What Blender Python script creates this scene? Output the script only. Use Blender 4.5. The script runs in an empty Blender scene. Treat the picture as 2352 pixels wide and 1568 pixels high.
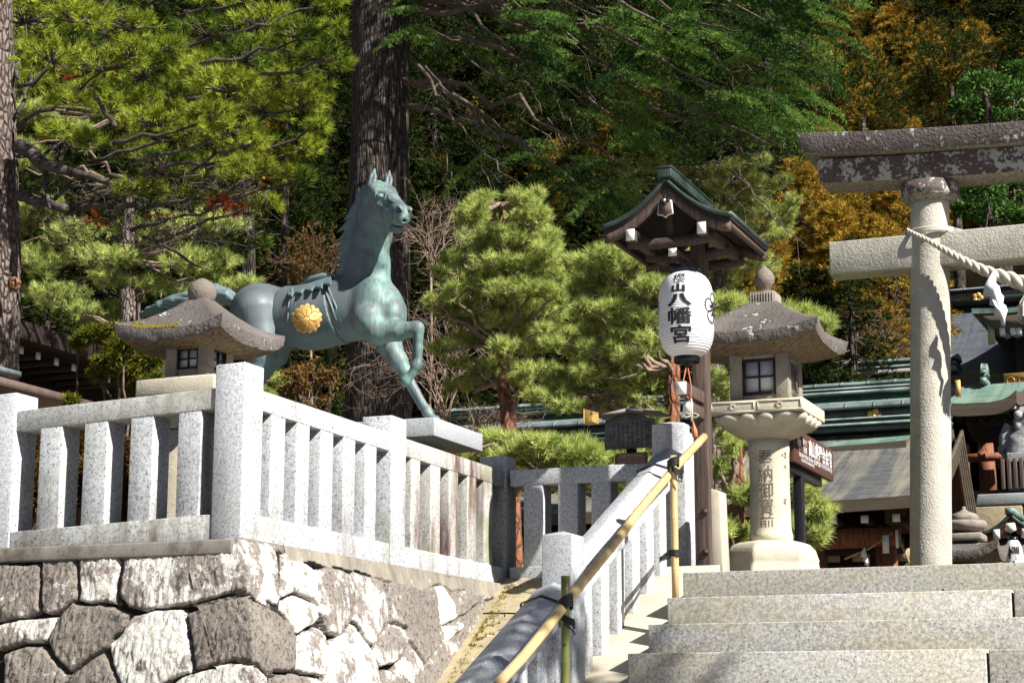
import bpy, bmesh, math, random
import numpy as np
from mathutils import Vector, Matrix

SC = bpy.context.scene
# ------------------------------------------------------------------ camera
FPX, PITCH, ROLL, YAW = 4347.3, 0.1993, 0.00078, 0.3883      # in pixels of a 2352 px wide frame / radians
cam_d = bpy.data.cameras.new('camera')
cam = bpy.data.objects.new('camera', cam_d)
SC.collection.objects.link(cam)
SC.camera = cam
cam_d.lens = 36.0 * FPX / 2352.0
cam_d.sensor_width = 36.0
cam_d.clip_start = 0.1
cam_d.clip_end = 2000
_F = np.array([-math.sin(YAW) * math.cos(PITCH), math.cos(YAW) * math.cos(PITCH), math.sin(PITCH)])
_R = np.array([math.cos(YAW), math.sin(YAW), 0.0])
_U = np.cross(_R, _F)
_R2 = _R * math.cos(ROLL) + _U * math.sin(ROLL)
_U2 = -_R * math.sin(ROLL) + _U * math.cos(ROLL)
cam.matrix_world = Matrix(((_R2[0], _U2[0], -_F[0], 0), (_R2[1], _U2[1], -_F[1], 0), (_R2[2], _U2[2], -_F[2], 0), (0, 0, 0, 1)))

# ------------------------------------------------------------------ sun, sky, exposure
SUN_AZ, SUN_EL = math.radians(20), math.radians(40)          # sun stands to the right (+X) and 20 degrees to the front (-Y)
sdir = Vector((math.cos(SUN_AZ) * math.cos(SUN_EL), -math.sin(SUN_AZ) * math.cos(SUN_EL), math.sin(SUN_EL)))
sun_d = bpy.data.lights.new('sun', 'SUN')
sun_d.energy = 5.0
sun_d.angle = math.radians(0.53)
sun_d.color = (1.0, 0.965, 0.905)
sun = bpy.data.objects.new('sun', sun_d)
SC.collection.objects.link(sun)
sun.rotation_euler = (-sdir).to_track_quat('-Z', 'Y').to_euler()
world = bpy.data.worlds.new("World")
SC.world = world
world.use_nodes = True
_nt = world.node_tree
_nt.nodes.clear()
_sky = _nt.nodes.new('ShaderNodeTexSky')
_sky.sky_type = 'NISHITA'
_sky.sun_disc = False
_sky.sun_elevation = SUN_EL
_sky.air_density = 0.35
_sky.dust_density = 0.3
_sky.sun_rotation = math.atan2(sdir.x, sdir.y)
_bg = _nt.nodes.new('ShaderNodeBackground')
_bg.inputs[1].default_value = 0.05
_ow = _nt.nodes.new('ShaderNodeOutputWorld')
_nt.links.new(_sky.outputs[0], _bg.inputs[0])
_nt.links.new(_bg.outputs[0], _ow.inputs[0])
SC.view_settings.view_transform = 'Standard'
SC.view_settings.look = 'None'
SC.view_settings.exposure = 0.86
SC.view_settings.gamma = 1.0
SC.render.engine = 'CYCLES'
SC.cycles.max_bounces = 6
SC.cycles.diffuse_bounces = 1
SC.cycles.transmission_bounces = 3
SC.cycles.transparent_max_bounces = 4

# ------------------------------------------------------------------ measuring helpers (place, not picture: each gives a real 3-D point)
def ray(px, py):
    return _F + _R2 * (px - 1176) / FPX - _U2 * (py - 784) / FPX
def atX(px, py, X):
    d = ray(px, py); return d * X / d[0]
def atY(px, py, Y):
    d = ray(px, py); return d * Y / d[1]
def atZ(px, py, Z):
    d = ray(px, py); return d * Z / d[2]

rng = np.random.default_rng(7)

# ------------------------------------------------------------------ numpy value noise
_perm = np.random.default_rng(3).random((64, 64, 64)).astype(np.float32)
def vnoise(p):
    p = np.asarray(p, dtype=np.float64)
    i = np.floor(p).astype(np.int64); f = p - i; f = f * f * (3 - 2 * f)
    i0 = i & 63; i1 = (i + 1) & 63
    x0, y0, z0 = i0[..., 0], i0[..., 1], i0[..., 2]; x1, y1, z1 = i1[..., 0], i1[..., 1], i1[..., 2]
    fx, fy, fz = f[..., 0], f[..., 1], f[..., 2]
    L = lambda a, b, t: a + (b - a) * t
    return L(L(L(_perm[x0, y0, z0], _perm[x1, y0, z0], fx), L(_perm[x0, y1, z0], _perm[x1, y1, z0], fx), fy),
             L(L(_perm[x0, y0, z1], _perm[x1, y0, z1], fx), L(_perm[x0, y1, z1], _perm[x1, y1, z1], fx), fy), fz)
def fbm(p, scale=1.0, octv=4, gain=0.5):
    p = np.asarray(p) * scale + 17.3; s = 0; a = 1.0; t = 0
    for _ in range(octv):
        s = s + a * vnoise(p); t += a; a *= gain; p = p * 2.03 + 5.1
    return s / t - 0.5

# ------------------------------------------------------------------ mesh builder
class MB:
    def __init__(s):
        s.v = []; s.f = []; s.n = 0; s.a = []
    def add(s, V, F, att=0.5):
        V = np.asarray(V, dtype=np.float64).reshape(-1, 3)
        s.v.append(V)
        if isinstance(F, np.ndarray):
            s.f.append(F + s.n)
        else:
            s.f.extend([np.array([[i + s.n for i in q]]) for q in F])
        s.a.append(np.full(len(V), att) if np.isscalar(att) else np.asarray(att, dtype=np.float64))
        s.n += len(V)
        return s
    def box(s, x0, x1, y0, y1, z0, z1):
        V = [(x0, y0, z0), (x1, y0, z0), (x1, y1, z0), (x0, y1, z0), (x0, y0, z1), (x1, y0, z1), (x1, y1, z1), (x0, y1, z1)]
        return s.add(V, np.array([[0, 3, 2, 1], [4, 5, 6, 7], [0, 1, 5, 4], [1, 2, 6, 5], [2, 3, 7, 6], [3, 0, 4, 7]]))
    def hexa(s, V):      # eight corners in the order of box()
        return s.add(V, np.array([[0, 3, 2, 1], [4, 5, 6, 7], [0, 1, 5, 4], [1, 2, 6, 5], [2, 3, 7, 6], [3, 0, 4, 7]]))
    def prism(s, pts, d):  # planar polygon (list of 3-D points) extruded by vector d
        P = np.asarray(pts, float); n = len(P); Q = P + np.asarray(d, float)
        nr = np.cross(P[1] - P[0], P[2] - P[1])
        F = [list(range(n)), list(range(2 * n - 1, n - 1, -1))] + [[i, i + n, (i + 1) % n + n, (i + 1) % n] for i in range(n)]
        return s.add(np.vstack([P, Q]), F)
    def loft(s, rings, cap=True, closed=True, att=0.5):
        R = np.asarray(rings, float); m, n = R.shape[:2]
        idx = np.arange(m * n).reshape(m, n)
        if closed:
            nx = np.roll(idx, -1, axis=1)
            q = np.stack([idx[:-1], nx[:-1], nx[1:], idx[1:]], -1).reshape(-1, 4)
        else:
            q = np.stack([idx[:-1, :-1], idx[:-1, 1:], idx[1:, 1:], idx[1:, :-1]], -1).reshape(-1, 4)
        n0 = s.n
        s.add(R.reshape(-1, 3), q, att if np.isscalar(att) else np.asarray(att).reshape(-1))
        if cap and closed:
            s.f.append(np.array([list(range(n0 + n - 1, n0 - 1, -1))])); s.f.append(np.array([list(range(n0 + (m - 1) * n, n0 + m * n))]))
        return s
    def grid(s, P, att=0.5):
        return s.loft(P, cap=False, closed=False, att=att)
    def lathe(s, prof, c, n=24, sq=0.0, rot=0.0):   # prof: list of (r, z); sq > 0 squares it
        a = np.arange(n) / n * 2 * math.pi + rot
        R = []
        for r, z in prof:
            R.append(np.stack([c[0] + r * np.cos(a), c[1] + r * np.sin(a), np.full(n, c[2] + z)], -1))
        return s.loft(R)
    def poly(s, prof, c, n=4, rot=math.pi / 4):
        return s.lathe(prof, c, n=n, rot=rot)
    def tube(s, pts, rad, n=8, cap=True, att=0.5):
        P = np.asarray(pts, float); m = len(P); rad = np.broadcast_to(np.asarray(rad, float), (m,))
        T = np.gradient(P, axis=0); T /= np.linalg.norm(T, axis=1)[:, None] + 1e-9
        up = np.array([0, 0, 1.0]) if abs(T[0][2]) < 0.9 else np.array([1.0, 0, 0])
        u = np.cross(up, T[0]); u /= np.linalg.norm(u); R = []
        a = np.arange(n) / n * 2 * math.pi
        for i in range(m):
            u = u - T[i] * (u @ T[i]); u /= np.linalg.norm(u) + 1e-9; w = np.cross(T[i], u)
            R.append(P[i] + rad[i] * (np.cos(a)[:, None] * u + np.sin(a)[:, None] * w))
        return s.loft(R, cap=cap, att=att)
    def ball(s, c, r, n=12, m=8):
        rr = np.broadcast_to(np.asarray(r, float), (3,)); R = []
        for k in range(m + 1):
            th = math.pi * (k / m); sr = max(math.sin(th), 1e-3)
            a = np.arange(n) / n * 2 * math.pi
            R.append(np.stack([c[0] + rr[0] * sr * np.cos(a), c[1] + rr[1] * sr * np.sin(a), np.full(n, c[2] - rr[2] * math.cos(th))], -1))
        return s.loft(R)
    def arrays(s):
        return np.vstack(s.v), s.f, np.concatenate(s.a)
    def mesh(s, name, m, base=(0, 0, 0), smooth=False, attr=False):
        V, FL, A = s.arrays()
        V = V - np.asarray(base, float)
        me = bpy.data.meshes.new(name)
        sizes = np.concatenate([np.full(len(f), f.shape[1]) for f in FL])
        loops = np.concatenate([f.reshape(-1) for f in FL])
        me.vertices.add(len(V)); me.vertices.foreach_set('co', V.astype(np.float32).reshape(-1))
        me.loops.add(len(loops)); me.loops.foreach_set('vertex_index', loops.astype(np.int32))
        me.polygons.add(len(sizes))
        st = np.concatenate([[0], np.cumsum(sizes)[:-1]])
        me.polygons.foreach_set('loop_start', st.astype(np.int32))
        me.polygons.foreach_set('loop_total', sizes.astype(np.int32))
        me.update(calc_edges=True)
        if smooth:
            me.polygons.foreach_set('use_smooth', np.ones(len(sizes), bool))
        if attr:
            at = me.attributes.new('tint', 'FLOAT', 'POINT'); at.data.foreach_set('value', A.astype(np.float32))
        me.materials.append(m)
        return me

def link(name, me, parent=None, base=(0, 0, 0)):
    o = bpy.data.objects.new(name, me)
    SC.collection.objects.link(o)
    if parent is not None:
        o.parent = parent
    else:
        o.location = base
    return o
def tag(o, label=None, cat=None, group=None, kind=None):
    if label: o['label'] = label
    if cat: o['category'] = cat
    if group: o['group'] = group
    if kind: o['kind'] = kind
    return o
WB = {}
def wb(o): return WB.get(o.name, (0, 0, 0))
def thing(name, label, cat, base, group=None):
    o = bpy.data.objects.new(name, None); SC.collection.objects.link(o)
    o.location = base; o.empty_display_size = 0.1
    WB[o.name] = tuple(base)
    return tag(o, label, cat, group)
def part(name, mb, m, par, smooth=False, bevel=0, attr=False, label=None, seg=2):
    b = wb(par)
    o = link(name, mb.mesh(name, m, b, smooth, attr), par)
    WB[o.name] = b
    if label: o['label'] = label
    if bevel: bev(o, bevel, seg)
    return o
def single(name, mb, m, base, label, cat, group=None, smooth=False, bevel=0, attr=False, kind=None):
    o = link(name, mb.mesh(name, m, base, smooth, attr), None, base)
    WB[o.name] = tuple(base)
    if bevel: bev(o, bevel)
    return tag(o, label, cat, group, kind)
def struct(name, mb, m, smooth=False, bevel=0, attr=False, label=None):
    o = link(name, mb.mesh(name, m, (0, 0, 0), smooth, attr)); o['kind'] = 'structure'
    if label: o['label'] = label
    if bevel: bev(o, bevel)
    return o
def bev(o, w, seg=2):
    md = o.modifiers.new('bevel', 'BEVEL'); md.width = w; md.segments = seg; md.limit_method = 'ANGLE'; md.angle_limit = 0.6
def recalc(o):
    bm = bmesh.new(); bm.from_mesh(o.data); bmesh.ops.recalc_face_normals(bm, faces=bm.faces); bm.to_mesh(o.data); bm.free()
    return o
def copy_thing(o, loc, label=None):
    c = o.copy(); SC.collection.objects.link(c); c.location = loc
    if label: c['label'] = label
    for ch in list(o.children):
        d = ch.copy(); SC.collection.objects.link(d); d.parent = c
        for g in list(ch.children):
            e = g.copy(); SC.collection.objects.link(e); e.parent = d
    return c

# ------------------------------------------------------------------ text as mesh
def text_mb(s, size=1.0, offset=0.0, spacing=1.0, sub=0, maxlen=None):
    """returns (verts Nx3 in the XY plane, centred), faces"""
    cu = bpy.data.curves.new('writing', 'FONT'); cu.body = s; cu.size = size; cu.offset = offset
    cu.align_x = 'CENTER'; cu.align_y = 'CENTER'; cu.space_character = spacing; cu.resolution_u = 3
    o = bpy.data.objects.new('writing', cu); SC.collection.objects.link(o)
    dg = bpy.context.evaluated_depsgraph_get()
    me = bpy.data.meshes.new_from_object(o.evaluated_get(dg))
    bm = bmesh.new(); bm.from_mesh(me)
    if maxlen:
        bmesh.ops.triangulate(bm, faces=bm.faces)
        for _ in range(5):
            es = [e for e in bm.edges if e.calc_length() > maxlen]
            if not es: break
            bmesh.ops.subdivide_edges(bm, edges=es, cuts=1)
            bmesh.ops.triangulate(bm, faces=[f for f in bm.faces if len(f.verts) > 3])
    bm.verts.ensure_lookup_table()
    V = np.array([v.co[:] for v in bm.verts]).reshape(-1, 3); F = [[v.index for v in f.verts] for f in bm.faces]
    bm.free(); bpy.data.objects.remove(o); bpy.data.curves.remove(cu); bpy.data.meshes.remove(me)
    if len(V):
        c = (V.min(0) + V.max(0)) / 2; V = V - c
    return V, F

# ================================================================== MATERIALS
class NT:
    def __init__(s, name):
        s.m = bpy.data.materials.new(name); s.m.use_nodes = True; s.t = s.m.node_tree
        s.b = s.t.nodes['Principled BSDF']; s.out = s.t.nodes['Material Output']
        s.tc = s.t.nodes.new('ShaderNodeTexCoord')
        s.co = s.tc.outputs['Object']
    def n(s, kind, inp=None, **at):
        nd = s.t.nodes.new(kind)
        for k, v in at.items(): setattr(nd, k, v)
        for k, v in (inp or {}).items():
            if hasattr(v, 'node'): s.t.links.new(v, nd.inputs[k])
            else: nd.inputs[k].default_value = v
        return nd
    def map(s, scale=(1, 1, 1), rot=(0, 0, 0), co=None):
        return s.n('ShaderNodeMapping', {'Vector': co or s.co, 'Scale': scale, 'Rotation': rot}).outputs[0]
    def noise(s, scale, detail=4, rough=0.55, co=None, dist=0.0):
        return s.n('ShaderNodeTexNoise', {'Vector': co or s.co, 'Scale': scale, 'Detail': detail, 'Roughness': rough, 'Distortion': dist}).outputs[0]
    def vor(s, scale, co=None, feat='F1', out=0, rand=1.0):
        return s.n('ShaderNodeTexVoronoi', {'Vector': co or s.co, 'Scale': scale, 'Randomness': rand}, feature=feat).outputs[out]
    def ramp(s, fac, a, b, lo=0.0, hi=1.0):
        return s.n('ShaderNodeMapRange', {'Value': fac, 'From Min': a, 'From Max': b, 'To Min': lo, 'To Max': hi}).outputs[0]
    def mix(s, fac, a, b, mode='MIX'):
        nd = s.t.nodes.new('ShaderNodeMix'); nd.data_type = 'RGBA'; nd.blend_type = mode
        for i, v in ((0, fac), (6, a), (7, b)):
            if hasattr(v, 'node'): s.t.links.new(v, nd.inputs[i])
            else: nd.inputs[i].default_value = v if not isinstance(v, tuple) else (v if len(v) == 4 else v + (1,))
        return nd.outputs[2]
    def math(s, op, a, b=0.0, c=None):
        d = {0: a, 1: b}
        if c is not None: d[2] = c
        return s.n('ShaderNodeMath', d, operation=op).outputs[0]
    def attr(s, name='tint'):
        return s.n('ShaderNodeAttribute', attribute_name=name).outputs['Fac']
    def sep(s, co=None):
        return s.n('ShaderNodeSeparateXYZ', {0: co or s.co}).outputs
    def geo(s): return s.n('ShaderNodeNewGeometry').outputs
    def bump(s, h, strength=0.3, dist=0.01, prev=None):
        d = {'Height': h, 'Strength': strength, 'Distance': dist}
        if prev is not None: d['Normal'] = prev
        return s.n('ShaderNodeBump', d).outputs[0]
    def fin(s, col, rough=0.6, normal=None, metal=0.0, spec=0.5):
        for k, v in (('Base Color', col), ('Roughness', rough), ('Normal', normal), ('Metallic', metal), ('Specular IOR Level', spec)):
            if v is None: continue
            if hasattr(v, 'node'): s.t.links.new(v, s.b.inputs[k])
            else: s.b.inputs[k].default_value = v if not isinstance(v, tuple) else (v if len(v) == 4 else v + (1,))
        return s.m

def granite(name, light=(0.72, 0.74, 0.77), mid=(0.46, 0.48, 0.51), dark=(0.06, 0.065, 0.075), stain=0.5, fine=1.0, staincol=(0.16, 0.12, 0.10), rough_dark=0.5):
    t = NT(name)
    w = t.geo()[0]
    a = t.noise(48 * fine, 5, 0.8, w); b = t.noise(85 * fine, 4, 0.85, w); c = t.vor(150 * fine, w)
    col = t.mix(t.ramp(a, 0.46, 0.60), light, mid)
    col = t.mix(t.ramp(b, 0.56, 0.60), col, dark)
    col = t.mix(t.ramp(b, 0.36, 0.30), col, (0.75, 0.74, 0.70))
    big = t.noise(1.7, 5, 0.6, w); st = t.noise(1.0, 6, 0.65, t.map((7, 7, 1.2), co=w))
    col = t.mix(t.math('MULTIPLY', t.ramp(big, 0.35, 0.8), 0.25), col, (0.42, 0.40, 0.32))
    if stain:
        f = t.math('MULTIPLY', t.math('MULTIPLY', t.ramp(st, 0.44, 0.66), t.ramp(t.noise(1.1, 3, 0.5, w), 0.44, 0.60)), stain)
        col = t.mix(f, col, staincol)
        col = t.mix(t.math('MULTIPLY', t.ramp(t.noise(2.3, 5, 0.6, w), 0.56, 0.72), stain * 0.6), col, (0.30, 0.32, 0.18))
    nb = t.bump(b, 0.25, 0.003)
    nb = t.bump(t.noise(9, 4, 0.6, w), 0.15, 0.004, nb)
    return t.fin(col, 0.72, nb)
M = {}
M['granite'] = granite('granite', stain=0.65)
M['granite_rail'] = granite('stained_granite', light=(0.62, 0.63, 0.61), mid=(0.40, 0.40, 0.38), stain=1.0, staincol=(0.15, 0.125, 0.10))
M['granite_old'] = granite('granite_old', light=(0.60, 0.59, 0.55), mid=(0.42, 0.41, 0.37), stain=1.6, staincol=(0.15, 0.085, 0.072))
M['granite_slab'] = granite('granite_slab', light=(0.50, 0.52, 0.55), mid=(0.32, 0.34, 0.36), stain=0.15, fine=1.7)
def stepstone():
    t = NT('step_granite'); w = t.geo()[0]
    a = t.noise(50, 5, 0.8, w); b = t.noise(95, 4, 0.85, w); g = t.noise(1.0, 6, 0.62, t.map((1.1, 1.1, 5.5), co=w))
    col = t.mix(t.ramp(a, 0.42, 0.58), (0.70, 0.69, 0.65), (0.42, 0.41, 0.38))
    col = t.mix(t.ramp(b, 0.545, 0.60), col, (0.12, 0.11, 0.10))
    col = t.mix(t.ramp(g, 0.40, 0.60, 0, 0.70), col, t.mix(t.ramp(a, 0.42, 0.6), (0.62, 0.56, 0.42), (0.30, 0.265, 0.19)))
    col = t.mix(t.ramp(t.noise(3.1, 5, 0.6, w), 0.60, 0.72, 0, 0.4), col, (0.46, 0.35, 0.20))
    col = t.mix(t.ramp(t.noise(0.8, 5, 0.6, w), 0.56, 0.7, 0, 0.35), col, (0.38, 0.46, 0.38))
    return t.fin(col, 0.82, t.bump(a, 0.5, 0.004))
M['step'] = stepstone()
def roughstone(name, c1, c2, c3, pit=55, bd=0.006, lichen=0.0, bs=0.8, dark=0.35, under=None):
    t = NT(name); w = t.geo()[0]
    a = t.noise(3.5, 6, 0.65, w); b = t.noise(38, 4, 0.7, w); v = t.noise(pit, 2, 0.5, w, 0.6)
    col = t.mix(t.ramp(a, 0.35, 0.68), c1, c2)
    col = t.mix(t.ramp(b, 0.62, 0.74), col, c3)
    col = t.mix(t.math('MULTIPLY', t.ramp(t.noise(7, 5, 0.7, w), 0.5, 0.72), dark), col, c3)
    if abs(lichen) > 0.001:
        l = t.ramp(t.math('ADD', t.noise(7, 6, 0.75, w), t.math('MULTIPLY', t.math('SUBTRACT', t.noise(33, 3, 0.6, w), 0.5), 0.55)), 0.62 - 0.1 * lichen, 0.65 - 0.1 * lichen)
        col = t.mix(t.math('MULTIPLY', l, 0.85), col, (0.55, 0.55, 0.50))
    if under:
        col = t.mix(t.ramp(t.sep(t.geo()[3])[2], -0.45, -0.75), col, t.mix(t.ramp(b, 0.4, 0.7), under, c3))
    return t.fin(col, 0.88, t.bump(b, 0.4, 0.003, t.bump(v, bs, bd)))
M['torii'] = roughstone('weathered_granite', (0.62, 0.58, 0.49), (0.47, 0.44, 0.37), (0.18, 0.15, 0.125), pit=62, bd=0.007, bs=1.0, dark=0.2)
M['torii_top'] = roughstone('blackened_granite', (0.115, 0.092, 0.085), (0.17, 0.145, 0.13), (0.04, 0.034, 0.032), pit=42, bd=0.012, lichen=0.25, bs=1.0, under=(0.46, 0.42, 0.33))
M['torii_mid'] = roughstone('mottled_granite', (0.11, 0.075, 0.07), (0.15, 0.12, 0.11), (0.05, 0.035, 0.035), pit=42, bd=0.01, lichen=0.95, bs=1.0, under=(0.46, 0.42, 0.33))
M['lantern'] = roughstone('lantern_stone', (0.68, 0.61, 0.46), (0.52, 0.47, 0.36), (0.24, 0.20, 0.15), pit=70, bd=0.004, dark=0.25, bs=0.5)
M['lantern_grey'] = roughstone('grey_lantern_stone', (0.36, 0.32, 0.26), (0.22, 0.19, 0.16), (0.10, 0.08, 0.07), pit=60, bd=0.005, dark=0.6, bs=0.6)
M['lantern_roof'] = roughstone('lantern_roof_stone', (0.105, 0.088, 0.08), (0.19, 0.168, 0.15), (0.03, 0.026, 0.024), pit=45, dark=0.85, bd=0.014, lichen=-0.25, bs=0.7, under=(0.26, 0.19, 0.11))
M['roof_edge'] = roughstone('lantern_eave_stone', (0.17, 0.14, 0.115), (0.25, 0.21, 0.17), (0.05, 0.04, 0.035), pit=45, bd=0.008, lichen=0.0001, bs=0.8)
M['curb'] = roughstone('cream_curb_stone', (0.62, 0.55, 0.42), (0.48, 0.43, 0.34), (0.3, 0.26, 0.19), pit=50, bd=0.003, bs=0.3, dark=0.1)
def wallstone():
    t = NT('wall_stone'); w = t.geo()[0]; ti = t.attr('tint')
    a = t.noise(3.5, 6, 0.7, w); b = t.noise(45, 5, 0.8, w); s = t.noise(1, 5, 0.75, t.map((20, 20, 6), co=w))
    col = t.mix(t.ramp(a, 0.3, 0.7), (0.17, 0.145, 0.13), (0.31, 0.27, 0.215))
    col = t.mix(t.ramp(ti, 0.2, 0.9), col, (0.31, 0.27, 0.245))
    col = t.mix(t.ramp(b, 0.52, 0.60), col, (0.06, 0.052, 0.047))
    col = t.mix(t.ramp(s, 0.60, 0.70, 0, 0.55), col, (0.06, 0.052, 0.048))
    ln = t.math('ADD', t.noise(5.5, 8, 0.72, w), t.math('MULTIPLY', t.math('SUBTRACT', ti, 0.5), 0.40))
    ln = t.math('ADD', ln, t.math('MULTIPLY', t.math('SUBTRACT', b, 0.5), 0.32))
    ln = t.math('SUBTRACT', ln, t.math('MULTIPLY', t.math('SUBTRACT', s, 0.5), 0.25))
    col = t.mix(t.ramp(ln, 0.555, 0.58), col, t.mix(t.ramp(b, 0.42, 0.60), (0.80, 0.79, 0.73), (0.50, 0.47, 0.41)))
    col = t.mix(t.ramp(t.noise(2.6, 5, 0.7, w), 0.60, 0.74, 0, 0.5), col, (0.36, 0.28, 0.11))
    col = t.mix(t.ramp(ti, 0.04, 0.0), col, (0.02, 0.017, 0.013))
    nb = t.bump(t.ramp(s, 0.35, 0.65), 0.5, 0.012, t.bump(b, 0.8, 0.008))
    return t.fin(col, 0.92, nb)
M['wall'] = wallstone()
def mortar():
    t = NT('mortar'); w = t.geo()[0]; a = t.noise(1, 5, 0.65, t.map((9, 9, 3), co=w)); b = t.noise(35, 4, 0.7, w)
    col = t.mix(t.ramp(a, 0.35, 0.65), (0.36, 0.32, 0.25), (0.19, 0.17, 0.145))
    col = t.mix(t.ramp(b, 0.6, 0.75), col, (0.10, 0.085, 0.065))
    col = t.mix(t.ramp(t.noise(6, 6, 0.7, w), 0.62, 0.66), col, (0.58, 0.56, 0.48))
    return t.fin(col, 0.9, t.bump(b, 0.5, 0.005, t.bump(a, 0.5, 0.01)))
M['mortar'] = mortar()
M['cap'] = roughstone('mossy_concrete', (0.24, 0.22, 0.19), (0.15, 0.135, 0.115), (0.07, 0.05, 0.035), pit=50, bd=.004, bs=.4, dark=.9)
def paving():
    t = NT('ramp_paving'); w = t.geo()[0]; a = t.noise(3.2, 6, 0.7, w); b = t.noise(45, 3, 0.7, w); l = t.noise(13, 4, 0.55, w)
    col = t.mix(t.ramp(a, 0.38, 0.66), (0.46, 0.39, 0.235), (0.27, 0.215, 0.15))
    col = t.mix(t.ramp(b, 0.58, 0.74), col, (0.17, 0.14, 0.09))
    col = t.mix(t.ramp(t.noise(2.1, 4, 0.6, w), 0.54, 0.68, 0, 0.7), col, (0.47, 0.42, 0.16))
    col = t.mix(t.ramp(l, 0.665, 0.685), col, (0.74, 0.72, 0.64))
    return t.fin(col, 0.9, t.bump(b, 0.4, 0.004, t.bump(a, 0.4, 0.012)))
M['ramp'] = paving()
def bronze(name, teal=0.5, light=0.0):
    t = NT(name); w = t.geo()[0]; z = t.sep(t.geo()[1])[2]
    st = t.noise(1, 5, 0.65, t.map((45, 45, 2.4), co=w)); a = t.noise(2.6, 5, 0.6, w); b = t.noise(7, 5, 0.65, w)
    col = t.mix(t.ramp(a, 0.36, 0.64), (0.175, 0.187, 0.198), (0.115, 0.135, 0.14))
    dn = t.ramp(z, 0.25, -0.35)
    teal_f = t.math('MULTIPLY', t.ramp(st, 0.42, 0.62), t.math('ADD', t.math('MULTIPLY', dn, 0.75), teal * 0.2))
    col = t.mix(teal_f, col, (0.07, 0.19, 0.19))
    col = t.mix(t.math('MULTIPLY', t.ramp(st, 0.60, 0.72), t.math('ADD', dn, 0.1)), col, (0.03, 0.075, 0.085))
    sx, sy, sz = t.sep(w)[0], t.sep(w)[1], t.sep(w)[2]
    ch = t.math('MULTIPLY', t.ramp(sx, -5.95, -5.65), t.math('MULTIPLY', t.ramp(st, 0.34, 0.55), t.ramp(b, 0.40, 0.56)))
    col = t.mix(t.math('MULTIPLY', ch, 0.6), col, (0.24, 0.44, 0.37))
    col = t.mix(t.math('MULTIPLY', t.ramp(b, 0.66, 0.78), 0.4), col, (0.26, 0.44, 0.39))
    if light: col = t.mix(light, col, (0.20, 0.33, 0.33))
    nb = t.bump(st, 0.35, 0.006, t.bump(b, 0.1, 0.01))
    return t.fin(col, t.ramp(b, 0.3, 0.7, 0.5, 0.65), nb, 0.15, 0.5)
M['bronze'] = bronze('patinated_bronze')
M['bronze_light'] = bronze('pale_patinated_bronze', 0.8, 0.35)
def simple(name, col, rough=0.6, metal=0.0, var=0.25, sc=12, st=None, bs=0.2, bd=0.004, dark=None, spec=0.5):
    t = NT(name)
    a = t.noise(sc, 5, 0.65, t.map(st) if st else None)
    dk = dark or tuple(c * (1 - var * 1.6) for c in col); lt = tuple(min(1, c * (1 + var)) for c in col)
    c = t.mix(t.ramp(a, 0.32, 0.68), dk, lt)
    return t.fin(c, rough, t.bump(a, bs, bd), metal, spec)
M['gold'] = simple('gilded_metal', (0.66, 0.42, 0.13), 0.5, 0.25, 0.15, 14, spec=0.6)
M['gold_dark'] = simple('tarnished_gilding', (0.30, 0.14, 0.03), 0.5, 0.3)
M['wood'] = simple('weathered_wood', (0.105, 0.07, 0.055), 0.75, 0, 0.4, 1.0, (60, 60, 3), 0.5, 0.004)
M['wood_x'] = simple('weathered_wood_beam', (0.06, 0.04, 0.032), 0.75, 0, 0.4, 1.0, (50, 3, 50), 0.5, 0.004)
M['wood_red'] = simple('reddish_wood', (0.26, 0.095, 0.045), 0.7, 0, 0.35, 1.0, (30, 30, 5), 0.4, 0.004)
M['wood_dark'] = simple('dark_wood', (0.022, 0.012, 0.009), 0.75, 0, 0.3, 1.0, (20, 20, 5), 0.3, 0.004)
M['wood_grey'] = simple('silvered_wood', (0.30, 0.27, 0.25), 0.85, 0, 0.35, 1.0, (12, 60, 60), 0.5, 0.003)
M['white'] = simple('white_paint', (0.78, 0.77, 0.74), 0.7, 0, 0.06)
M['pane'] = simple('paper_pane', (0.55, 0.58, 0.64), 0.35, 0, 0.05, 5)
M['ink'] = simple('black_ink', (0.012, 0.012, 0.014), 0.6, 0, 0.2)
M['lacquer'] = simple('black_lacquer', (0.008, 0.009, 0.013), 0.18, 0, 0.2)
M['black_metal'] = simple('black_metal', (0.012, 0.013, 0.018), 0.35, 0, 0.2)
M['sign_brown'] = simple('brown_sign_panel', (0.105, 0.042, 0.03), 0.45, 0, 0.1)
M['plaque'] = simple('copper_brown_plaque', (0.30, 0.10, 0.035), 0.5, 0, 0.12)
M['sign_white'] = simple('white_lettering', (0.8, 0.8, 0.78), 0.6, 0, 0.03)
M['rope'] = simple('white_rope', (0.66, 0.60, 0.50), 0.85, 0, 0.12, 1, (90, 90, 90))
M['straw'] = simple('straw', (0.5, 0.33, 0.12), 0.9)
M['pinkcord'] = simple('faded_red_cord', (0.55, 0.16, 0.11), 0.85, 0, 0.2, 40)
M['copper'] = simple('green_copper', (0.04, 0.062, 0.052), 0.5, 0.15, 0.45, 6, (1, 1, 1))
M['iron'] = simple('rusty_iron', (0.06, 0.04, 0.03), 0.6, 0.4)
def paper():
    t = NT('white_paper'); z = t.sep()[2]
    w = t.math('SINE', t.math('MULTIPLY', z, 2 * math.pi / 0.0155))
    col = t.mix(t.ramp(w, -1, 1), (0.74, 0.74, 0.74), (0.80, 0.80, 0.80))
    m = t.fin(col, 0.55, t.bump(w, 0.35, 0.004))
    t.b.inputs['Subsurface Weight'].default_value = 0.0
    return m
M['paper'] = paper()
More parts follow.
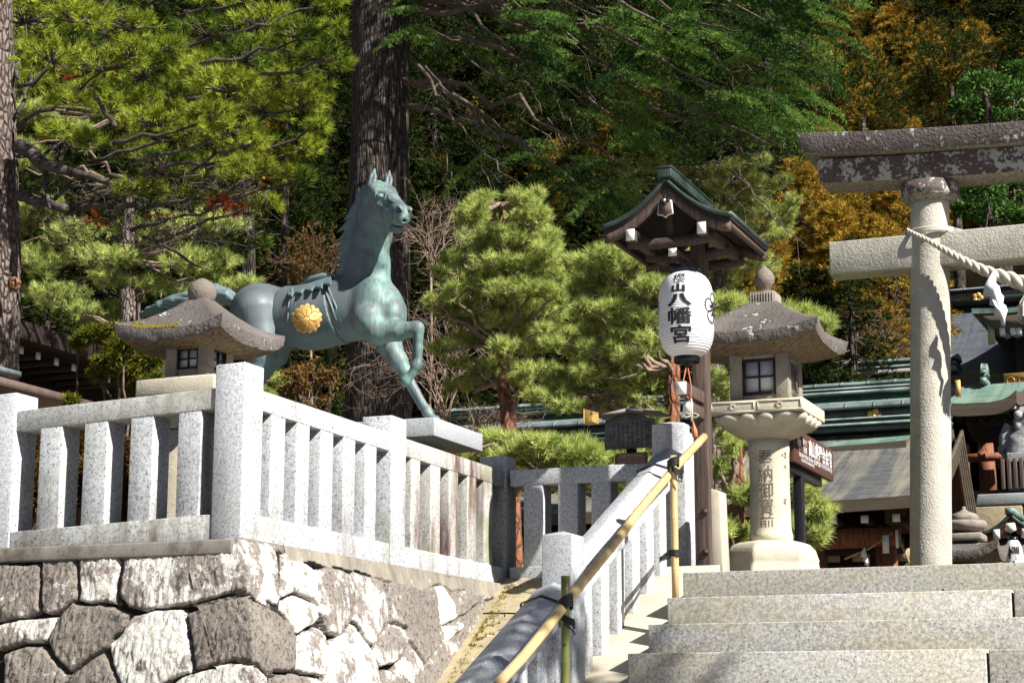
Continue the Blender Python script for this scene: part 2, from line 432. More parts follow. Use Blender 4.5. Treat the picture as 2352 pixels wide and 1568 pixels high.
def bamboo(name, c1, c2, c3):
    t = NT(name); a = t.noise(1, 4, 0.6, t.map((60, 60, 3))); b = t.noise(2.2, 4, 0.6)
    col = t.mix(t.ramp(b, 0.4, 0.65), c1, c2); col = t.mix(t.ramp(a, 0.60, 0.72, 0, 0.5), col, c3)
    return t.fin(col, 0.38, t.bump(a, 0.1, 0.002))
M['bamboo'] = bamboo('dry_bamboo', (0.62, 0.46, 0.22), (0.56, 0.39, 0.20), (0.36, 0.24, 0.11))
M['bamboo_green'] = bamboo('green_bamboo', (0.12, 0.16, 0.035), (0.20, 0.20, 0.06), (0.33, 0.22, 0.10))
def bark(name, c1, c2, lich, sx=14, sz=2.6, bd=0.05, lf=0.6):
    t = NT(name); w = t.geo()[0]
    n = t.noise(1, 4, 0.6, t.map((sx, sx, sz), co=w), 0.3); v = t.vor(1, t.map((sx * 0.8, sx * 0.8, sz * 0.8), co=w), feat='DISTANCE_TO_EDGE')
    f = t.noise(30, 4, 0.7, w)
    h = t.math('ADD', t.ramp(v, 0.0, 0.25), n)
    col = t.mix(t.ramp(h, 0.45, 1.1), c1, c2)
    col = t.mix(t.math('MULTIPLY', t.ramp(t.noise(6, 6, 0.7, w), 0.52, 0.68), lf), col, lich)
    col = t.mix(t.ramp(f, 0.58, 0.75, 0, 0.5), col, c1)
    return t.fin(col, 0.9, t.bump(h, 1.0, bd, t.bump(f, 0.5, 0.006)))
M['bark_cedar'] = bark('furrowed_bark', (0.007, 0.006, 0.005), (0.09, 0.066, 0.052), (0.24, 0.215, 0.165), 26, 4.0, 0.06, 0.9)
M['bark_pine'] = bark('scaly_pine_bark', (0.035, 0.022, 0.018), (0.22, 0.165, 0.14), (0.33, 0.30, 0.27), 24, 9, 0.04, 0.8)
M['bark_red'] = bark('red_pine_bark', (0.07, 0.028, 0.018), (0.30, 0.12, 0.06), (0.20, 0.15, 0.11), 16, 8, 0.02, 0.6)
M['bark_limb'] = simple('grey_limb_bark', (0.085, 0.068, 0.058), 0.9, 0, 0.6, 12)
M['twig'] = simple('twig_bark', (0.13, 0.095, 0.07), 0.9, 0, 0.4, 20)
M['twig_pale'] = simple('pale_twig_bark', (0.30, 0.215, 0.16), 0.9, 0, 0.35, 20)
def leaf(name, c1, c2, c3=None, trans=0.18, rough=0.7, f3=0.0):
    t = NT(name); ti = t.attr('tint')
    col = t.mix(t.ramp(ti, 0.0, 1.0), c1, c2)
    if c3: col = t.mix(t.ramp(t.noise(0.9, 4, 0.6, t.geo()[0]), 0.60 - f3, 0.72 - f3), col, c3)
    t.fin(col, rough, None, 0, 0.12)
    tr = t.n('ShaderNodeBsdfTranslucent', {'Color': col}); mx = t.n('ShaderNodeMixShader', {0: trans})
    t.t.links.new(t.b.outputs[0], mx.inputs[1]); t.t.links.new(tr.outputs[0], mx.inputs[2])
    t.t.links.new(mx.outputs[0], t.out.inputs[0])
    return t.m
M['n_pine'] = leaf('long_pine_needles', (0.035, 0.085, 0.010), (0.48, 0.56, 0.06), (0.50, 0.38, 0.05), f3=-0.05)
M['n_red'] = leaf('rust_dead_needles', (0.20, 0.035, 0.01), (0.30, 0.07, 0.015))
M['n_garden'] = leaf('bluish_pine_needles', (0.20, 0.30, 0.05), (0.84, 0.90, 0.30), trans=0.32)
M['n_deodar'] = leaf('deodar_needles', (0.012, 0.055, 0.010), (0.20, 0.34, 0.065))
M['n_cedar'] = leaf('golden_cedar_sprays', (0.20, 0.15, 0.018), (0.60, 0.37, 0.055), (0.20, 0.21, 0.03), f3=-0.05)
M['n_cedar_shade'] = leaf('shade_coloured_cedar_sprays', (0.005, 0.014, 0.003), (0.052, 0.076, 0.010), (0.22, 0.13, 0.018), f3=0.0)  # background shade put into this darker copy of the cedar colour
M['l_green'] = leaf('broad_green_leaves', (0.03, 0.08, 0.015), (0.13, 0.26, 0.05))
M['l_sasa'] = leaf('pale_bamboo_grass_leaves', (0.14, 0.22, 0.06), (0.62, 0.62, 0.32))
M['l_red'] = leaf('reddish_shrub_leaves', (0.10, 0.07, 0.015), (0.22, 0.10, 0.03))
M['l_cypress'] = leaf('yellowing_cypress_sprays', (0.045, 0.085, 0.012), (0.26, 0.22, 0.02))
M['moss'] = leaf('moss', (0.22, 0.18, 0.02), (0.36, 0.30, 0.05))
def soil(name, a_, b_, s=3):
    t = NT(name); w = t.geo()[0]; a = t.noise(s, 6, 0.7, w); col = t.mix(t.ramp(a, 0.35, 0.65), a_, b_)
    return t.fin(col, 0.95, t.bump(a, 0.6, 0.05), 0, 0.03)
M['hill'] = soil('forest_floor', (0.004, 0.004, 0.002), (0.014, 0.011, 0.005), 1.5)  # near-black: the gloom under the trees is put into the colour
M['earth'] = soil('garden_earth', (0.10, 0.08, 0.05), (0.17, 0.14, 0.09))
M['gravel'] = soil('plaza_gravel', (0.24, 0.21, 0.17), (0.36, 0.33, 0.27), 25)
def tiles(name, c1, c2, stain, row=0.16, colw=0.5, sf=0.5):
    t = NT(name); uv = t.tc.outputs['UV']
    br = t.n('ShaderNodeTexBrick', {'Vector': uv, 'Color1': c1 + (1,), 'Color2': c2 + (1,), 'Mortar': (0.03, 0.03, 0.033, 1), 'Scale': 1.0, 'Mortar Size': row * 0.05, 'Brick Width': colw, 'Row Height': row, 'Bias': 0.0})
    w = t.geo()[0]
    col = br.outputs[0]
    s = t.noise(1, 5, 0.6, t.map((3.5, 0.30, 1), co=uv))
    col = t.mix(t.ramp(s, 0.46, 0.66, 0, sf), col, stain)
    col = t.mix(t.ramp(t.noise(9, 4, 0.7, uv), 0.5, 0.8, 0, 0.35), col, (0.02, 0.02, 0.02))
    return t.fin(col, 0.5, t.bump(br.outputs[1], -0.5, 0.02))
M['tile'] = tiles('grey_roof_shingles', (0.095, 0.10, 0.105), (0.15, 0.15, 0.145), (0.40, 0.36, 0.25), row=0.10, colw=0.34, sf=0.65)
M['tile_blue'] = tiles('blue_grey_roof_shingles', (0.07, 0.08, 0.10), (0.11, 0.12, 0.14), (0.20, 0.21, 0.22), sf=0.35)
M['tile_green'] = tiles('verdigris_roof_shingles', (0.12, 0.22, 0.17), (0.19, 0.30, 0.23), (0.33, 0.42, 0.34), row=0.12)
M['ridge'] = simple('blue_grey_copper_ridge', (0.19, 0.225, 0.235), 0.6, 0.05, 0.35, 3)
M['ridge_green'] = simple('verdigris_ridge', (0.17, 0.245, 0.215), 0.6, 0.05, 0.45, 3)
M['ridge_dark'] = simple('dark_ridge_course', (0.035, 0.045, 0.045), 0.5, 0.1, 0.3, 4)
M['eave'] = simple('layered_eave', (0.10, 0.075, 0.05), 0.8, 0, 0.3, 1, (1, 1, 60))
M['brown_metal'] = simple('brown_metal_beam', (0.17, 0.115, 0.10), 0.5, 0, 0.15)
M['statue'] = simple('pale_grey_stone', (0.36, 0.37, 0.37), 0.8, 0, 0.3, 20)
M['ashlar'] = roughstone('cream_ashlar', (0.42, 0.34, 0.21), (0.30, 0.25, 0.16), (0.16, 0.14, 0.10), pit=10, bd=0.02, bs=0.4)
M['ashlar_blue'] = roughstone('pale_blue_ashlar', (0.34, 0.38, 0.38), (0.26, 0.29, 0.28), (0.14, 0.16, 0.15), pit=10, bd=0.01, bs=0.3)

# ================================================================== GROUND, STEPS
LOW = -1.65
def hill_h(x, y):
    return np.maximum(0, (y - 33.0 - 0.10 * x)) * 0.62
xs = np.concatenate([np.linspace(-400, -62, 10), np.linspace(-60, 40, 90), np.linspace(42, 400, 10)])
ys = np.linspace(33, 120, 60)
gx, gy = np.meshgrid(xs, ys, indexing='ij')
P = np.stack([gx, gy, 0.6 + hill_h(gx, gy)], -1)
P[..., 2] += fbm(P * [1, 1, 0], 0.25, 4) * 3.0 * np.clip((gy - 33) / 6, 0, 1)
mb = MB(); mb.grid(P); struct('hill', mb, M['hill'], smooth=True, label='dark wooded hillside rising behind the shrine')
mb = MB(); P = np.array([[(-500, -300, LOW), (500, -300, LOW)], [(-500, 600, LOW), (500, 600, LOW)]], float)
mb.grid(P.transpose(1, 0, 2)); struct('ground', mb, M['gravel'], label='pale ground at the foot of the steps')
TOPZ = 0.825
mb = MB(); mb.box(-3.11, 60, 10.44, 60, LOW - .2, TOPZ - 0.004); struct('plaza', mb, M['gravel'], label='gravel forecourt at the top of the steps')
mb = MB(); mb.box(-60, -4.9, 8.16, 60, LOW - .2, 0.875); struct('garden_ground', mb, M['earth'], label='earth terrace behind the granite fence')
mb = MB(); mb.box(-4.9, -3.112, 11.36, 60, LOW - .2, 0.866); struct('garden_path', mb, M['earth'], label='earth strip between terrace and forecourt')

stairs = bpy.data.objects.new('stone_steps', None); SC.collection.objects.link(stairs); stairs['kind'] = 'structure'
stairs['label'] = 'broad flight of speckled granite steps leading up to the gate'
RI, TR = 0.16, 0.334
rs = random.Random(4)
for i in range(15):
    y0 = 10.1 - TR * i; z1 = TOPZ - RI * i
    joints = {0: [4.6], 1: [-1.29, 2.2], 2: [0.9], 3: [-1.33, 2.0]}.get(i, [rs.uniform(-0.9, 0.2), rs.uniform(1.2, 2.6)])
    xs_ = [-3.115 + (0.012 if i else 0)] + joints + [4.8]
    for a, b in zip(xs_[:-1], xs_[1:]):
        m = MB(); m.box(a + 0.006, b - 0.006, y0 + rs.uniform(-.004, .004), y0 + TR + 0.02 + (0.1 if i == 0 else 0), z1 - 0.30, z1 + rs.uniform(-.003, .003))
        o = link('step', m.mesh('step', M['step']), stairs); bev(o, 0.006)
m = MB()
m.hexa([(-3.1, 5, LOW - .3), (4.8, 5, LOW - .3), (4.8, 10.4, LOW - .3), (-3.1, 10.4, LOW - .3), (-3.1, 5, LOW - .2), (4.8, 5, LOW - .2), (4.8, 10.4, .56), (-3.1, 10.4, .56)])
o = link('step_core', m.mesh('step_core', M['mortar']), stairs)
# sloped stringer under the balustrade
def zs(y): return 0.804 + 0.4765 * (y - 10.637)
m = MB(); m.hexa([(-3.64, 5.4, zs(5.4) - .6), (-3.122, 5.4, zs(5.4) - .6), (-3.122, 10.9, zs(10.9) - .6), (-3.64, 10.9, zs(10.9) - .6),
                  (-3.64, 5.4, zs(5.4)), (-3.122, 5.4, zs(5.4)), (-3.122, 10.9, zs(10.9)), (-3.64, 10.9, zs(10.9))])
o = link('stringer', m.mesh('stringer', M['curb']), stairs); bev(o, 0.008)

# ramp paving between the stone wall and the balustrade
def zr(y): return 0.839 + 0.4845 * (y - 11.168)
ramp = bpy.data.objects.new('ramp', None); SC.collection.objects.link(ramp); ramp['kind'] = 'structure'
ramp['label'] = 'sloping strip of yellowed paving slabs beside the stone wall'
yy = [11.36, 10.82, 10.36, 9.85, 9.3, 8.7, 8.1, 7.4, 6.6, 5.9]
for a, b in zip(yy[:-1], yy[1:]):
    n = 26; X = np.linspace(-4.75 - 0.0, -3.642, n); Y = np.linspace(b + .006, a - .006, n)
    gx, gy = np.meshgrid(X, Y, indexing='ij'); P = np.stack([gx, gy, zr(gy)], -1)
    e = np.minimum(np.minimum(gy - b, a - gy), 0.03) / 0.03
    P[..., 2] += fbm(P, 5, 3) * 0.02 - (1 - e) * 0.012 + fbm(P, 1.3, 2) * 0.02 + rs.uniform(-.006, .006)
    m = MB(); m.grid(P)
    o = link('paving_slab', m.mesh('paving_slab', M['ramp'], smooth=True), ramp)
m = MB(); m.hexa([(-4.9, 5.7, LOW - .5), (-3.645, 5.7, LOW - .5), (-3.645, 11.36, LOW - .5), (-4.9, 11.36, LOW - .5), (-4.9, 5.7, zr(5.7) - .02), (-3.645, 5.7, zr(5.7) - .02), (-3.645, 11.355, zr(11.355) - .02), (-4.9, 11.355, zr(11.355) - .02)])
o = link('paving_bed', m.mesh('paving_bed', M['mortar']), ramp)

# ================================================================== GRANITE FENCES
def run_map(kind, org, slope=0.0, run0=0.0):
    def f(u, w, z):
        zz = z - slope * u
        if kind == 'L': return (org[0] - u, org[1] + w, zz)
        if kind == 'R': return (org[0] - w, org[1] + u, zz)
        return (org[0] + u, org[1] + w, zz)
    return f
def fbox(mp, u0, u1, w0, w1, z0, z1, peak=0.0):
    m = MB(); c = [(u0, w0), (u1, w0), (u1, w1), (u0, w1)]
    V = [mp(u, w, z0) for u, w in c] + [mp(u, w, z1) for u, w in c]
    if not peak:
        m.add(V, [[0, 3, 2, 1], [4, 5, 6, 7], [0, 1, 5, 4], [1, 2, 6, 5], [2, 3, 7, 6], [3, 0, 4, 7]])
    else:
        V.append(mp((u0 + u1) / 2, (w0 + w1) / 2, z1 + peak))
        m.add(V, [[0, 3, 2, 1], [4, 5, 8], [5, 6, 8], [6, 7, 8], [7, 4, 8], [0, 1, 5, 4], [1, 2, 6, 5], [2, 3, 7, 6], [3, 0, 4, 7]])
    return m
def fence(name, label, mp, base, posts, bays, mat_fn, zb=(0.89, 1.012), zr_=(1.535, 1.64), pw=0.19, rd=(0.012, 0.172), bd=(0.015, 0.172), ztop=1.735):
    T = thing(name, label, 'stone fence', base)
    for (a, b, zt) in posts:
        o = part('post', fbox(mp, a, b, 0, pw, 0.86, zt, 0.012), mat_fn('post', a), T, bevel=0.005); recalc(o)
    for (a, b, bal) in bays:
        o = part('rail', fbox(mp, a + .002, b - .002, rd[0], rd[1], zr_[0], zr_[1], 0), mat_fn('rail', a), T, bevel=0.005); recalc(o)
        o = part('base_stone', fbox(mp, a + .002, b - .002, 0.006, 0.186, zb[0] - .03, zb[1], 0), mat_fn('base', a), T, bevel=0.005); recalc(o)
        for (c, d) in bal:
            o = part('baluster', fbox(mp, c, d, bd[0], bd[1], zb[1] - .01, zr_[0] + .01, 0), mat_fn('bal', c), T, bevel=0.004); recalc(o)
    return T
X0, Y0 = -4.696, 8.0
mpL = run_map('L', (X0, Y0), 0.036)
balL = [(X0 * -1 - 0, 0)]
Lb = [(-4.946, -5.077), (-5.223, -5.357), (-5.495, -5.633), (-5.770, -5.903)]
bl1 = [(-a + X0, -b + X0) for a, b in Lb]
fence('stone_fence', 'lichen greened granite fence on the stone wall, running to the left frame edge', mpL, (X0, Y0, .88),
      [(0, .167, 1.752), (1.359, 1.525, 1.735), (2.72, 2.886, 1.735)],
      [(.167, 1.359, bl1), (1.525, 2.72, [(a + 1.358, b + 1.358) for a, b in bl1])],
      lambda k, a: M['granite'] if k in ('post', 'bal') else M['granite_rail'])
mpR = run_map('R', (X0, Y0), 0.006)
Rb1 = [(8.302, 8.449), (8.572, 8.711), (8.835, 8.978), (9.1, 9.24), (9.365, 9.503)]
Rb2 = [(9.96, 10.086), (10.235, 10.375), (10.505, 10.642), (10.786, 10.928), (11.046, 11.193)]
fence('stone_fence', 'bright white granite fence running back from the corner post, rust stained at its far end', mpR, (X0, Y0 + .2, .88),
      [(9.664 - 8, 9.86 - 8, 1.745), (11.381 - 8, 11.558 - 8, 1.745)],
      [(.192, 1.664, [(a - 8, b - 8) for a, b in Rb1]), (1.86, 3.381, [(a - 8, b - 8) for a, b in Rb2])],
      lambda k, a: M['granite'] if (a < 1.8 or (k == 'base')) else M['granite_old'], zr_=(1.537, 1.642))
mpT = run_map('T', (-4.67, 11.362), 0)
fence('stone_fence', 'short granite fence between the rust stained corner post and the tall balustrade post', mpT, (-4.67, 11.36, .86),
      [], [(0, .985, [(.099, .232), (.337, .473), (.565, .697), (.80, .93)])],
      lambda k, a: M['granite'], zb=(.86, .993), zr_=(1.52, 1.625))
# low granite blocks seen through the short fence
m = MB(); m.box(-4.62, -4.50, 12.9, 13.05, .86, 1.75); m.box(-4.50, -3.9, 12.93, 13.05, 1.42, 1.56)
single('stone_kerb', m, M['granite'], (-4.5, 12.9, .86), 'pale granite post and bar glimpsed through the short fence', 'stone fence', bevel=0.005)

# stair balustrade
def ze(y): return 1.502 + 0.479 * (y - 10.886)
T = thing('stair_balustrade', 'sloping granite balustrade descending beside the steps with ridged top rail', 'balustrade', (-3.53, 9.2, .1))
def post(x0, x1, y0, y1, z0, z1, pk=0.02):
    m = MB(); V = [(x0, y0, z0), (x1, y0, z0), (x1, y1, z0), (x0, y1, z0), (x0, y0, z1), (x1, y0, z1), (x1, y1, z1), (x0, y1, z1), ((x0 + x1) / 2, (y0 + y1) / 2, z1 + pk)]
    m.add(V, [[0, 3, 2, 1], [4, 5, 8], [5, 6, 8], [6, 7, 8], [7, 4, 8], [0, 1, 5, 4], [1, 2, 6, 5], [2, 3, 7, 6], [3, 0, 4, 7]]); return m
part('post', post(-3.635, -3.42, 11.2, 11.31, .6, 1.84), M['granite'], T, bevel=0.006)
part('post', post(-3.64, -3.425, 11.322, 11.50, .6, 1.80, 0.01), M['granite'], T, bevel=0.02)
part('post', post(-3.588, -3.42, 9.18, 9.37, -.3, .965, 0.025), M['granite_slab'], T, bevel=0.005)
part('post', post(-3.588, -3.42, 7.0, 7.19, -1.4, -.05), M['granite_slab'], T, bevel=0.005)
for (a, b) in ((9.372, 11.198), (7.192, 9.178)):
    m = MB(); R = []
    for y in (a, b):
        z = ze(y); R.append([(-3.62, y, z - .118), (-3.42, y, z - .118), (-3.42, y, z), (-3.52, y, z + .036), (-3.62, y, z)])
    m.loft(R); o = part('rail', m, M['granite_slab'] if b < 9.2 else M['granite'], T, bevel=0.005); recalc(o)
y = 10.88 - .13
bys = [(10.752, 10.875), (10.497, 10.627), (10.236, 10.366), (9.968, 10.094), (9.702, 9.831), (9.43, 9.556)] + [(9.02 - .262 * k, 9.15 - .262 * k) for k in range(7)]
for (a, b) in bys:
    m = MB(); m.hexa([(-3.585, a, zs(a) - .02), (-3.445, a, zs(a) - .02), (-3.445, b, zs(b) - .02), (-3.585, b, zs(b) - .02),
                      (-3.585, a, ze(a) - .112), (-3.445, a, ze(a) - .112), (-3.445, b, ze(b) - .112), (-3.585, b, ze(b) - .112)])
    part('baluster', m, M['granite'], T, bevel=0.004)
# black straps over the rail
for (y, nm) in ((10.886, 'strap'), (8.985, 'strap')):
    m = MB(); z = ze(y); R = []
    for dy in (0, .016):
        z = ze(y + dy) + .005; R.append([(-3.626, y + dy, z - .12), (-3.626, y + dy, z), (-3.52, y + dy, z + .036), (-3.414, y + dy, z), (-3.414, y + dy, z - .12), (-3.412, y + dy, z - .12), (-3.409, y + dy, z + .003), (-3.52, y + dy, z + .040), (-3.631, y + dy, z + .003), (-3.631, y + dy, z - .12)])
    m.loft(R); o = part('strap', m, M['ink'], T); recalc(o)

# bamboo handrail
T = thing('bamboo_handrail', 'pale bamboo handrail lashed with black cord to two upright canes beside the steps', 'handrail', (-3.1, 9.0, .1))
def cane(pts, r, nodes=True, step=.27):
    P = np.array(pts, float); L = np.concatenate([[0], np.cumsum(np.linalg.norm(np.diff(P, axis=0), axis=1))])
    ss = [0]; rr = [r]; s = step * .6; out_s, out_r = [0.0], [r]
    while s < L[-1]:
        out_s += [s - .012, s - .004, s, s + .004, s + .012]; out_r += [r, r * 1.07, r * .98, r * 1.09, r]; s += step * rs.uniform(.9, 1.1)
    out_s.append(L[-1]); out_r.append(r)
    return np.stack([np.interp(out_s, L, P[:, k]) for k in range(3)], -1), np.array(out_r)
pp = [atX(px, py, X) for px, py, X in [(1617, 1003, -3.16), (1555, 1069, -3.13), (1473, 1165, -3.12), (1421.6, 1234.6, -3.11), (1320.8, 1357.6, -3.1), (1214.8, 1494, -3.1), (1150, 1563, -3.1), (1090, 1640, -3.1), (1000, 1760, -3.1)]]
P, R = cane(pp, .0235); m = MB(); m.tube(P, R, 14); part('rail_cane', m, M['bamboo'], T, smooth=True)
b2 = atY(1552, 1368, 9.93); t2 = atY(1546, 1046, 9.93)
P, R = cane([(b2[0], 9.93, .655), (t2[0], 9.93, t2[2])], .0205); m = MB(); m.tube(P, R, 14); part('upright_cane', m, M['bamboo'], T, smooth=True)
b1 = atY(1296, 1568, 8.2); t1 = atY(1299, 1322, 8.2)
P, R = cane([(b1[0], 8.2, -.26), (t1[0], 8.2, t1[2])], .0215, step=.33); m = MB(); m.tube(P, R, 14); part('upright_cane', m, M['bamboo_green'], T, smooth=True, label='green bamboo upright')
def torus(m, c, r, tube, axis='z', squash=1.0, n=16, tilt=0.0):
    a = np.linspace(0, 2 * math.pi, n); P = np.stack([c[0] + r * np.cos(a), c[1] + r * np.sin(a), c[2] + tilt * np.cos(a)], -1)
    if axis == 'y': P = np.stack([c[0] + r * np.cos(a), c[1] + tilt * np.cos(a), c[2] + r * np.sin(a)], -1)
    m.tube(P, tube, 6, cap=False)
def lash(m): part('cord_lashing', m, M['ink'], T, smooth=True)
def coil(c, r, tb_, n, dz, tilt):     # one continuous wound cord
    a = np.linspace(0, 2 * math.pi * n, 16 * n); m = MB(); m.tube(np.stack([c[0] + r * np.cos(a), c[1] + r * np.sin(a), c[2] + dz * a / (2 * math.pi) + tilt * np.cos(a)], -1), tb_, 6); lash(m)
coil((t2[0], 9.93, 1.385), .030, .006, 4, .012, .012); coil((t2[0] + .02, 9.93, 1.345), .030, .005, 3, .012, -.02)
m = MB(); m.tube([(t2[0], 9.9, 1.37), (t2[0] + .05, 9.89, 1.33), (t2[0] + .06, 9.9, 1.30), (t2[0] + .03, 9.9, 1.31)], .004, 5); lash(m)
m = MB(); P_ = []; lq = atX(1515, 1286, -3.43)
for k in range(6): P_ += [(lq[0], lq[1], lq[2] + k * .005 - .01), (t2[0] - .02, 9.905, .90 + k * .006), (t2[0] + .03, 9.91, .90 + k * .006), (t2[0] + .02, 9.96, .90 + k * .006)]
m.tube(P_, .0035, 5); lash(m)
coil((t1[0], 8.2, .51), .031, .0065, 5, .012, .014); coil((t1[0] + .01, 8.2, .45), .030, .0055, 3, .012, -.018)
m = MB(); m.tube([(t1[0], 8.17, .45), (t1[0] + .05, 8.15, .42), (t1[0] + .06, 8.16, .40)], .004, 5); lash(m)

# ================================================================== STONE WALL
BAT = 0.27
def onwall(px, py, side):
    d = ray(px, py)
    if side == 'L':     # Y = 7.965 - BAT*(.88 - z)
        t = (7.965 - BAT * .88) / (d[1] - BAT * d[2])
    else:               # X = -4.655 + BAT*(.88 - z)
        t = (-4.655 + BAT * .88) / (d[0] + BAT * d[2])
    return d * t
c0 = lambda a, b: (.3662 * a, 1148.4 + .3662 * b)
c3 = lambda a, b: (746.5 + .3418 * a, 1091 + .3418 * b)
ST = [
 ('L', c0, [(-60,400),(60,395),(238,395),(252,430),(235,560),(232,700),(150,735),(0,760),(-80,760)], .35),
 ('L', c0, [(258,375),(478,358),(483,480),(478,620),(370,695),(300,718),(252,700),(250,560)], .4),
 ('L', c0, [(492,350),(745,322),(738,430),(725,655),(600,640),(492,625)], .78),
 ('B', c0, [(755,340),(900,315),(1000,285),(1180,255),(1400,225),(1500,215),(1560,250),(1730,275),(1750,400),(1762,550),(1762,668),(1640,635),(1520,568),(1400,590),(1200,650),(900,700),(800,680),(748,620)], .66),
 ('L', c0, [(-60,780),(0,770),(150,745),(330,727),(342,750),(290,870),(150,905),(0,933),(-60,940)], .68),
 ('L', c0, [(355,730),(440,648),(560,645),(700,672),(798,725),(775,790),(700,850),(650,930),(560,990),(430,1075),(330,960),(288,880),(322,800)], .25),
 ('L', c0, [(20,960),(90,935),(250,905),(330,990),(415,1085),(380,1146),(330,1260),(15,1260)], .35),
 ('L', c0, [(430,1092),(560,1005),(640,952),(690,1040),(730,1146),(760,1260),(360,1260)], .3),
 ('L', c0, [(672,905),(760,810),(830,725),(960,695),(1130,683),(1158,720),(1165,850),(1192,1000),(1192,1075),(1110,1110),(1010,1160),(900,1260),(780,1260),(740,1146),(700,1040)], .84),
 ('B', c0, [(1172,705),(1300,645),(1530,600),(1640,645),(1760,705),(1830,765),(1868,860),(1865,1080),(1700,1076),(1560,1008),(1450,1006),(1210,1065),(1200,960),(1182,850)], .33),
 ('B', c0, [(1040,1180),(1160,1092),(1400,1032),(1500,1022),(1600,1042),(1690,1105),(1700,1260),(1000,1260)], .8),
 ('R', c0, [(1702,1112),(1800,1097),(1890,1092),(1930,1260),(1705,1260)], .5),
 ('R', c0, [(1768,330),(1800,325),(1900,375),(1985,435),(2000,500),(1990,632),(1860,582),(1772,622)], .72),
 ('R', c0, [(1772,640),(1860,592),(1990,645),(2012,740),(1960,788),(1877,846),(1824,760),(1768,690)], .85),
 ('R', c0, [(1995,440),(2080,410),(2240,470),(2225,700),(2220,775),(2150,855),(2080,825),(2014,700)], .5),
 ('R', c0, [(1877,862),(2000,790),(2057,850),(2072,990),(2035,1105),(1905,1082),(1872,1060)], .74),
 ('R', c0, [(1915,1100),(2030,1125),(2060,1260),(1940,1260)], .5),
 ('R', c3, [(200,640),(380,700),(430,850),(435,978),(330,1145),(205,980),(207,850)], .68),
 ('R', c3, [(45,1135),(200,1003),(328,1180),(390,1390),(430,1500),(20,1500),(38,1200)], .78),
 ('R', c3, [(440,992),(558,1042),(568,1120),(508,1248),(382,1308),(333,1172)], .62),
 ('R', c3, [(390,712),(740,742),(768,830),(773,1000),(812,1100),(692,1272),(583,1120),(562,1030),(440,980),(432,840)], .42),
 ('R', c3, [(757,742),(800,740),(888,880),(903,960),(802,1008),(778,900)], .9),
 ('R', c3, [(802,1018),(930,992),(945,1030),(822,1135)], .8),
 ('R', c3, [(512,1262),(580,1133),(668,1270),(640,1345),(600,1420),(520,1340)], .7),
 ('R', c3, [(382,1322),(500,1300),(560,1400),(520,1500),(410,1500)], .4),
 ('R', c3, [(895,770),(1080,775),(1075,830),(960,935),(900,960)], .45),
 ('R', c3, [(1095,775),(1260,790),(1180,830),(1085,840)], .5),
]
def seg_dist(Pt, A, B):
    d = B - A; t = np.clip(((Pt - A) @ d) / (d @ d), 0, 1)
    return np.linalg.norm(Pt - (A + t[:, None] * d), axis=1)
def inside(Pt, poly):
    c = np.zeros(len(Pt), bool); n = len(poly); j = n - 1
    for i in range(n):
        xi, yi = poly[i]; xj, yj = poly[j]
        k = ((yi > Pt[:, 1]) != (yj > Pt[:, 1])) & (Pt[:, 0] < (xj - xi) * (Pt[:, 1] - yi) / (yj - yi + 1e-12) + xi); c ^= k; j = i
    return c
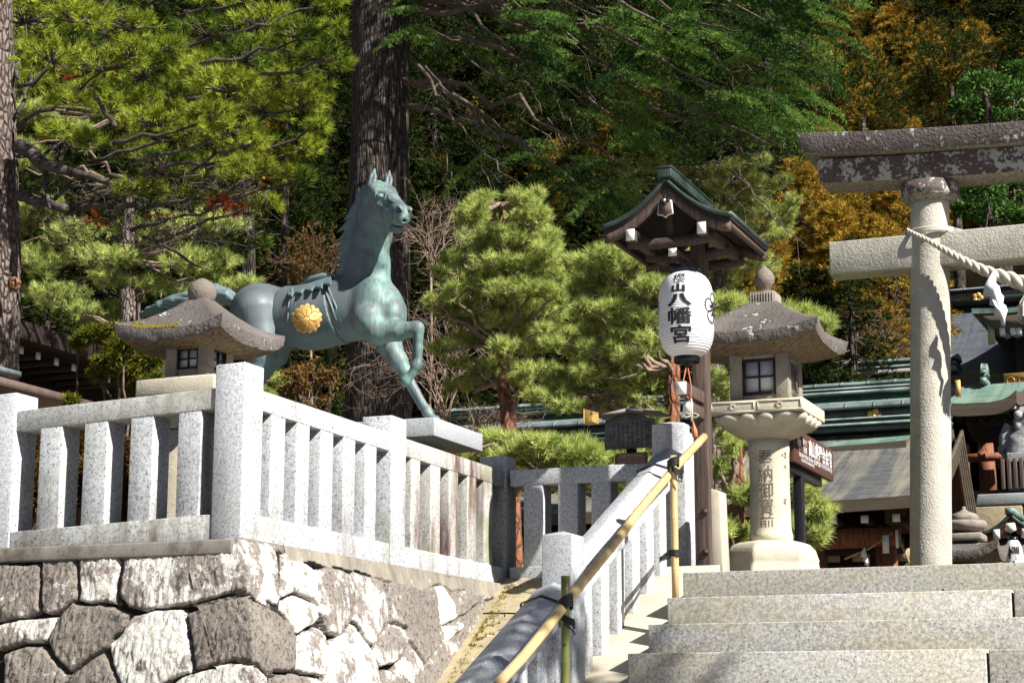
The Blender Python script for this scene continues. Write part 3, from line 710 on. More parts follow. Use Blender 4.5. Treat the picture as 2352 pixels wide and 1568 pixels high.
def wallface(side):
    polys = []
    for sd, cc, pts, tint in ST:
        if sd == side or sd == 'B':
            W = np.array([onwall(*cc(a, b), side) for a, b in pts]); polys.append((W[:, [0, 2]] if side == 'L' else W[:, [1, 2]], tint))
    if side == 'L': s = np.arange(-7.9, -4.30, .0075)
    else: s = np.arange(7.6, 11.40, .008)
    z = np.arange(-.20, .885, .0075)
    gs, gz = np.meshgrid(s, z, indexing='ij'); Pt = np.stack([gs.ravel(), gz.ravel()], -1)
    wob = np.stack([fbm(np.stack([Pt[:, 0], Pt[:, 1], Pt[:, 0] * 0 + 3], -1), 9, 4), fbm(np.stack([Pt[:, 0], Pt[:, 1], Pt[:, 0] * 0 + 9], -1), 9, 4)], -1) * .035
    Pw = Pt + wob
    H = np.full(len(Pt), -.06); Tn = np.full(len(Pt), 0.0)
    for poly, tint in polys:
        ins = inside(Pw, poly)
        if not ins.any(): continue
        q = Pw[ins]; d = np.full(len(q), 9.)
        for i in range(len(poly)): d = np.minimum(d, seg_dist(q, poly[i], poly[(i + 1) % len(poly)]))
        d = d + .006; e = np.clip(d / .022, 0, 1); prof = (1 - (1 - e) ** 2.2) * .060 - .06 + np.clip(d / .16, 0, 1) * .018
        H[ins] = np.maximum(H[ins], prof); Tn[ins] = tint
    # stones beyond the traced area (far left, very low)
    miss = H <= -.059
    # mortar band under the fence
    cap_z = (.80 - .0 * gs) if side == 'L' else (.795 - .05 * (gs - 8) )
    if side == 'L':
        cap = (gz > .838 - .012 * (-4.7 - gs)).ravel()
    else:
        cap = (gz > .80 + fbm(np.stack([gs, gz * 0, gz * 0], -1), 2.5, 3) * .12 - .01 * (gs - 8)).ravel() & (gs.ravel() > 8.38)
        fill = miss & (((Pt[:, 1] > zr(Pt[:, 0]) + .1) & (Pt[:, 0] > 9.4)) | (Pt[:, 1] < zr(Pt[:, 0]) + .14)); H[fill] = -.022; Tn[fill] = .45
    H3 = np.stack([Pt[:, 0], Pt[:, 1], np.full(len(Pt), 0.0 if side == 'L' else 7.7)], -1)
    rough = fbm(H3, 10, 5, .6) * .024 + fbm(H3 * [1.8, 1, 1], 26, 3) * .012
    rough += -np.clip(.10 - np.abs(fbm(H3 * [3.2, .7, 1], 9, 3)), 0, .1) * .06 * (Tn > .05)
    H = H + rough * (Tn > .05)
    capm = cap & (H < .1)
    H[capm] = -.012 + fbm(H3[capm] * [1, .6, 1], 12, 3) * .012; 
    H = H.reshape(gs.shape); Tn = Tn.reshape(gs.shape)
    if side == 'L':
        nrm = np.array([0, -1, BAT * 0.0]); P = np.stack([gs, 7.965 - BAT * (.88 - gz) - H, gz], -1)
        lim = -4.655 + BAT * (.88 - gz)      # corner line
        # clip to the corner: slide vertices beyond it back along the right face
        over = gs - lim
        P[..., 0] = np.where(over > 0, lim + np.minimum(0, H) * 0 + H.clip(-.02, .03), P[..., 0])
        P[..., 1] = np.where(over > 0, P[..., 1] + over, P[..., 1])
    else:
        P = np.stack([-4.655 + BAT * (.88 - gz) + H, gs, gz], -1)
        lim = 7.965 - BAT * (.88 - gz); over = lim - gs
        P[..., 1] = np.where(over > 0, lim - H.clip(-.02, .03), P[..., 1])
        P[..., 0] = np.where(over > 0, P[..., 0] - over, P[..., 0])
    return P, Tn, capm.reshape(gs.shape)
T = thing('stone_wall', 'retaining wall of large lichen whitened boulders below the granite fence corner', 'stone wall', (X0, 8, LOW))
for side in 'LR':
    P, Tn, cp = wallface(side)
    m = MB(); m.grid(P if side == 'L' else P, att=Tn)
    o = part('wall_face', m, M['wall'], T, smooth=True, attr=True)
    o.data.materials.append(M['cap'] if side == 'L' else M['mortar'])
    nz = P.shape[1]; c = (cp[:-1, :-1] & cp[1:, 1:]).ravel()
    o.data.polygons.foreach_set('material_index', c.astype(np.int32)); o.data.update()
m = MB(); m.box(-40, X0 - .02, 8.02, 8.155, LOW, .872); m.box(-4.89, X0 - .04, 8.155, 11.34, LOW, .872)
m.box(-40, -4.7, 7.93, 8.02, .80, .874); m.box(-4.72, -4.665, 8.0, 11.36, .82, .876)
m.box(-40, -7.88, 7.75, 8.0, LOW, .8); m.box(-8, -4.55, 7.75, 7.93, LOW, -.15)
part('wall_core', m, M['cap'], T, bevel=0.01)

# ================================================================== STONE LANTERNS
def fin_prof(m, c, s, rot=0):   # jewel finial: neck, bulb, pointed tip
    m.lathe([(0.045 * s, 0), (0.05 * s, .02 * s), (.075 * s, .045 * s), (.098 * s, .09 * s), (.10 * s, .13 * s), (.085 * s, .18 * s), (.055 * s, .215 * s), (.022 * s, .245 * s), (.006 * s, .262 * s)], c, 20)
def roof_mesh(hs, zt, ze_, thick, top_r, upturn, cx, cy, n=26, concave=1.0, rough=.008, under=0.0, seed=0):
    """square stone roof: hs half size, zt top height, ze_ eave height (top edge)"""
    u = np.linspace(-1, 1, 2 * n + 1); gx, gy = np.meshgrid(u, u, indexing='ij')
    r = np.maximum(abs(gx), abs(gy)); k = np.clip((r - top_r) / (1 - top_r), 0, 1)
    h = zt - (zt - ze_) * (1 - (1 - k) ** concave)
    cor = (np.minimum(abs(gx), abs(gy)) / np.maximum(r, 1e-6)) ** 3 * k ** 2
    up = upturn * cor
    X = cx + gx * hs * (1 + .03 * cor); Y = cy + gy * hs * (1 + .03 * cor)
    T_ = np.stack([X, Y, h + up], -1)
    B_ = np.stack([cx + gx * hs * .985, cy + gy * hs * .985, ze_ - thick + up * .9 - under * (1 - k) + (zt - ze_) * 0], -1)
    if rough:
        T_[..., 2] += fbm(T_ + seed, 9, 4) * rough * 2; e = r > .97
        T_[..., 2] += np.where(e, fbm(T_ + seed, 30, 3) * rough * 2.2, 0)
        B_[..., 2] += fbm(B_ + seed, 14, 4) * rough * 1.5
    m = MB(); N_ = 2 * n + 1
    m.grid(T_); m.grid(B_[::-1])
    def rim(idx):
        A = np.array([T_[i, j] for i, j in idx]); C = np.array([B_[i, j] for i, j in idx]); L = [A, A * .75 + C * .25, (A + C) / 2, A * .25 + C * .75, C]
        L = np.array(L); 
        nr = A - [cx, cy, 0]; nr[:, 2] = 0; nr /= np.linalg.norm(nr, axis=1)[:, None]
        for q in (1, 2, 3): L[q] += nr * (fbm(L[q] + seed, 22, 3)[:, None] * rough * 2.2 + .006)
        m.grid(L)
    R_ = range(N_)
    rim([(i, 0) for i in R_]); rim([(N_ - 1, j) for j in R_]); rim([(i, N_ - 1) for i in reversed(R_)]); rim([(0, j) for j in reversed(R_)])
    return m
def window_parts(T, x0, x1, z0, z1, ysurf, face='front', recess=.012, xs_=None):
    """wooden 2x2 lattice frame with paper pane; face front: plane y=ysurf facing -Y; face right: plane x=ysurf facing +X"""
    fw = (x1 - x0) * .07; f = MB(); p = MB()
    def bx(m, a, b, c, d, o0, o1):
        if face == 'front': m.box(a, b, ysurf - o1, ysurf - o0, c, d)
        else: m.box(ysurf + o0, ysurf + o1, a, b, c, d)
    for a, b, c, d, o in [(x0, x1, z0, z0 + fw, .0), (x0, x1, z1 - fw, z1, .0), (x0, x0 + fw, z0 + fw, z1 - fw, 0), (x1 - fw, x1, z0 + fw, z1 - fw, 0)]:
        bx(f, a, b, c, d, -.01, .008)
    xm, zm = (x0 + x1) / 2, (z0 + z1) / 2
    bx(f, xm - fw * .35, xm + fw * .35, z0 + fw, z1 - fw, -.01, .004); bx(f, x0 + fw, xm - fw * .35, zm - fw * .35, zm + fw * .35, -.01, .004); bx(f, xm + fw * .35, x1 - fw, zm - fw * .35, zm + fw * .35, -.01, .004)
    bx(p, x0 + fw * .5, x1 - fw * .5, z0 + fw * .5, z1 - fw * .5, -.02, -.012)
    w = part('window', f, M['wood_dark'], T); 
    b = wb(w); WB[w.name] = wb(T)
    o = link('pane', p.mesh('pane', M['pane'], wb(T)), w)
    return w
def firebox(T, cx, cy, hw, hd, z0, z1, m_, ww=.56, wz=(.2, .86), sides=('front', 'right'), cham=.0):
    """stone box with recessed window openings"""
    m = MB(); wd = 2 * hw * ww / 2; za, zb = z0 + (z1 - z0) * wz[0], z0 + (z1 - z0) * wz[1]
    # corner pillars, sill and lintel butted together
    ex, ey = hw - wd, hd - wd
    for sx in (-1, 1):
        for sy in (-1, 1):
            x = sorted((cx + sx * hw, cx + sx * (hw - ex))); y = sorted((cy + sy * hd, cy + sy * (hd - ey)))
            m.box(x[0], x[1], y[0], y[1], z0, z1)
    i = .014
    for a, b in ((z0, za), (zb, z1)):
        m.box(cx - wd, cx + wd, cy - hd + i, cy + hd - i, a, b); m.box(cx - hw + i, cx - wd, cy - wd, cy + wd, a, b); m.box(cx + wd, cx + hw - i, cy - wd, cy + wd, a, b)
    part('fire_box', m, m_, T, bevel=.006)
    if 'front' in sides: window_parts(T, cx - wd, cx + wd, za, zb, cy - hd + .016, 'front')
    if 'right' in sides: window_parts(T, cy - wd, cy + wd, za, zb, cx + hw - .016, 'right')
    m = MB(); m.box(cx - wd, cx + wd, cy + hd - .03, cy + hd - .014, za, zb); m.box(cx - hw + .014, cx - hw + .03, cy - wd, cy + wd, za, zb)
    if 'right' not in sides: m.box(cx + hw - .05, cx + hw - .03, cy - wd, cy + wd, za, zb)
    part('back_plate', m, m_, T)

# --- left lantern
cxl = atY(268, 740, 8.52)[0]; cxr = atY(509, 735, 8.52)[0]
hs = (cxr - cxl) / 2; lx = (cxl + cxr) / 2; ly = 8.52 + hs
tl = 0; LZ = atY(400, 750, 8.52)[2]
T = thing('stone_lantern', 'dark roofed stone lantern with mossy eaves behind the fence, below the horse tail', 'stone lantern', (lx, ly, .875))
ztip = atY(462, 640, ly)[2]; zfb = atY(462, 688, ly)[2]
m = MB(); m.lathe([(.045, 0), (.045, .02), (.052, .035), (.068, .055), (.080, .09), (.078, .122), (.060, .152), (.030, .173), (.010, .182)], (lx, ly, ztip - .182), 24); part('finial', m, M['roof_edge'], T, smooth=True)
rm = roof_mesh(hs, zfb + .01, LZ, 0.068, .12, .055, lx, ly, concave=1.3, under=.02, seed=3, rough=.007)
rf = part('roof', rm, M['lantern_roof'], T, smooth=True)
# moss on the front eave
m = MB(); q = rng.random((260, 2)); Pm_ = np.stack([lx - hs * (.75 - .85 * q[:, 0]), ly - hs * (.97 - .14 * q[:, 1] ** 2), np.full(260, 0.)], -1)
u_ = (Pm_[:, 0] - lx) / hs; v_ = (Pm_[:, 1] - ly) / hs; rr_ = np.maximum(abs(u_), abs(v_)); kk = (rr_ - .12) / .88
zz_ = (zfb + .01) - ((zfb + .01) - LZ) * (1 - (1 - kk) ** 1.3) + .055 * (np.minimum(abs(u_), abs(v_)) / rr_) ** 3 * kk ** 2
for i in range(260): m.ball((Pm_[i, 0], Pm_[i, 1], zz_[i]), (rng.uniform(.008, .022), rng.uniform(.006, .016), rng.uniform(.003, .007)), 6, 4)
mo = link('moss', m.mesh('moss', M['moss'], wb(T), True, False), rf); mo['kind'] = 'stuff'
bz0 = atY(430, 868, 8.86)[2]; zbx = atY(430, 782, 8.72)[2] + .05
bx0 = atY(378, 850, 8.74)[0]; bx1 = atY(470, 850, 8.74)[0]; bhw = (bx1 - bx0) / 2; 
bcx = (bx0 + bx1) / 2
firebox(T, lx, ly, bhw * 1.06, bhw * 1.06, bz0 - .038, LZ - .045, M['lantern_grey'], .50, (.30, .84))
m = MB(); ph = (atY(500, 890, 8.66)[0] - atY(315, 890, 8.66)[0]) / 2 * .98
m.box(lx - ph, lx + ph, ly - ph, ly + ph, bz0 - .14, bz0 - .04); part('platform', m, M['lantern'], T, bevel=.012)
m = MB(); m.poly([(ph * .8, bz0 - .30), (ph * .9, bz0 - .26), (ph * 1.25, bz0 - .142)], (lx, ly, 0)); part('platform_base', m, M['lantern'], T, bevel=.01)
m = MB(); m.poly([(.27, .93), (.25, 1.02), (.19, 1.10), (.17, bz0 - .302)], (lx, ly, 0)); part('column', m, M['lantern'], T, bevel=.01)
m = MB(); m.poly([(.46, .87), (.46, .95), (.36, 1.0), (.30, 1.03)], (lx, ly, 0)); part('foot', m, M['lantern_grey'], T, bevel=.01)

# --- right lantern
YR = 12.0
fy = YR - .42
rx0, rx1 = atY(1610, 800, fy)[0], atY(1877, 760, fy)[0]; hs = (rx1 - rx0) / 2; rx = (rx0 + rx1) / 2 ; ry = fy + hs
cxm = (atY(1718, 1100, 12)[0] + atY(1818, 1100, 12)[0]) / 2
rx = cxm; hs = .44; ry = 12.0
T = thing('stone_lantern', 'tall cream stone lantern with thick lichened roof beside the white paper lantern', 'stone lantern', (rx, ry, TOPZ))
z = lambda py, Y=12.0, px=1765: atY(px, py, Y)[2]
m = MB(); fin_prof(m, (rx, ry, z(668)), 1.02 * (z(610) - z(668)) / .262 ); part('finial', m, M['roof_edge'], T, smooth=True)
m = MB(); m.lathe([(.048, z(672) - z(668)), (.044, 0), (.055, .005)], (rx, ry, z(668)), 16)
zb_ = z(704); zt_ = z(674)
m.box(rx - .085, rx + .085, ry - .085, ry + .085, zb_ - .02, zt_)
for i in range(9): m.box(rx - .08 + .0185 * i, rx - .07 + .0185 * i, ry - .092, ry - .085, zb_, zt_ - .012); m.box(rx + .085, rx + .092, ry - .08 + .0185 * i, ry - .07 + .0185 * i, zb_, zt_ - .012)
part('finial_neck', m, M['lantern_grey'], T, bevel=.004)
ztop = z(700); zev = atY(1749, 757, 11.56)[2]
rm = roof_mesh(hs, ztop, zev, .072, .24, .06, rx, ry, concave=1.05, under=.055, seed=9, rough=.009)
part('roof', rm, M['lantern_roof'], T, smooth=True)
f0 = 12 - .225
zb0, zb1 = z(913, f0), z(790, f0)
bhw = (atY(1818, 860, f0)[0] - atY(1682.6, 860, f0)[0]) / 2
firebox(T, rx - .005, ry, bhw, bhw, zb0, zev - .072, M['lantern_grey'], .57, (.10, .80), ('front',))
m = MB(); m.tube([(rx + bhw + .001, ry + .02 + .035 * math.cos(a), z(880) + .075 * math.sin(a)) for a in np.linspace(.6, 2 * math.pi - .6, 14)], .008, 6)
part('moon_groove_shade', m, M['lantern_roof'], T)  # raised crescent; the shade of a cut groove put into its dark stone
fp = 12 - .34; pw_ = (atY(1850.3, 930, fp)[0] - atY(1635, 930, fp)[0]) / 2
m = MB(); zp0, zp1 = z(943, fp), z(912, fp)
m.box(rx - pw_, rx + pw_, ry - pw_, ry + pw_, zp0, zp1 - .003)
part('platform', m, M['lantern'], T, bevel=.008)
m = MB()      # carved panels on the platform edge
for k in range(2):
    a = rx - pw_ + .012 + k * pw_; b = rx - .010 + k * pw_
    for c in ((a, b, zp0 + .008, zp0 + .014), (a, b, zp1 - .02, zp1 - .014), (a, a + .006, zp0 + .014, zp1 - .02), (b - .006, b, zp0 + .014, zp1 - .02)): m.box(c[0], c[1], ry - pw_ - .005, ry - pw_ - .0005, c[2], c[3])
    cc_ = ((a + b) / 2, ry - pw_ - .003, (zp0 + zp1) / 2 - .003)
    for j in range(14):
        an = j * math.pi / 7; dx, dz = math.cos(an) * .026, math.sin(an) * .026
        m.tube([(cc_[0] + dx * .25, cc_[1], cc_[2] + dz * .25), (cc_[0] + dx, cc_[1], cc_[2] + dz)], .0028, 5)
part('carved_panel', m, M['lantern'], T)
# lotus bowl with scalloped petals
n = 160; a = np.arange(n) / n * 2 * math.pi; R = []
zc1, zc0 = zp0, z(1013)
def sq_r(a, r, p):  # superellipse radius
    return r / (abs(np.cos(a)) ** p + abs(np.sin(a)) ** p) ** (1 / p)
prof = [(0.0, 0.0, .42, 2), (0.10, .06, .52, 2.2), (.28, .2, .70, 2.6), (.5, .45, .84, 3.2), (.72, .8, .93, 4.5), (.9, 1.0, .97, 6), (1.0, .6, .955, 7), (1.0, 0.0, .90, 8)]
for t_, amp, rr, p in prof:
    r = sq_r(a, pw_ * rr, p); pet = abs(np.sin(a * 8)) ; r = r * (1 + .12 * amp * (pet ** .6 - .6)); zz = zc0 + (zc1 - zc0) * t_ - .035 * amp * (1 - pet ** .7) * (t_ > .6)
    R.append(np.stack([rx + r * np.cos(a), ry + r * np.sin(a), zz + 0 * a], -1))
m = MB(); m.loft(R); part('lotus_bowl', m, M['lantern'], T, smooth=True)
colr = (atY(1818, 1130, 12)[0] - atY(1718, 1130, 12)[0]) / 2 * .955
m = MB(); zc_b = z(1248); zc_t = zc0 + .01; H_ = zc_t - zc_b
m.lathe([(colr * 1.02, zc_b), (colr * 1.02, zc_b + .055), (colr * .985, zc_b + .065), (colr * .95, zc_b + .1), (colr * .93, zc_b + H_ * .5), (colr * .94, zc_t - .10), (colr * .97, zc_t - .075), (colr * .97, zc_t)], (rx, ry, 0), 48)
col_part = part('column', m, M['lantern'], T, smooth=True)
m = MB(); br = (atY(1886, 1290, 12)[0] - atY(1668, 1290, 12)[0]) / 2
pr = [(br * 1.06, TOPZ - z(1248)), (br * 1.06, z(1305) - .03 - z(1248)), (br * 1.0, z(1303) - z(1248)), (br * .985, z(1293) - z(1248)), (br * 1.0, z(1288) - z(1248)), (br * .93, z(1266) - z(1248)), (br * .82, z(1252) - z(1248)), (br * .66, z(1246) - z(1248)), (br * .3, z(1246) - z(1248))]
m.lathe(pr, (rx, ry, z(1248)), 6, rot=math.radians(22)); o = part('foot', m, M['lantern'], T, bevel=.02, seg=4)
# engraved writing on the column
def on_cyl(V, c, r, ang0, push=.002, prof_fn=None):
    th = V[:, 0] / r + ang0
    rr = r + push if prof_fn is None else prof_fn(V[:, 1]) + push
    return np.stack([c[0] + rr * np.sin(th), c[1] - rr * np.cos(th), c[2] + V[:, 1]], -1)
m = MB(); g0 = -math.radians(22) + .04
for k, ch in enumerate('奉納御寶前'):
    V, F = text_mb(ch, .105, .0, maxlen=.03); V[:, 1] *= 1.12
    V[:, 1] += z(1055 + k * 37.5) ; V[:, 0] -= 0.01
    m.add(on_cyl(V, (rx, ry, 0), colr * .945, math.radians(7), .0015), F)
part('engraved_writing', m, simple('engraving_shadow_stone', (0.20, 0.165, 0.12), 0.9), T)
m = MB()
for k, ch in enumerate('明治三十一年十二月'):
    V, F = text_mb(ch, .055, -.002, maxlen=.03); V[:, 1] += z(1050 + k * 21)
    m.add(on_cyl(V, (rx, ry, 0), colr * .945, math.radians(62), .001), F)
part('engraved_date', m, bpy.data.materials['engraving_shadow_stone'], T)

# ================================================================== TORII GATE
YT = 15.0
xa, xb = atY(2090, 1200, YT)[0], atY(2185, 1200, YT)[0]; tr_b = (xb - xa) / 2 * 1.0; tx = (xa + xb) / 2
top_l, top_r = atY(2092, 470, YT)[0], atY(2181, 470, YT)[0]; tr_t = (top_r - top_l) / 2; ttx = (top_l + top_r) / 2; zct = atY(2140, 455, YT)[2]
HALF = 1.62; TCX = ttx + HALF
T = thing('torii_gate', 'large weathered granite torii gate with a blackened curved top beam', 'torii gate', (tx, YT, TOPZ))
def column(x_b, x_t, rb, rt, zb, zt):
    ts = np.linspace(0, 1, 40); a = np.arange(56) / 56 * 2 * math.pi; R = []
    for t_ in ts:
        r = rb + (rt - rb) * t_; c = (x_b + (x_t - x_b) * t_, YT, zb + (zt - zb) * t_)
        R.append(np.stack([c[0] + r * np.cos(a), c[1] + r * np.sin(a), np.full(56, c[2])], -1))
    R = np.array(R); nrm = R - R.mean(1, keepdims=True); nrm /= np.linalg.norm(nrm, axis=2)[..., None]
    R += nrm * fbm(R, 5, 4)[..., None] * .008
    m = MB(); m.loft(R); return m
dxb = tx + (ttx - tx) * ((TOPZ - 1.5) / (zct - 1.5)) * 1.0
part('column', column(dxb, ttx, tr_b * 1.015, tr_t, TOPZ, zct), M['torii'], T, smooth=True)
part('column', column(2 * TCX - dxb, 2 * TCX - ttx, tr_b * 1.015, tr_t, TOPZ, zct), M['torii'], T, smooth=True)
zr1, zr0 = atY(2140, 412, YT - .2)[2], atY(2140, 444, YT - .2)[2]
for cx_ in (ttx, 2 * TCX - ttx):
    m = MB(); m.lathe([(tr_t + .0, zr0 - .035), (tr_t + .05, zr0 - .012), (tr_t + .075, zr0 + .015), (tr_t + .075, zr1 + .01)], (cx_, YT, 0), 48); part('collar', m, M['torii_mid'], T, smooth=True)
nf = YT - .12
nz1, nz0 = atY(1904, 556, nf)[2], atY(1904, 632, nf)[2]; nx0 = atY(1904, 590, nf)[0]
nx1 = 2 * TCX - nx0
m = MB(); m.box(nx0, nx1, nf, YT + .12, nz0, nz1); part('tie_beam', m, M['torii'], T, bevel=.012)
for sx, cxx in ((-1, ttx), (1, ttx), (-1, 2 * TCX - ttx), (1, 2 * TCX - ttx)):
    a = cxx + sx * (tr_t * 1.03 + .0); b = cxx + sx * (tr_t * 1.03 + .13); m = MB()
    m.prism([(a, YT - .06, nz1 + .002), (b, YT - .06, nz1 + .002), (a, YT - .06, nz1 + .05)], (0, .12, 0))
    o = part('wedge', m, M['torii'], T); recalc(o)
# top beams: curved upwards to the ends
def beam(x_end, yf, depth, z_low, z_high, curve, slant_end, batter, name, mt):
    n = 60; xs_ = np.linspace(-x_end, x_end, n); R = []
    for x in xs_:
        t_ = abs(x) / x_end; c = curve * t_ ** 2.2
        s_ = math.copysign(1, x) * slant_end * (t_ > .999)
        yb, yt = 0.0, batter
        R.append([(TCX + x - s_ * 0, yf + yb, z_low + c), (TCX + x + s_ * 1, yf - yt, z_high + c), (TCX + x + s_ * 1, yf + depth + yt, z_high + c), (TCX + x, yf + depth - yb, z_low + c)])
    R = np.array(R); R += (fbm(R, 3, 3)[..., None]) * .012
    m = MB(); m.loft(R); o = part(name, m, mt, T, bevel=.006); recalc(o); return o
sy = YT - .17
crv = .085
bL, bM = atY(1883, 421, sy), atY(2070, 417.5, sy)
xe_s = TCX - bL[0]; zc0_ = bL[2] - crv
beam(xe_s, sy, .34, zc0_, zc0_ + .205, crv, .015, .012, 'middle_beam', M['torii_mid'])
kL = atY(1841, 361, sy - .10); xe_k = TCX - kL[0]
beam(xe_k, sy - .10, .54, zc0_ + .207, zc0_ + .207 + .165, crv * 1.45, .035, .03, 'top_beam', M['torii_top'])

# sacred rope between the columns
T = thing('sacred_rope', 'thick twisted white rope hung across the torii columns', 'rope', (TCX, YT - .3, nz1))
rope_px = [(2083, 527), (2100, 536), (2130, 551), (2170, 574), (2210, 597), (2250, 617), (2285, 630), (2320, 640), (2352, 652)]
yr0 = YT - .25
pts = [atY(px, py, yr0) for px, py in rope_px]; xs_ = np.array([p[0] for p in pts]); zs_ = np.array([p[2] for p in pts])
mid = TCX; half_x = np.concatenate([xs_, np.linspace(xs_[-1] + .15, mid, 6)]); zend = zs_[-1]
ext = zend - .06 - (zs_[-2] - zend) * 0 - np.linspace(0.0, .12, 6); half_z = np.concatenate([zs_, ext])
fx = np.linspace(half_x[0], mid, 240); fz = np.interp(fx, half_x, half_z); fr = np.interp(fx, [half_x[0], half_x[4], half_x[8], mid], [.012, .030, .055, .075])
fx2 = np.concatenate([fx, 2 * mid - fx[::-1][1:]]); fz2 = np.concatenate([fz, fz[::-1][1:]]); fr2 = np.concatenate([fr, fr[::-1][1:]])
ds = np.sqrt(np.diff(fx2) ** 2 + np.diff(fz2) ** 2); ph = np.concatenate([[0], np.cumsum(ds / (fr2[1:] * 3.6))]) * 2 * math.pi / 1.6
for s3 in range(3):
    P = []
    for i in range(len(fx2)):
        an = ph[i] + s3 * 2 * math.pi / 3; r = fr2[i] * .56
        P.append((fx2[i] + r * math.sin(an) * .35, yr0 + r * math.cos(an), fz2[i] + r * math.sin(an)))
    m = MB(); m.tube(P, fr2 * .60, 10); part('strand', m, M['rope'], T, smooth=True)
m = MB()
for k in range(3): torus(m, (ttx, YT, atY(2140, 524, YT - .2)[2] + .012 * k - .01), tr_t + .035, .011, n=40, tilt=.004)
part('binding_loop', m, M['rope'], T, smooth=True)
# zigzag paper streamer
def streamer(c, s, name='paper_streamer', label='white zigzag paper streamer hanging from the sacred rope'):
    pts = [(-.02, .02), (-.13, -.16), (-.15, -.30), (-.06, -.31), (-.075, -.42), (-.005, -.45), (-.03, -.55), (.04, -.58), (.06, -.70), (.105, -.72), (.11, -.60), (.145, -.50), (.13, -.44), (.095, -.41), (.11, -.32), (.07, -.26), (.06, -.18), (.02, -.13), (.03, 0)]
    P = [(c[0] + x * s * 1.0, c[1] + .02 * math.sin(y_ * 20) * s + x * s * .15, c[2] + y_ * s) for x, y_ in pts]
    m = MB(); m.prism(P, (.0, .003, 0)); o = single(name, m, M['white'], c, label, 'paper streamer'); recalc(o); return o
streamer(atY(2283, 627, yr0 - .07), .60)
# tassel
tc = atY(2338, 668, yr0); T2 = thing('rope_tassel', 'white rope tassel with frayed straw end at the right frame edge', 'tassel', tuple(tc))
m = MB()
for k in range(150):
    an = rng.uniform(0, 2 * math.pi); rr = math.sqrt(rng.random()); b = (tc[0] + .1 + rr * .13 * math.cos(an), tc[1] + rr * .13 * math.sin(an), atY(2338, 738, yr0)[2] + rng.uniform(-.01, .02))
    t_ = (tc[0] + .1 + rr * .03 * math.cos(an), tc[1] + rr * .03 * math.sin(an), tc[2]); mm_ = ((b[0] * .5 + t_[0] * .5) + .035 * rr * math.cos(an), (b[1] + t_[1]) / 2 + .035 * rr * math.sin(an), (b[2] + t_[2]) / 2)
    m.tube([t_, mm_, b], .0065, 5, cap=False)
part('fringe', m, M['rope'], T2, smooth=True)
m = MB(); m.tube([(tc[0] + .1, tc[1], tc[2] + .12), (tc[0] + .1, tc[1], tc[2] - .03)], .04, 12); part('knot', m, M['rope'], T2, smooth=True)

# ================================================================== ROOFED LAMP POST
YP = 11.05
px0, px1 = atY(1592, 900, YP)[0], atY(1632, 900, YP)[0]; pcx = (px0 + px1) / 2; phw = .047
T = thing('roofed_post', 'weathered timber post with a small curved copper gable roof holding the big paper lantern', 'lantern post', (pcx, YP, TOPZ))
m = MB(); m.box(pcx - phw, pcx + phw, YP - phw, YP + phw, TOPZ - .1, 2.99); part('post', m, M['wood'], T, bevel=.006)
yg0, yg1 = 10.6, 11.48
gap_ = atY(1522, 392, yg0); gl = atY(1380, 512, yg0); gr = atY(1680, 487, yg0)
gcx = (gl[0] + gr[0]) / 2; ghw = (gr[0] - gl[0]) / 2; gze = (gl[2] + gr[2]) / 2; gza = gap_[2]
def curve_z(u):  # u 0 at apex 1 at eave; concave
    return gza - .035 - (gza - .035 - gze) * (1 - (1 - u) ** 1.75)
us = np.concatenate([-np.linspace(1, 0, 16), np.linspace(0, 1, 16)[1:]])
def gable_shell(hw, off_t, off_b, y0, y1, nm, mt, par, sc=1.0, label=None):
    R = []
    for u in us:
        zt = curve_z(abs(u)); dz = (1.0 if abs(u) < 1 else 1)
        R.append([(gcx + u * hw, y0, zt + off_b), (gcx + u * hw, y1, zt + off_b), (gcx + u * hw, y1, zt + off_t), (gcx + u * hw, y0, zt + off_t)])
    m = MB(); m.loft(R); o = part(nm, m, mt, par); recalc(o); return o
gable_shell(ghw, .0, -.030, yg0, yg1, 'roof', M['copper'], T)
gable_shell(ghw * .985, -.031, -.048, yg0 + .012, yg1 - .012, 'roof_boards', M['wood_dark'], T)
for (a, b) in ((yg0 + .02, yg0 + .045), (yg1 - .045, yg1 - .02)):
    gable_shell(ghw * .965, -.049, -.115, a, b, 'bargeboard', M['wood'], T)
m = MB(); m.box(gcx - .045, gcx + .045, yg0 - .015, yg1 + .015, gza - .045, gza + .012); m.box(gcx - .052, gcx + .052, yg0 - .02, yg1 + .02, gza + .012, gza + .024)
part('ridge_cap', m, M['copper'], T, bevel=.004)
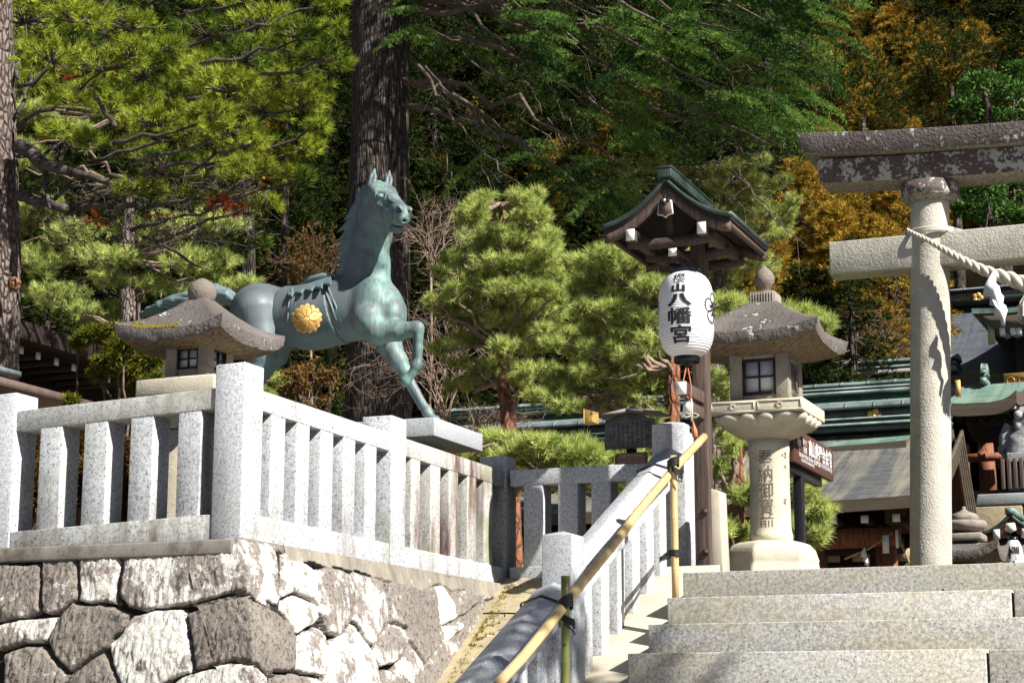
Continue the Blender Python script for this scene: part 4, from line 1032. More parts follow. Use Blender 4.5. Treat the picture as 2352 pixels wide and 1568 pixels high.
# purlins running front to back with white painted ends
ends = MB()
def purlin(x, z_, w, h, y0, y1, nm='purlin'):
    m = MB(); m.box(x - w / 2, x + w / 2, y0 + .004, y1 - .004, z_ - h / 2, z_ + h / 2); o = part(nm, m, M['wood'], T, bevel=.003)
    e = MB(); e.box(x - w / 2 - .001, x + w / 2 + .001, y0, y0 + .004, z_ - h / 2 - .001, z_ + h / 2 + .001)
    eo = link('painted_end', e.mesh('painted_end', M['white'], wb(T)), o); return o
pzl = atY(1450, 530, yg0)[2]
for x in (-.225, .225): purlin(gcx + x, curve_z(.55) - .15, .052, .07, yg0 + .0, yg1 - .0)
purlin(gcx + .02, curve_z(.55) - .265, .05, .045, yg0 + .07, yg1 - .1, 'hanging_beam')
for yb_ in (yg0 + .09, YP, yg1 - .12):
    m = MB(); R = []
    for u in np.linspace(-1, 1, 13):
        zc_ = curve_z(.55) - .20 + .018 * abs(u) ** 3; R.append([(gcx + u * .27, yb_ - .02, zc_ - .028), (gcx + u * .27, yb_ + .02, zc_ - .028), (gcx + u * .27, yb_ + .02, zc_ + .03), (gcx + u * .27, yb_ - .02, zc_ + .03)])
    m.loft(R); o = part('tie_beam', m, M['wood_x'], T); recalc(o)
m = MB(); m.box(gcx - .025, gcx + .025, yg0 + .08, yg0 + .11, curve_z(.55) - .17, gza - .09); m.box(gcx - .02, gcx + .02, yg0 + .06, yg1 - .06, gza - .13, gza - .085); part('king_post', m, M['wood_dark'], T)
for s in (-1, 1):
    m = MB()
    for u in (.93,):
        m.box(gcx + s * ghw * u - .012, gcx + s * ghw * u + .012, yg0 + .05, yg1 - .05, curve_z(u) - .085, curve_z(u) - .05)
    part('eave_board', m, M['wood'], T)
# pendant ornament under the apex
gz = atY(1526, 480, yg0)[2]; gx_ = atY(1527, 480, yg0)[0]
def pendant(s, y, mt, nm, par, th):
    pts = [(-.038, .05), (.038, .05), (.042, .01), (.047, -.028), (.018, -.035), (0, -.05), (-.018, -.035), (-.047, -.028), (-.042, .01)]
    m = MB(); m.prism([(gx_ + x * s, y, gz + z_ * s) for x, z_ in pts], (0, th, 0)); o = part(nm, m, mt, par); recalc(o); return o
pendant(1.08, yg0 + .006, M['white'], 'pendant_board', T, .012); pendant(.96, yg0 + .001, M['wood'], 'pendant_board', T, .006)
m = MB(); m.ball((gx_, yg0 - .004, gz + .055), (.009, .006, .009), 8, 6); part('pendant_stud', m, M['white'], T)
m = MB()
for k in range(4): m.ball((gx_ + .02 * math.cos(k * math.pi / 2), yg0 - .0, gz + .055 + .02 * math.sin(k * math.pi / 2)), (.013, .005, .013), 8, 6)
part('pendant_flower', m, M['wood_dark'], T)
# lower bracket arms with white ends
za_ = atY(1575, 890, 10.62)[2]
for (zz_, y0_, h_) in ((za_, 10.62, .075), (za_ - .10, 10.75, .07)):
    m = MB(); m.box(pcx - .03, pcx + .03, y0_ + .004, YP - phw, zz_ - h_ / 2, zz_ + h_ / 2); o = part('bracket_arm', m, M['wood'], T, bevel=.003)
    e = MB(); e.box(pcx - .031, pcx + .031, y0_, y0_ + .004, zz_ - h_ / 2 - .001, zz_ + h_ / 2 + .001); link('painted_end', e.mesh('painted_end', M['white'], wb(T)), o)
for py in (1175, 1268):
    zb2 = atY(1612, py, YP - phw)[2]; m = MB(); m.box(pcx + .005, pcx + .035, YP - phw - .012, YP - phw - .001, zb2 - .016, zb2 + .016); m.ball((pcx + .02, YP - phw - .018, zb2), .009, 8, 6); part('bolt', m, M['iron'], T)
# stone stub bracing the post
m = MB(); sx0, sx1 = atY(1636, 1200, 11.1)[0], atY(1664, 1200, 11.1)[0]
m.hexa([(sx0, 11.05, TOPZ - .05), (sx1 + .005, 11.05, TOPZ - .05), (sx1 + .005, 11.2, TOPZ - .05), (sx0, 11.2, TOPZ - .05), (sx0, 11.05, 1.405), (sx1 - .012, 11.05, 1.385), (sx1 - .012, 11.2, 1.385), (sx0, 11.2, 1.405)])
single('stone_stub', m, M['curb'], (sx0, 11.1, TOPZ), 'narrow cream stone stub standing against the timber post', 'stone stub', bevel=.008)

# paper lantern
YL = 10.78
lc = atY(1576, 722, YL); lr = (atY(1638, 722, YL)[0] - atY(1513, 722, YL)[0]) / 2 * .985; lt, lb = atY(1576, 628, YL)[2], atY(1576, 820, YL)[2]
T = thing('paper_lantern', 'large white paper lantern with black brush writing under the curved copper gable', 'paper lantern', (lc[0], YL, lb))
def lprof(zn):     # zn -1..1 -> radius fraction
    return (1 - abs(zn) ** 3.2) ** 0.5
hz = (lt - lb) / 2; zc = (lt + lb) / 2
def lr_at(z_): return np.maximum(.50 * lr, lr * lprof(np.clip((z_ - zc) / (hz * 1.02), -1, 1)) ** 0.62)
pz = np.linspace(lb, lt, 180); prf = [(float(lr_at(zz)) + .0011 * math.sin(zz * 2 * math.pi / .0150), float(zz)) for zz in pz]
m = MB(); m.lathe(prf, (lc[0], YL, 0), 72); part('paper_shade', m, M['paper'], T, smooth=True)
m = MB(); m.lathe([(.50 * lr, lt - .005), (.52 * lr, lt), (.52 * lr, lt + .040), (.46 * lr, lt + .040), (.46 * lr, lt)], (lc[0], YL, 0), 40); part('top_ring', m, M['lacquer'], T, smooth=False, bevel=.002)
m = MB(); m.lathe([(.44 * lr, lb), (.44 * lr, lb - .035), (.47 * lr, lb - .035), (.47 * lr, lb + .004)], (lc[0], YL, 0), 40); part('bottom_ring', m, M['lacquer'], T, bevel=.002)
m = MB(); m.tube([(lc[0], YL, lt + .03), (lc[0], YL, curve_z(.55) - .285)], .004, 6); torus(m, (lc[0], YL, lt + .05), .03, .003, axis='y'); part('hanging_wire', m, M['iron'], T)
# writing wrapped round the shade
def wrap(V, ang0, push=.0030):
    z_ = V[:, 1]; r = lr_at(z_); th = V[:, 0] / lr + ang0
    return np.stack([lc[0] + (r + push) * np.sin(th), YL - (r + push) * np.cos(th), z_], -1)
az = -math.atan2(-(lc[0]), YL) * 1.0     # direction from the lantern to the viewer's side
m = MB()
for ch, cy_, w_, h_, dx in (('櫻', 649, 38, 27, -9), ('山', 673, 36, 22, -9), ('八', 701, 64, 32, -4), ('幡', 737, 62, 42, -4), ('宮', 778, 54, 44, -1)):
    V, F = text_mb(ch, .1, .0055 if ch in '山八' else (.0 if ch == '櫻' else .0025), maxlen=.009)
    sz = V.max(0) - V.min(0); V[:, 0] *= w_ * .00243 / sz[0]; V[:, 1] *= h_ * .00243 / sz[1]
    z0_ = atY(1576, cy_, YL - lr)[2] + .004 if False else atY(1576, cy_, YL)[2]
    Vp = V.copy(); Vp[:, 1] += z0_; Vp[:, 0] += dx * .00243 * .6
    m.add(wrap(Vp, math.radians(5)), F)
part('brush_writing', m, M['ink'], T)
# flower crest on both sides
def crest(ang):
    m = MB(); n = 240; a = np.arange(n) / n * 2 * math.pi; R0 = .105
    def petal(a, k=5): return abs(np.cos(a * k / 2))
    outer = R0 * (0.72 + .28 * petal(a) ** .7) * (1 - .10 * abs(np.sin(a * 20)))
    inner = R0 * (0.60 + .25 * petal(a) ** .7) 
    for r0, r1 in ((inner, outer),):
        V = np.concatenate([np.stack([r0 * np.cos(a + math.pi / 2), r0 * np.sin(a + math.pi / 2)], -1), np.stack([r1 * np.cos(a + math.pi / 2), r1 * np.sin(a + math.pi / 2)], -1)])
        V3 = np.column_stack([V[:, 0] * 1.0, V[:, 1] * 1.05 + zc + .02, V[:, 0] * 0]); i = np.arange(n); j = (i + 1) % n
        m.add(wrap(V3, ang), np.stack([i, i + n, j + n, j], -1))
    for k in range(5):        # lines between the petals and stamens
        for off, r_in, r_out, w in ((math.pi / 5, .0, .72, .006), (0, .22, .55, .0035), (.17, .22, .45, .003), (-.17, .22, .45, .003)):
            an = math.pi / 2 + k * 2 * math.pi / 5 + off; d = np.array([math.cos(an), math.sin(an)]); nn = np.array([-d[1], d[0]])
            ts = np.linspace(r_in, r_out, 6) * R0; V = np.concatenate([[d * t_ + nn * w for t_ in ts], [d * t_ - nn * w for t_ in ts]])
            V3 = np.column_stack([V[:, 0], V[:, 1] * 1.05 + zc + .02, V[:, 0] * 0]); i = np.arange(5); m.add(wrap(V3, ang), np.stack([i, i + 6, i + 7, i + 1], -1))
    return m
for s in (1, -1): part('flower_crest', crest(math.radians(2) + s * math.radians(88)), M['ink'], T)
# cord and tassel below
T = thing('cord_tassel', 'faded red and cream cord with bow and tassel dangling under the paper lantern', 'tassel', (lc[0], YL, 1.8))
A = np.array([lc[0], YL, lb - .035]); xz = lambda px, py: atY(px, py, 10.66)
m = MB(); m.tube([A, xz(1570, 872), xz(1573, 905), xz(1582, 915)], .004, 6); part('red_cord', m, M['pinkcord'], T)
m = MB(); m.tube([A, xz(1588, 890), xz(1586, 920), xz(1583, 925)], .004, 6); part('red_cord', m, M['pinkcord'], T)
m = MB()
for s in (-1, 1): m.tube([xz(1587, 953) + [s * .008 * 0, 0, 0], xz(1587 + s * 8, 948), xz(1587 + s * 18, 953), xz(1587 + s * 12, 959), xz(1587, 954)], .004, 6)
m.tube([xz(1583, 920), xz(1587, 953), xz(1589, 968)], .0045, 6); m.tube([xz(1588, 915), xz(1590, 953), xz(1591, 968)], .0045, 6)
part('bow', m, M['rope'], T)
m = MB(); c_ = xz(1592, 968); e_ = xz(1597, 1004)
for k in range(26):
    an = k * 2.4; r = .014 * math.sqrt((k + 1) / 26); m.tube([c_, (c_ * .4 + e_ * .6) + [r * math.cos(an), r * math.sin(an), 0], e_ + [r * math.cos(an), r * math.sin(an), 0]], .004, 5)
part('tassel_fringe', m, simple('salmon_fringe', (0.75, 0.27, 0.14), .9), T)

# ================================================================== PLINTH, NOTICE BOARD, SIGN
T = thing('statue_plinth', 'flat grey granite plinth slab under the bronze horse', 'plinth', (-5.9, 11.5, .875))
sl_z0, sl_z1 = 1.8435, 1.967
m = MB(); m.box(-7.35, -5.1, 11.13, 11.935, sl_z0, sl_z1); part('slab', m, M['granite_slab'], T, bevel=.006)
m = MB(); m.box(-7.2, -5.32, 11.30, 11.77, .87, sl_z0 - .002); part('pedestal', m, M['granite_old'], T, bevel=.006)

YN = 12.4
n0, n1 = atY(1389, 1000, YN)[0], atY(1501, 1000, YN)[0]; nz1_, nz0_ = atY(1389, 968, YN)[2], atY(1389, 1032, YN)[2]
T = thing('notice_board', 'small roofed grey wooden notice board with faded vertical writing', 'notice board', ((n0 + n1) / 2, YN, .866))
m = MB(); ap = atY(1440, 944, YN)[2]; m.prism([(n0, YN, nz0_), (n1, YN, nz0_), (n1, YN, nz1_ + .0), ((n0 + n1) / 2, YN, ap), (n0, YN, nz1_)], (0, .03, 0)); o = part('board', m, M['wood_grey'], T); recalc(o)
ea, eb = atY(1376, 952, YN - .06), atY(1518, 944, YN - .06); apx = (n0 + n1) / 2; apz = atY(1437, 938, YN - .06)[2]
m = MB()
for s, e in ((-1, ea), (1, eb)):
    m.prism([(apx, YN - .07, apz), (e[0], YN - .07, (ea[2] + eb[2]) / 2), (e[0], YN - .07, (ea[2] + eb[2]) / 2 - .022), (apx, YN - .07, apz - .022)], (0, .17, 0))
o = part('roof', m, M['wood_grey'], T); recalc(o)
m = MB(); m.box(apx - .03, apx + .03, YN + .031, YN + .08, .866, nz1_); part('post', m, M['wood_dark'], T)
m = MB(); wrt = 0
for k, ch in enumerate('逆さ桐の燈籠'):
    V, F = text_mb(ch, .047, .0002); V[:, 1] += nz1_ - .035 - k * .046; V[:, 0] += n1 - .04; m.add(np.column_stack([V[:, 0], V[:, 2] * 0 + YN - .0015, V[:, 1]]), F)
for c in range(7):
    V, F = text_mb('\n'.join(['三対の石燈籠には菊', '桐の紋が彫られてい', 'ますが左側の燈籠だ', 'け桐の紋が逆さに彫', 'られていますこれは', '昔の石工が後の世の', '人々に見分ける為の'][c]), .020, 0)
    V[:, 1] += (nz1_ + nz0_) / 2 - .005; V[:, 0] += n1 - .085 - c * .034; m.add(np.column_stack([V[:, 0], V[:, 2] * 0 + YN - .0015, V[:, 1]]), F)
part('brush_writing', m, simple('faded_ink', (0.06, 0.055, 0.05), .8), T)
YQ = 12.3
q0, q1 = atY(1412, 1050, YQ)[0], atY(1487, 1050, YQ)[0]; qz1 = atY(1412, 1041, YQ)[2]
T = thing('brown_plaque', 'brown plaque with pale english text below the wooden notice board', 'plaque', ((q0 + q1) / 2, YQ, .866))
m = MB(); m.box(q0, q1, YQ, YQ + .012, qz1 - .16, qz1); part('panel', m, M['plaque'], T, bevel=.002)
m = MB(); m.box((q0 + q1) / 2 - .015, (q0 + q1) / 2 + .015, YQ + .013, YQ + .04, .866, qz1 - .03); part('post', m, M['wood_dark'], T)
m = MB(); zz_ = qz1 - .016
for i, (tx_, sz) in enumerate((('Sakasa-kiri-no-tourou', .019), ('(Upside-down paulownia stone lantern)', .012), ('Three pairs of stone lanterns have been engraved', .0098), ('chrysanthemum and paulownia. On your left side', .0098), ("stone lantern, only one paulownia was carved", .0098), ('purposely upside-down to disarm the viewer.', .0098))):
    V, F = text_mb(tx_, sz, .0002); V[:, 1] += zz_; V[:, 0] += (q0 + q1) / 2; m.add(np.column_stack([V[:, 0], V[:, 2] * 0 + YQ - .001, V[:, 1]]), F); zz_ -= .018 if i < 2 else .0145
part('lettering', m, M['sign_white'], T)

# brown guide sign on a black post
XS = atY(1865, 1080, 12.6)[0]
sp = lambda px, py: atX(px, py, XS)
a_, b_ = sp(1825, 1040), sp(1914, 1080); yA, yB = sp(1825, 1040)[1], sp(1914, 1080)[1]
zt1 = sp(1913, 1033)[2]; zb1_ = sp(1914, 1105)[2]
T = thing('guide_sign', 'brown direction sign with white japanese lettering on a black post behind the cream stone lantern', 'sign', (XS - .05, (yA + yB) / 2, TOPZ))
m = MB(); m.box(XS - .035, XS, yA, yB, zb1_, zt1); part('panel', m, M['sign_brown'], T, bevel=.003)
pA, pB = atX(1843, 1150, XS - .04)[1], atX(1870, 1150, XS - .04)[1]
m = MB(); m.box(XS - .10, XS - .04, pA, pA + .075, TOPZ, zb1_ + .02); m.box(XS - .09, XS - .038, yA + .02, yB - .2, zb1_ - .06, zb1_ + .01); part('post', m, M['black_metal'], T, bevel=.003)
m = MB()
def sign_text(s, ly_, lz, size, ox, off=.0, sx=1.0, maxw=None):
    V, F = text_mb(s, size, off)
    if maxw: V[:, 0] *= maxw / (V[:, 0].max() - V[:, 0].min())
    m.add(np.column_stack([V[:, 0] * 0 + XS + .0015, V[:, 0] + ly_, V[:, 1] + lz]), F)
W_ = yB - yA; Hh = zt1 - zb1_
sign_text('高山祭屋台会館', yA + W_ * .655, zb1_ + Hh * .64, .12, 0, .003, maxw=W_ * .60)
sign_text('TAKAYAMA MATSURI YATAIKAN・高山祭屋台会館・다카야마 마츠리 야타이 회관', yA + W_ * .53, zb1_ + Hh * .30, .04, 0, .0004, maxw=W_ * .86)
sign_text("(Festival Floats' Exhibition Hall)", yA + W_ * .32, zb1_ + Hh * .15, .034, 0, .0003, maxw=W_ * .32)
sign_text('降りて', yA + W_ * .26, zb1_ + Hh * .72, .045, 0, .0004); sign_text('右側', yA + W_ * .26, zb1_ + Hh * .50, .05, 0, .0004)
V = np.array([(-.06, 0), (0, .05), (0, .02), (.05, .02), (.05, -.02), (0, -.02), (0, -.05)]); m.add(np.column_stack([V[:, 0] * 0 + XS + .0015, V[:, 0] + yA + W_ * .12, V[:, 1] + zb1_ + Hh * .64]), [[0, 6, 5, 4, 3, 2, 1]])
part('lettering', m, M['sign_white'], T)

# ================================================================== BRONZE HORSE (smooth union of tapered volumes, meshed by surface nets)
def surface_nets(F, org, h):
    nx, ny, nz = F.shape; S = F < 0
    C = [(0, 0, 0), (1, 0, 0), (0, 1, 0), (1, 1, 0), (0, 0, 1), (1, 0, 1), (0, 1, 1), (1, 1, 1)]
    sl = lambda A, c: A[c[0]:nx - 1 + c[0], c[1]:ny - 1 + c[1], c[2]:nz - 1 + c[2]]
    cnt = sum(sl(S, c).astype(np.int8) for c in C); act = (cnt > 0) & (cnt < 8)
    ii = np.argwhere(act); idx = -np.ones(act.shape, np.int64); idx[act] = np.arange(len(ii))
    vals = np.stack([F[ii[:, 0] + c[0], ii[:, 1] + c[1], ii[:, 2] + c[2]] for c in C], 1)
    acc = np.zeros((len(ii), 3)); n = np.zeros(len(ii))
    for a in range(8):
        for b in range(a + 1, 8):
            if sum(abs(C[a][k] - C[b][k]) for k in range(3)) != 1: continue
            fa, fb = vals[:, a], vals[:, b]; m = (fa < 0) != (fb < 0)
            t = np.where(m, fa / np.where(m, fa - fb, 1), 0)
            acc += m[:, None] * (np.array(C[a]) + t[:, None] * (np.array(C[b]) - np.array(C[a]))); n += m
    V = (ii + acc / n[:, None]) * h + org
    Q = []
    for ax in range(3):
        u, v = (ax + 1) % 3, (ax + 2) % 3
        d = [0, 0, 0]; d[ax] = 1
        A = S[:nx - d[0], :ny - d[1], :nz - d[2]]; B = S[d[0]:, d[1]:, d[2]:]
        e = np.argwhere(A != B); e = e[(e[:, u] > 0) & (e[:, v] > 0) & (e[:, u] < F.shape[u] - 1) & (e[:, v] < F.shape[v] - 1)]
        du = np.zeros(3, int); du[u] = 1; dv = np.zeros(3, int); dv[v] = 1
        q = np.stack([idx[tuple((e - du - dv).T)], idx[tuple((e - dv).T)], idx[tuple(e.T)], idx[tuple((e - du).T)]], 1)
        ins = S[tuple(e.T)]; q[~ins] = q[~ins][:, ::-1]; Q.append(q)
    return V, np.concatenate(Q)
class SDF:
    def __init__(s, lo, hi, h):
        s.h = h; s.lo = np.array(lo, float); n = np.ceil((np.array(hi) - s.lo) / h).astype(int) + 1
        s.n = n; s.F = np.full(n, 1.0, np.float32)
        s.ax = [s.lo[k] + np.arange(n[k]) * h for k in range(3)]
    def _sub(s, lo, hi):
        a = np.clip(np.floor((np.array(lo) - s.lo) / s.h).astype(int), 0, s.n - 1); b = np.clip(np.ceil((np.array(hi) - s.lo) / s.h).astype(int) + 1, 1, s.n)
        sl = tuple(slice(a[k], b[k]) for k in range(3))
        g = np.meshgrid(*[s.ax[k][sl[k]] for k in range(3)], indexing='ij'); return sl, g
    def put(s, sl, D, k, sub=False):
        F = s.F[sl]
        if sub:
            D = -D; hh = np.clip(.5 + .5 * (D - F) / k, 0, 1); s.F[sl] = F * (1 - hh) + D * hh + k * hh * (1 - hh)
        else:
            hh = np.clip(.5 + .5 * (F - D) / k, 0, 1); s.F[sl] = F * (1 - hh) + D * hh - k * hh * (1 - hh)
    def cone(s, a, b, ra, rb, k=.03, sc=(1, 1, 1), sub=False):
        a, b = np.array(a, float), np.array(b, float); R = max(ra, rb) + k * 1.5 + .03
        sl, (x, y, z) = s._sub(np.minimum(a, b) - R, np.maximum(a, b) + R)
        ix, iy, iz = [1 / q for q in sc]; d = (b - a) * [ix, iy, iz]; L = d @ d + 1e-9
        px, py, pz = (x - a[0]) * ix, (y - a[1]) * iy, (z - a[2]) * iz
        t = np.clip((px * d[0] + py * d[1] + pz * d[2]) / L, 0, 1)
        D = (np.sqrt((px - t * d[0]) ** 2 + (py - t * d[1]) ** 2 + (pz - t * d[2]) ** 2) - (ra + (rb - ra) * t)) * min(sc)
        s.put(sl, D, k, sub)
    def chain(s, pts, rs, k=.02, sc=(1, 1, 1)):
        for i in range(len(pts) - 1): s.cone(pts[i], pts[i + 1], rs[i], rs[i + 1], k, sc)
    def ell(s, c, r, k=.03, M3=None, sub=False):
        c = np.array(c, float); r = np.array(r, float); R = r.max() + k * 1.5 + .03
        sl, (x, y, z) = s._sub(c - R, c + R)
        p = np.stack([x - c[0], y - c[1], z - c[2]], -1)
        if M3 is not None: p = p @ np.array(M3).T
        k0 = np.linalg.norm(p / r, axis=-1); k1 = np.linalg.norm(p / (r * r), axis=-1)
        D = np.where(k1 > 1e-6, k0 * (k0 - 1) / np.maximum(k1, 1e-6), -r.min()); s.put(sl, D, k, sub)
    def mb(s): 
        V, Q = surface_nets(s.F, s.lo, s.h); m = MB(); m.add(V, Q); return m

YH = 11.53
h_ = lambda px, py, dy=0.0: atY(px, py, YH + dy)
HT = thing('bronze_horse', 'patinated bronze horse statue striding with one foreleg raised on the granite plinth', 'horse statue', (-6.0, YH, sl_z1))
lo = (h_(470, 700)[0], 11.10, sl_z1 - .01); hi = (h_(1010, 700)[0], 11.98, h_(860, 375)[2])
G = SDF(lo, hi, .0085)
# trunk
G.cone(h_(842, 712), h_(720, 728), .205, .215, .05, (1, .86, 1))
G.cone(h_(720, 728), h_(615, 722), .215, .19, .05, (1, .86, 1))
G.ell(h_(592, 712), (.20, .185, .19), .07)
G.ell(h_(572, 740, -.09), (.12, .09, .17), .06); G.ell(h_(575, 740, .09), (.12, .09, .17), .06)
G.ell(h_(790, 668), (.16, .10, .09), .06)         # withers
G.ell(h_(893, 710, 0), (.10, .155, .155), .06)     # breast
G.ell(h_(900, 725, -.085), (.085, .085, .12), .04); G.ell(h_(905, 725, .085), (.085, .085, .12), .04)
G.ell(h_(850, 700, -.13), (.12, .075, .19), .05); G.ell(h_(850, 700, .13), (.12, .075, .19), .05)
# neck
G.cone(h_(842, 672), h_(845, 610), .185, .150, .07, (1, .62, 1)); G.cone(h_(845, 610), h_(851, 545), .150, .118, .05, (1, .62, 1))
G.cone(h_(851, 545), h_(863, 478, -.02), .118, .105, .05, (1, .66, 1)); G.cone(h_(863, 478, -.02), h_(866, 445, -.02), .108, .09, .04, (1, .75, 1))
G.cone(h_(872, 600, -.05), h_(880, 505, -.07), .035, .03, .04); G.cone(h_(876, 600, .05), h_(882, 520, .02), .04, .03, .04)
# head
p0 = h_(866, 450, -.03); mz = atY(928, 491, YH - .29)
ax = mz - p0; HL = np.linalg.norm(ax); ax /= HL
upv = np.array([0, 0, 1.0]); sd = np.cross(ax, upv); sd /= np.linalg.norm(sd); nu = np.cross(sd, ax)
R3 = np.stack([ax, sd, nu])
hp = lambda a, s_, n_: p0 + ax * a * HL + sd * s_ + nu * n_
G.ell(hp(.10, 0, -.005), (.14, .095, .095), .04, R3)
G.ell(hp(.20, 0, -.115), (.150, .078, .120), .04, R3)
for s_ in (-1, 1):
    G.ell(hp(.13, s_ * .055, -.135), (.120, .046, .105), .025, R3)
    G.cone(hp(.14, s_ * .070, .060), hp(.36, s_ * .070, .034), .034, .020, .022)
    G.cone(hp(.38, s_ * .072, -.020), hp(.76, s_ * .050, -.034), .018, .010, .022)
G.cone(hp(.12, 0, .030), hp(.88, 0, .006), .080, .054, .04)
G.cone(hp(.38, 0, -.070), hp(.88, 0, -.055), .072, .053, .04)
G.ell(hp(.92, 0, -.032), (.072, .064, .068), .03, R3)
G.cone(hp(.22, 0, -.19), hp(.84, 0, -.118), .050, .034, .03)
G.ell(hp(.88, 0, -.130), (.044, .042, .027), .02, R3)
G.cone(hp(.0, 0, -.14), h_(868, 540, -.03), .10, .10, .05, (1, .7, 1))
def trace(px, py, d0=11.5):
    d = ray(px, py); d = d / np.linalg.norm(d)
    for t_ in np.arange(d0, 14.5, .002):
        q = d * t_; g = (q - G.lo) / G.h
        if (g < 1).any() or (g > G.n - 2).any(): continue
        if G.F[tuple(g.astype(int))] < .0: return q
    return None
def mirror(q):
    v = q - p0; return p0 + v - 2 * (v @ sd) * sd
eye = trace(873, 449); nos = trace(917, 483)
for e_ in (eye, mirror(eye)):
    G.ell(e_, (.038, .030, .028), .008, R3, sub=True); G.ell(e_ + (p0 + ax * .3 * HL - e_) * .12, (.026, .026, .021), .002, R3)
for e_ in (nos, mirror(nos)):
    G.ell(e_, (.040, .024, .038), .014, R3); 
for e_ in (nos, mirror(nos)):
    G.ell(e_ + ax * .012 + (e_ - mirror(e_)) * .10, (.026, .026, .018), .004, R3, sub=True)
c1, c2 = trace(900, 501), trace(930, 507)
for f in (lambda q: q, mirror): G.cone(f(c1), f(c2), .006, .010, .003, sub=True)
G.ell(hp(.99, 0, -.098), (.075, .09, .007), .004, R3, sub=True)
# ears
for s_, tip, bs in ((1, atY(861.5, 384, YH - .04), hp(.0, .062, .06)), (-1, atY(895, 389, YH + .05), hp(.03, -.062, .06))):
    mdp = bs * .55 + tip * .45; G.cone(bs, mdp, .030, .031, .012, (1, .7, 1)); G.cone(mdp, tip, .031, .003, .008, (1, .7, 1))
for s_, tip, bs in ((1, atY(861.5, 384, YH - .04), hp(.0, .062, .06)), (-1, atY(895, 389, YH + .05), hp(.03, -.062, .06))):
    vw = np.array([.45, -.85, 0]) * .020; G.cone(bs + vw + [0, 0, .03], tip * .85 + bs * .15 + vw * .9, .013, .004, .006, sub=True)
# near (right) foreleg, raised
n_ = -.13
G.chain([h_(848, 735, n_), h_(868, 762, n_), h_(915, 760, n_), h_(950, 755, n_)], [.12, .088, .064, .050], .035)
G.ell(h_(958, 754, n_), (.052, .045, .056), .02)
G.chain([h_(961, 765, n_), h_(961, 800, n_), h_(960, 828, n_)], [.038, .030, .031], .015, (1, .9, 1))
G.chain([h_(953, 775, n_), h_(950, 828, n_)], [.014, .014], .008)
G.ell(h_(957, 838, n_), (.042, .038, .040), .015)
G.chain([h_(955, 842, n_), h_(944, 862, n_)], [.033, .028], .012)
G.chain([h_(943, 860, n_), h_(932, 874, n_)], [.030, .043], .006, (1, .9, 1))
# far (left) foreleg, planted forward
f_ = .11
G.chain([h_(880, 750, f_), h_(893, 790, f_), h_(915, 828, f_), h_(930, 852, f_)], [.12, .085, .060, .046], .035)
G.ell(h_(933, 858, f_), (.05, .045, .055), .02)
G.chain([h_(937, 868, f_), h_(955, 900, f_), h_(975, 935, f_)], [.038, .031, .030], .015)
G.chain([h_(928, 872, f_), h_(966, 938, f_)], [.013, .013], .008)
G.ell(h_(981, 944, f_), (.040, .038, .042), .015)
ft = atZ(996, 960, sl_z1 + .01); ftc = h_(984, 952, f_); hoof = np.array([ftc[0] + .06, YH + f_, sl_z1 + .035])
G.chain([h_(982, 948, f_), hoof + [-.01, 0, .02]], [.033, .032], .012); G.cone(hoof + [-.005, 0, .03], hoof + [.01, 0, -.02], .036, .048, .006)
# hind legs
for d, pts, rs in ((-.13, [(590, 715), (600, 775), (598, 815), (590, 850), (583, 880)], [.16, .125, .085, .060, .044]), (.13, [(610, 720), (640, 775), (632, 815), (606, 850), (590, 880)], [.15, .115, .085, .058, .044])):
    G.chain([h_(a, b, d) for a, b in pts], rs, .035)
    q = h_(*pts[-1], d); G.ell(q, (.05, .042, .055), .02)
    q2 = np.array([q[0] + .05, YH + d, sl_z1 + .13]); G.chain([q, q2], [.040, .031], .015); G.ell(q2, (.040, .038, .042), .012)
    q3 = q2 + [.055, 0, -.095]; G.cone(q2, q3 + [0, 0, .02], .032, .032, .012); G.cone(q3 + [-.004, 0, .015], q3 + [.012, 0, -.02], .036, .046, .006)
# muscle grooves and the belly line are left to the smooth blends
body = part('body', G.mb(), M['bronze'], HT, smooth=True)
# the dark pierced veins on the cheek
m = MB()
for pl in ([(890, 448), (891, 456), (894, 461), (901, 464), (905, 468), (911, 466)], [(883, 461), (890, 460), (894, 461)], [(901, 464), (900, 472), (903, 478), (901, 483)]):
    P = []
    for (a, b) in pl:
        d = ray(a, b); d = d / np.linalg.norm(d); t0 = np.linalg.norm(hp(.45, .05, 0)) - .3
        best = None
        for t_ in np.linspace(t0, t0 + .7, 700):
            q = d * t_; g = (q - G.lo) / G.h; gi = np.clip(g.astype(int), 0, G.n - 2)
            if G.F[tuple(gi)] < .001: best = q; break
        if best is not None: P.append(best)
    if len(P) > 1: m.tube(P, .0035, 5)
if m.n: part('raised_vein', m, M['lantern_grey'] if False else M['black_metal'], HT)
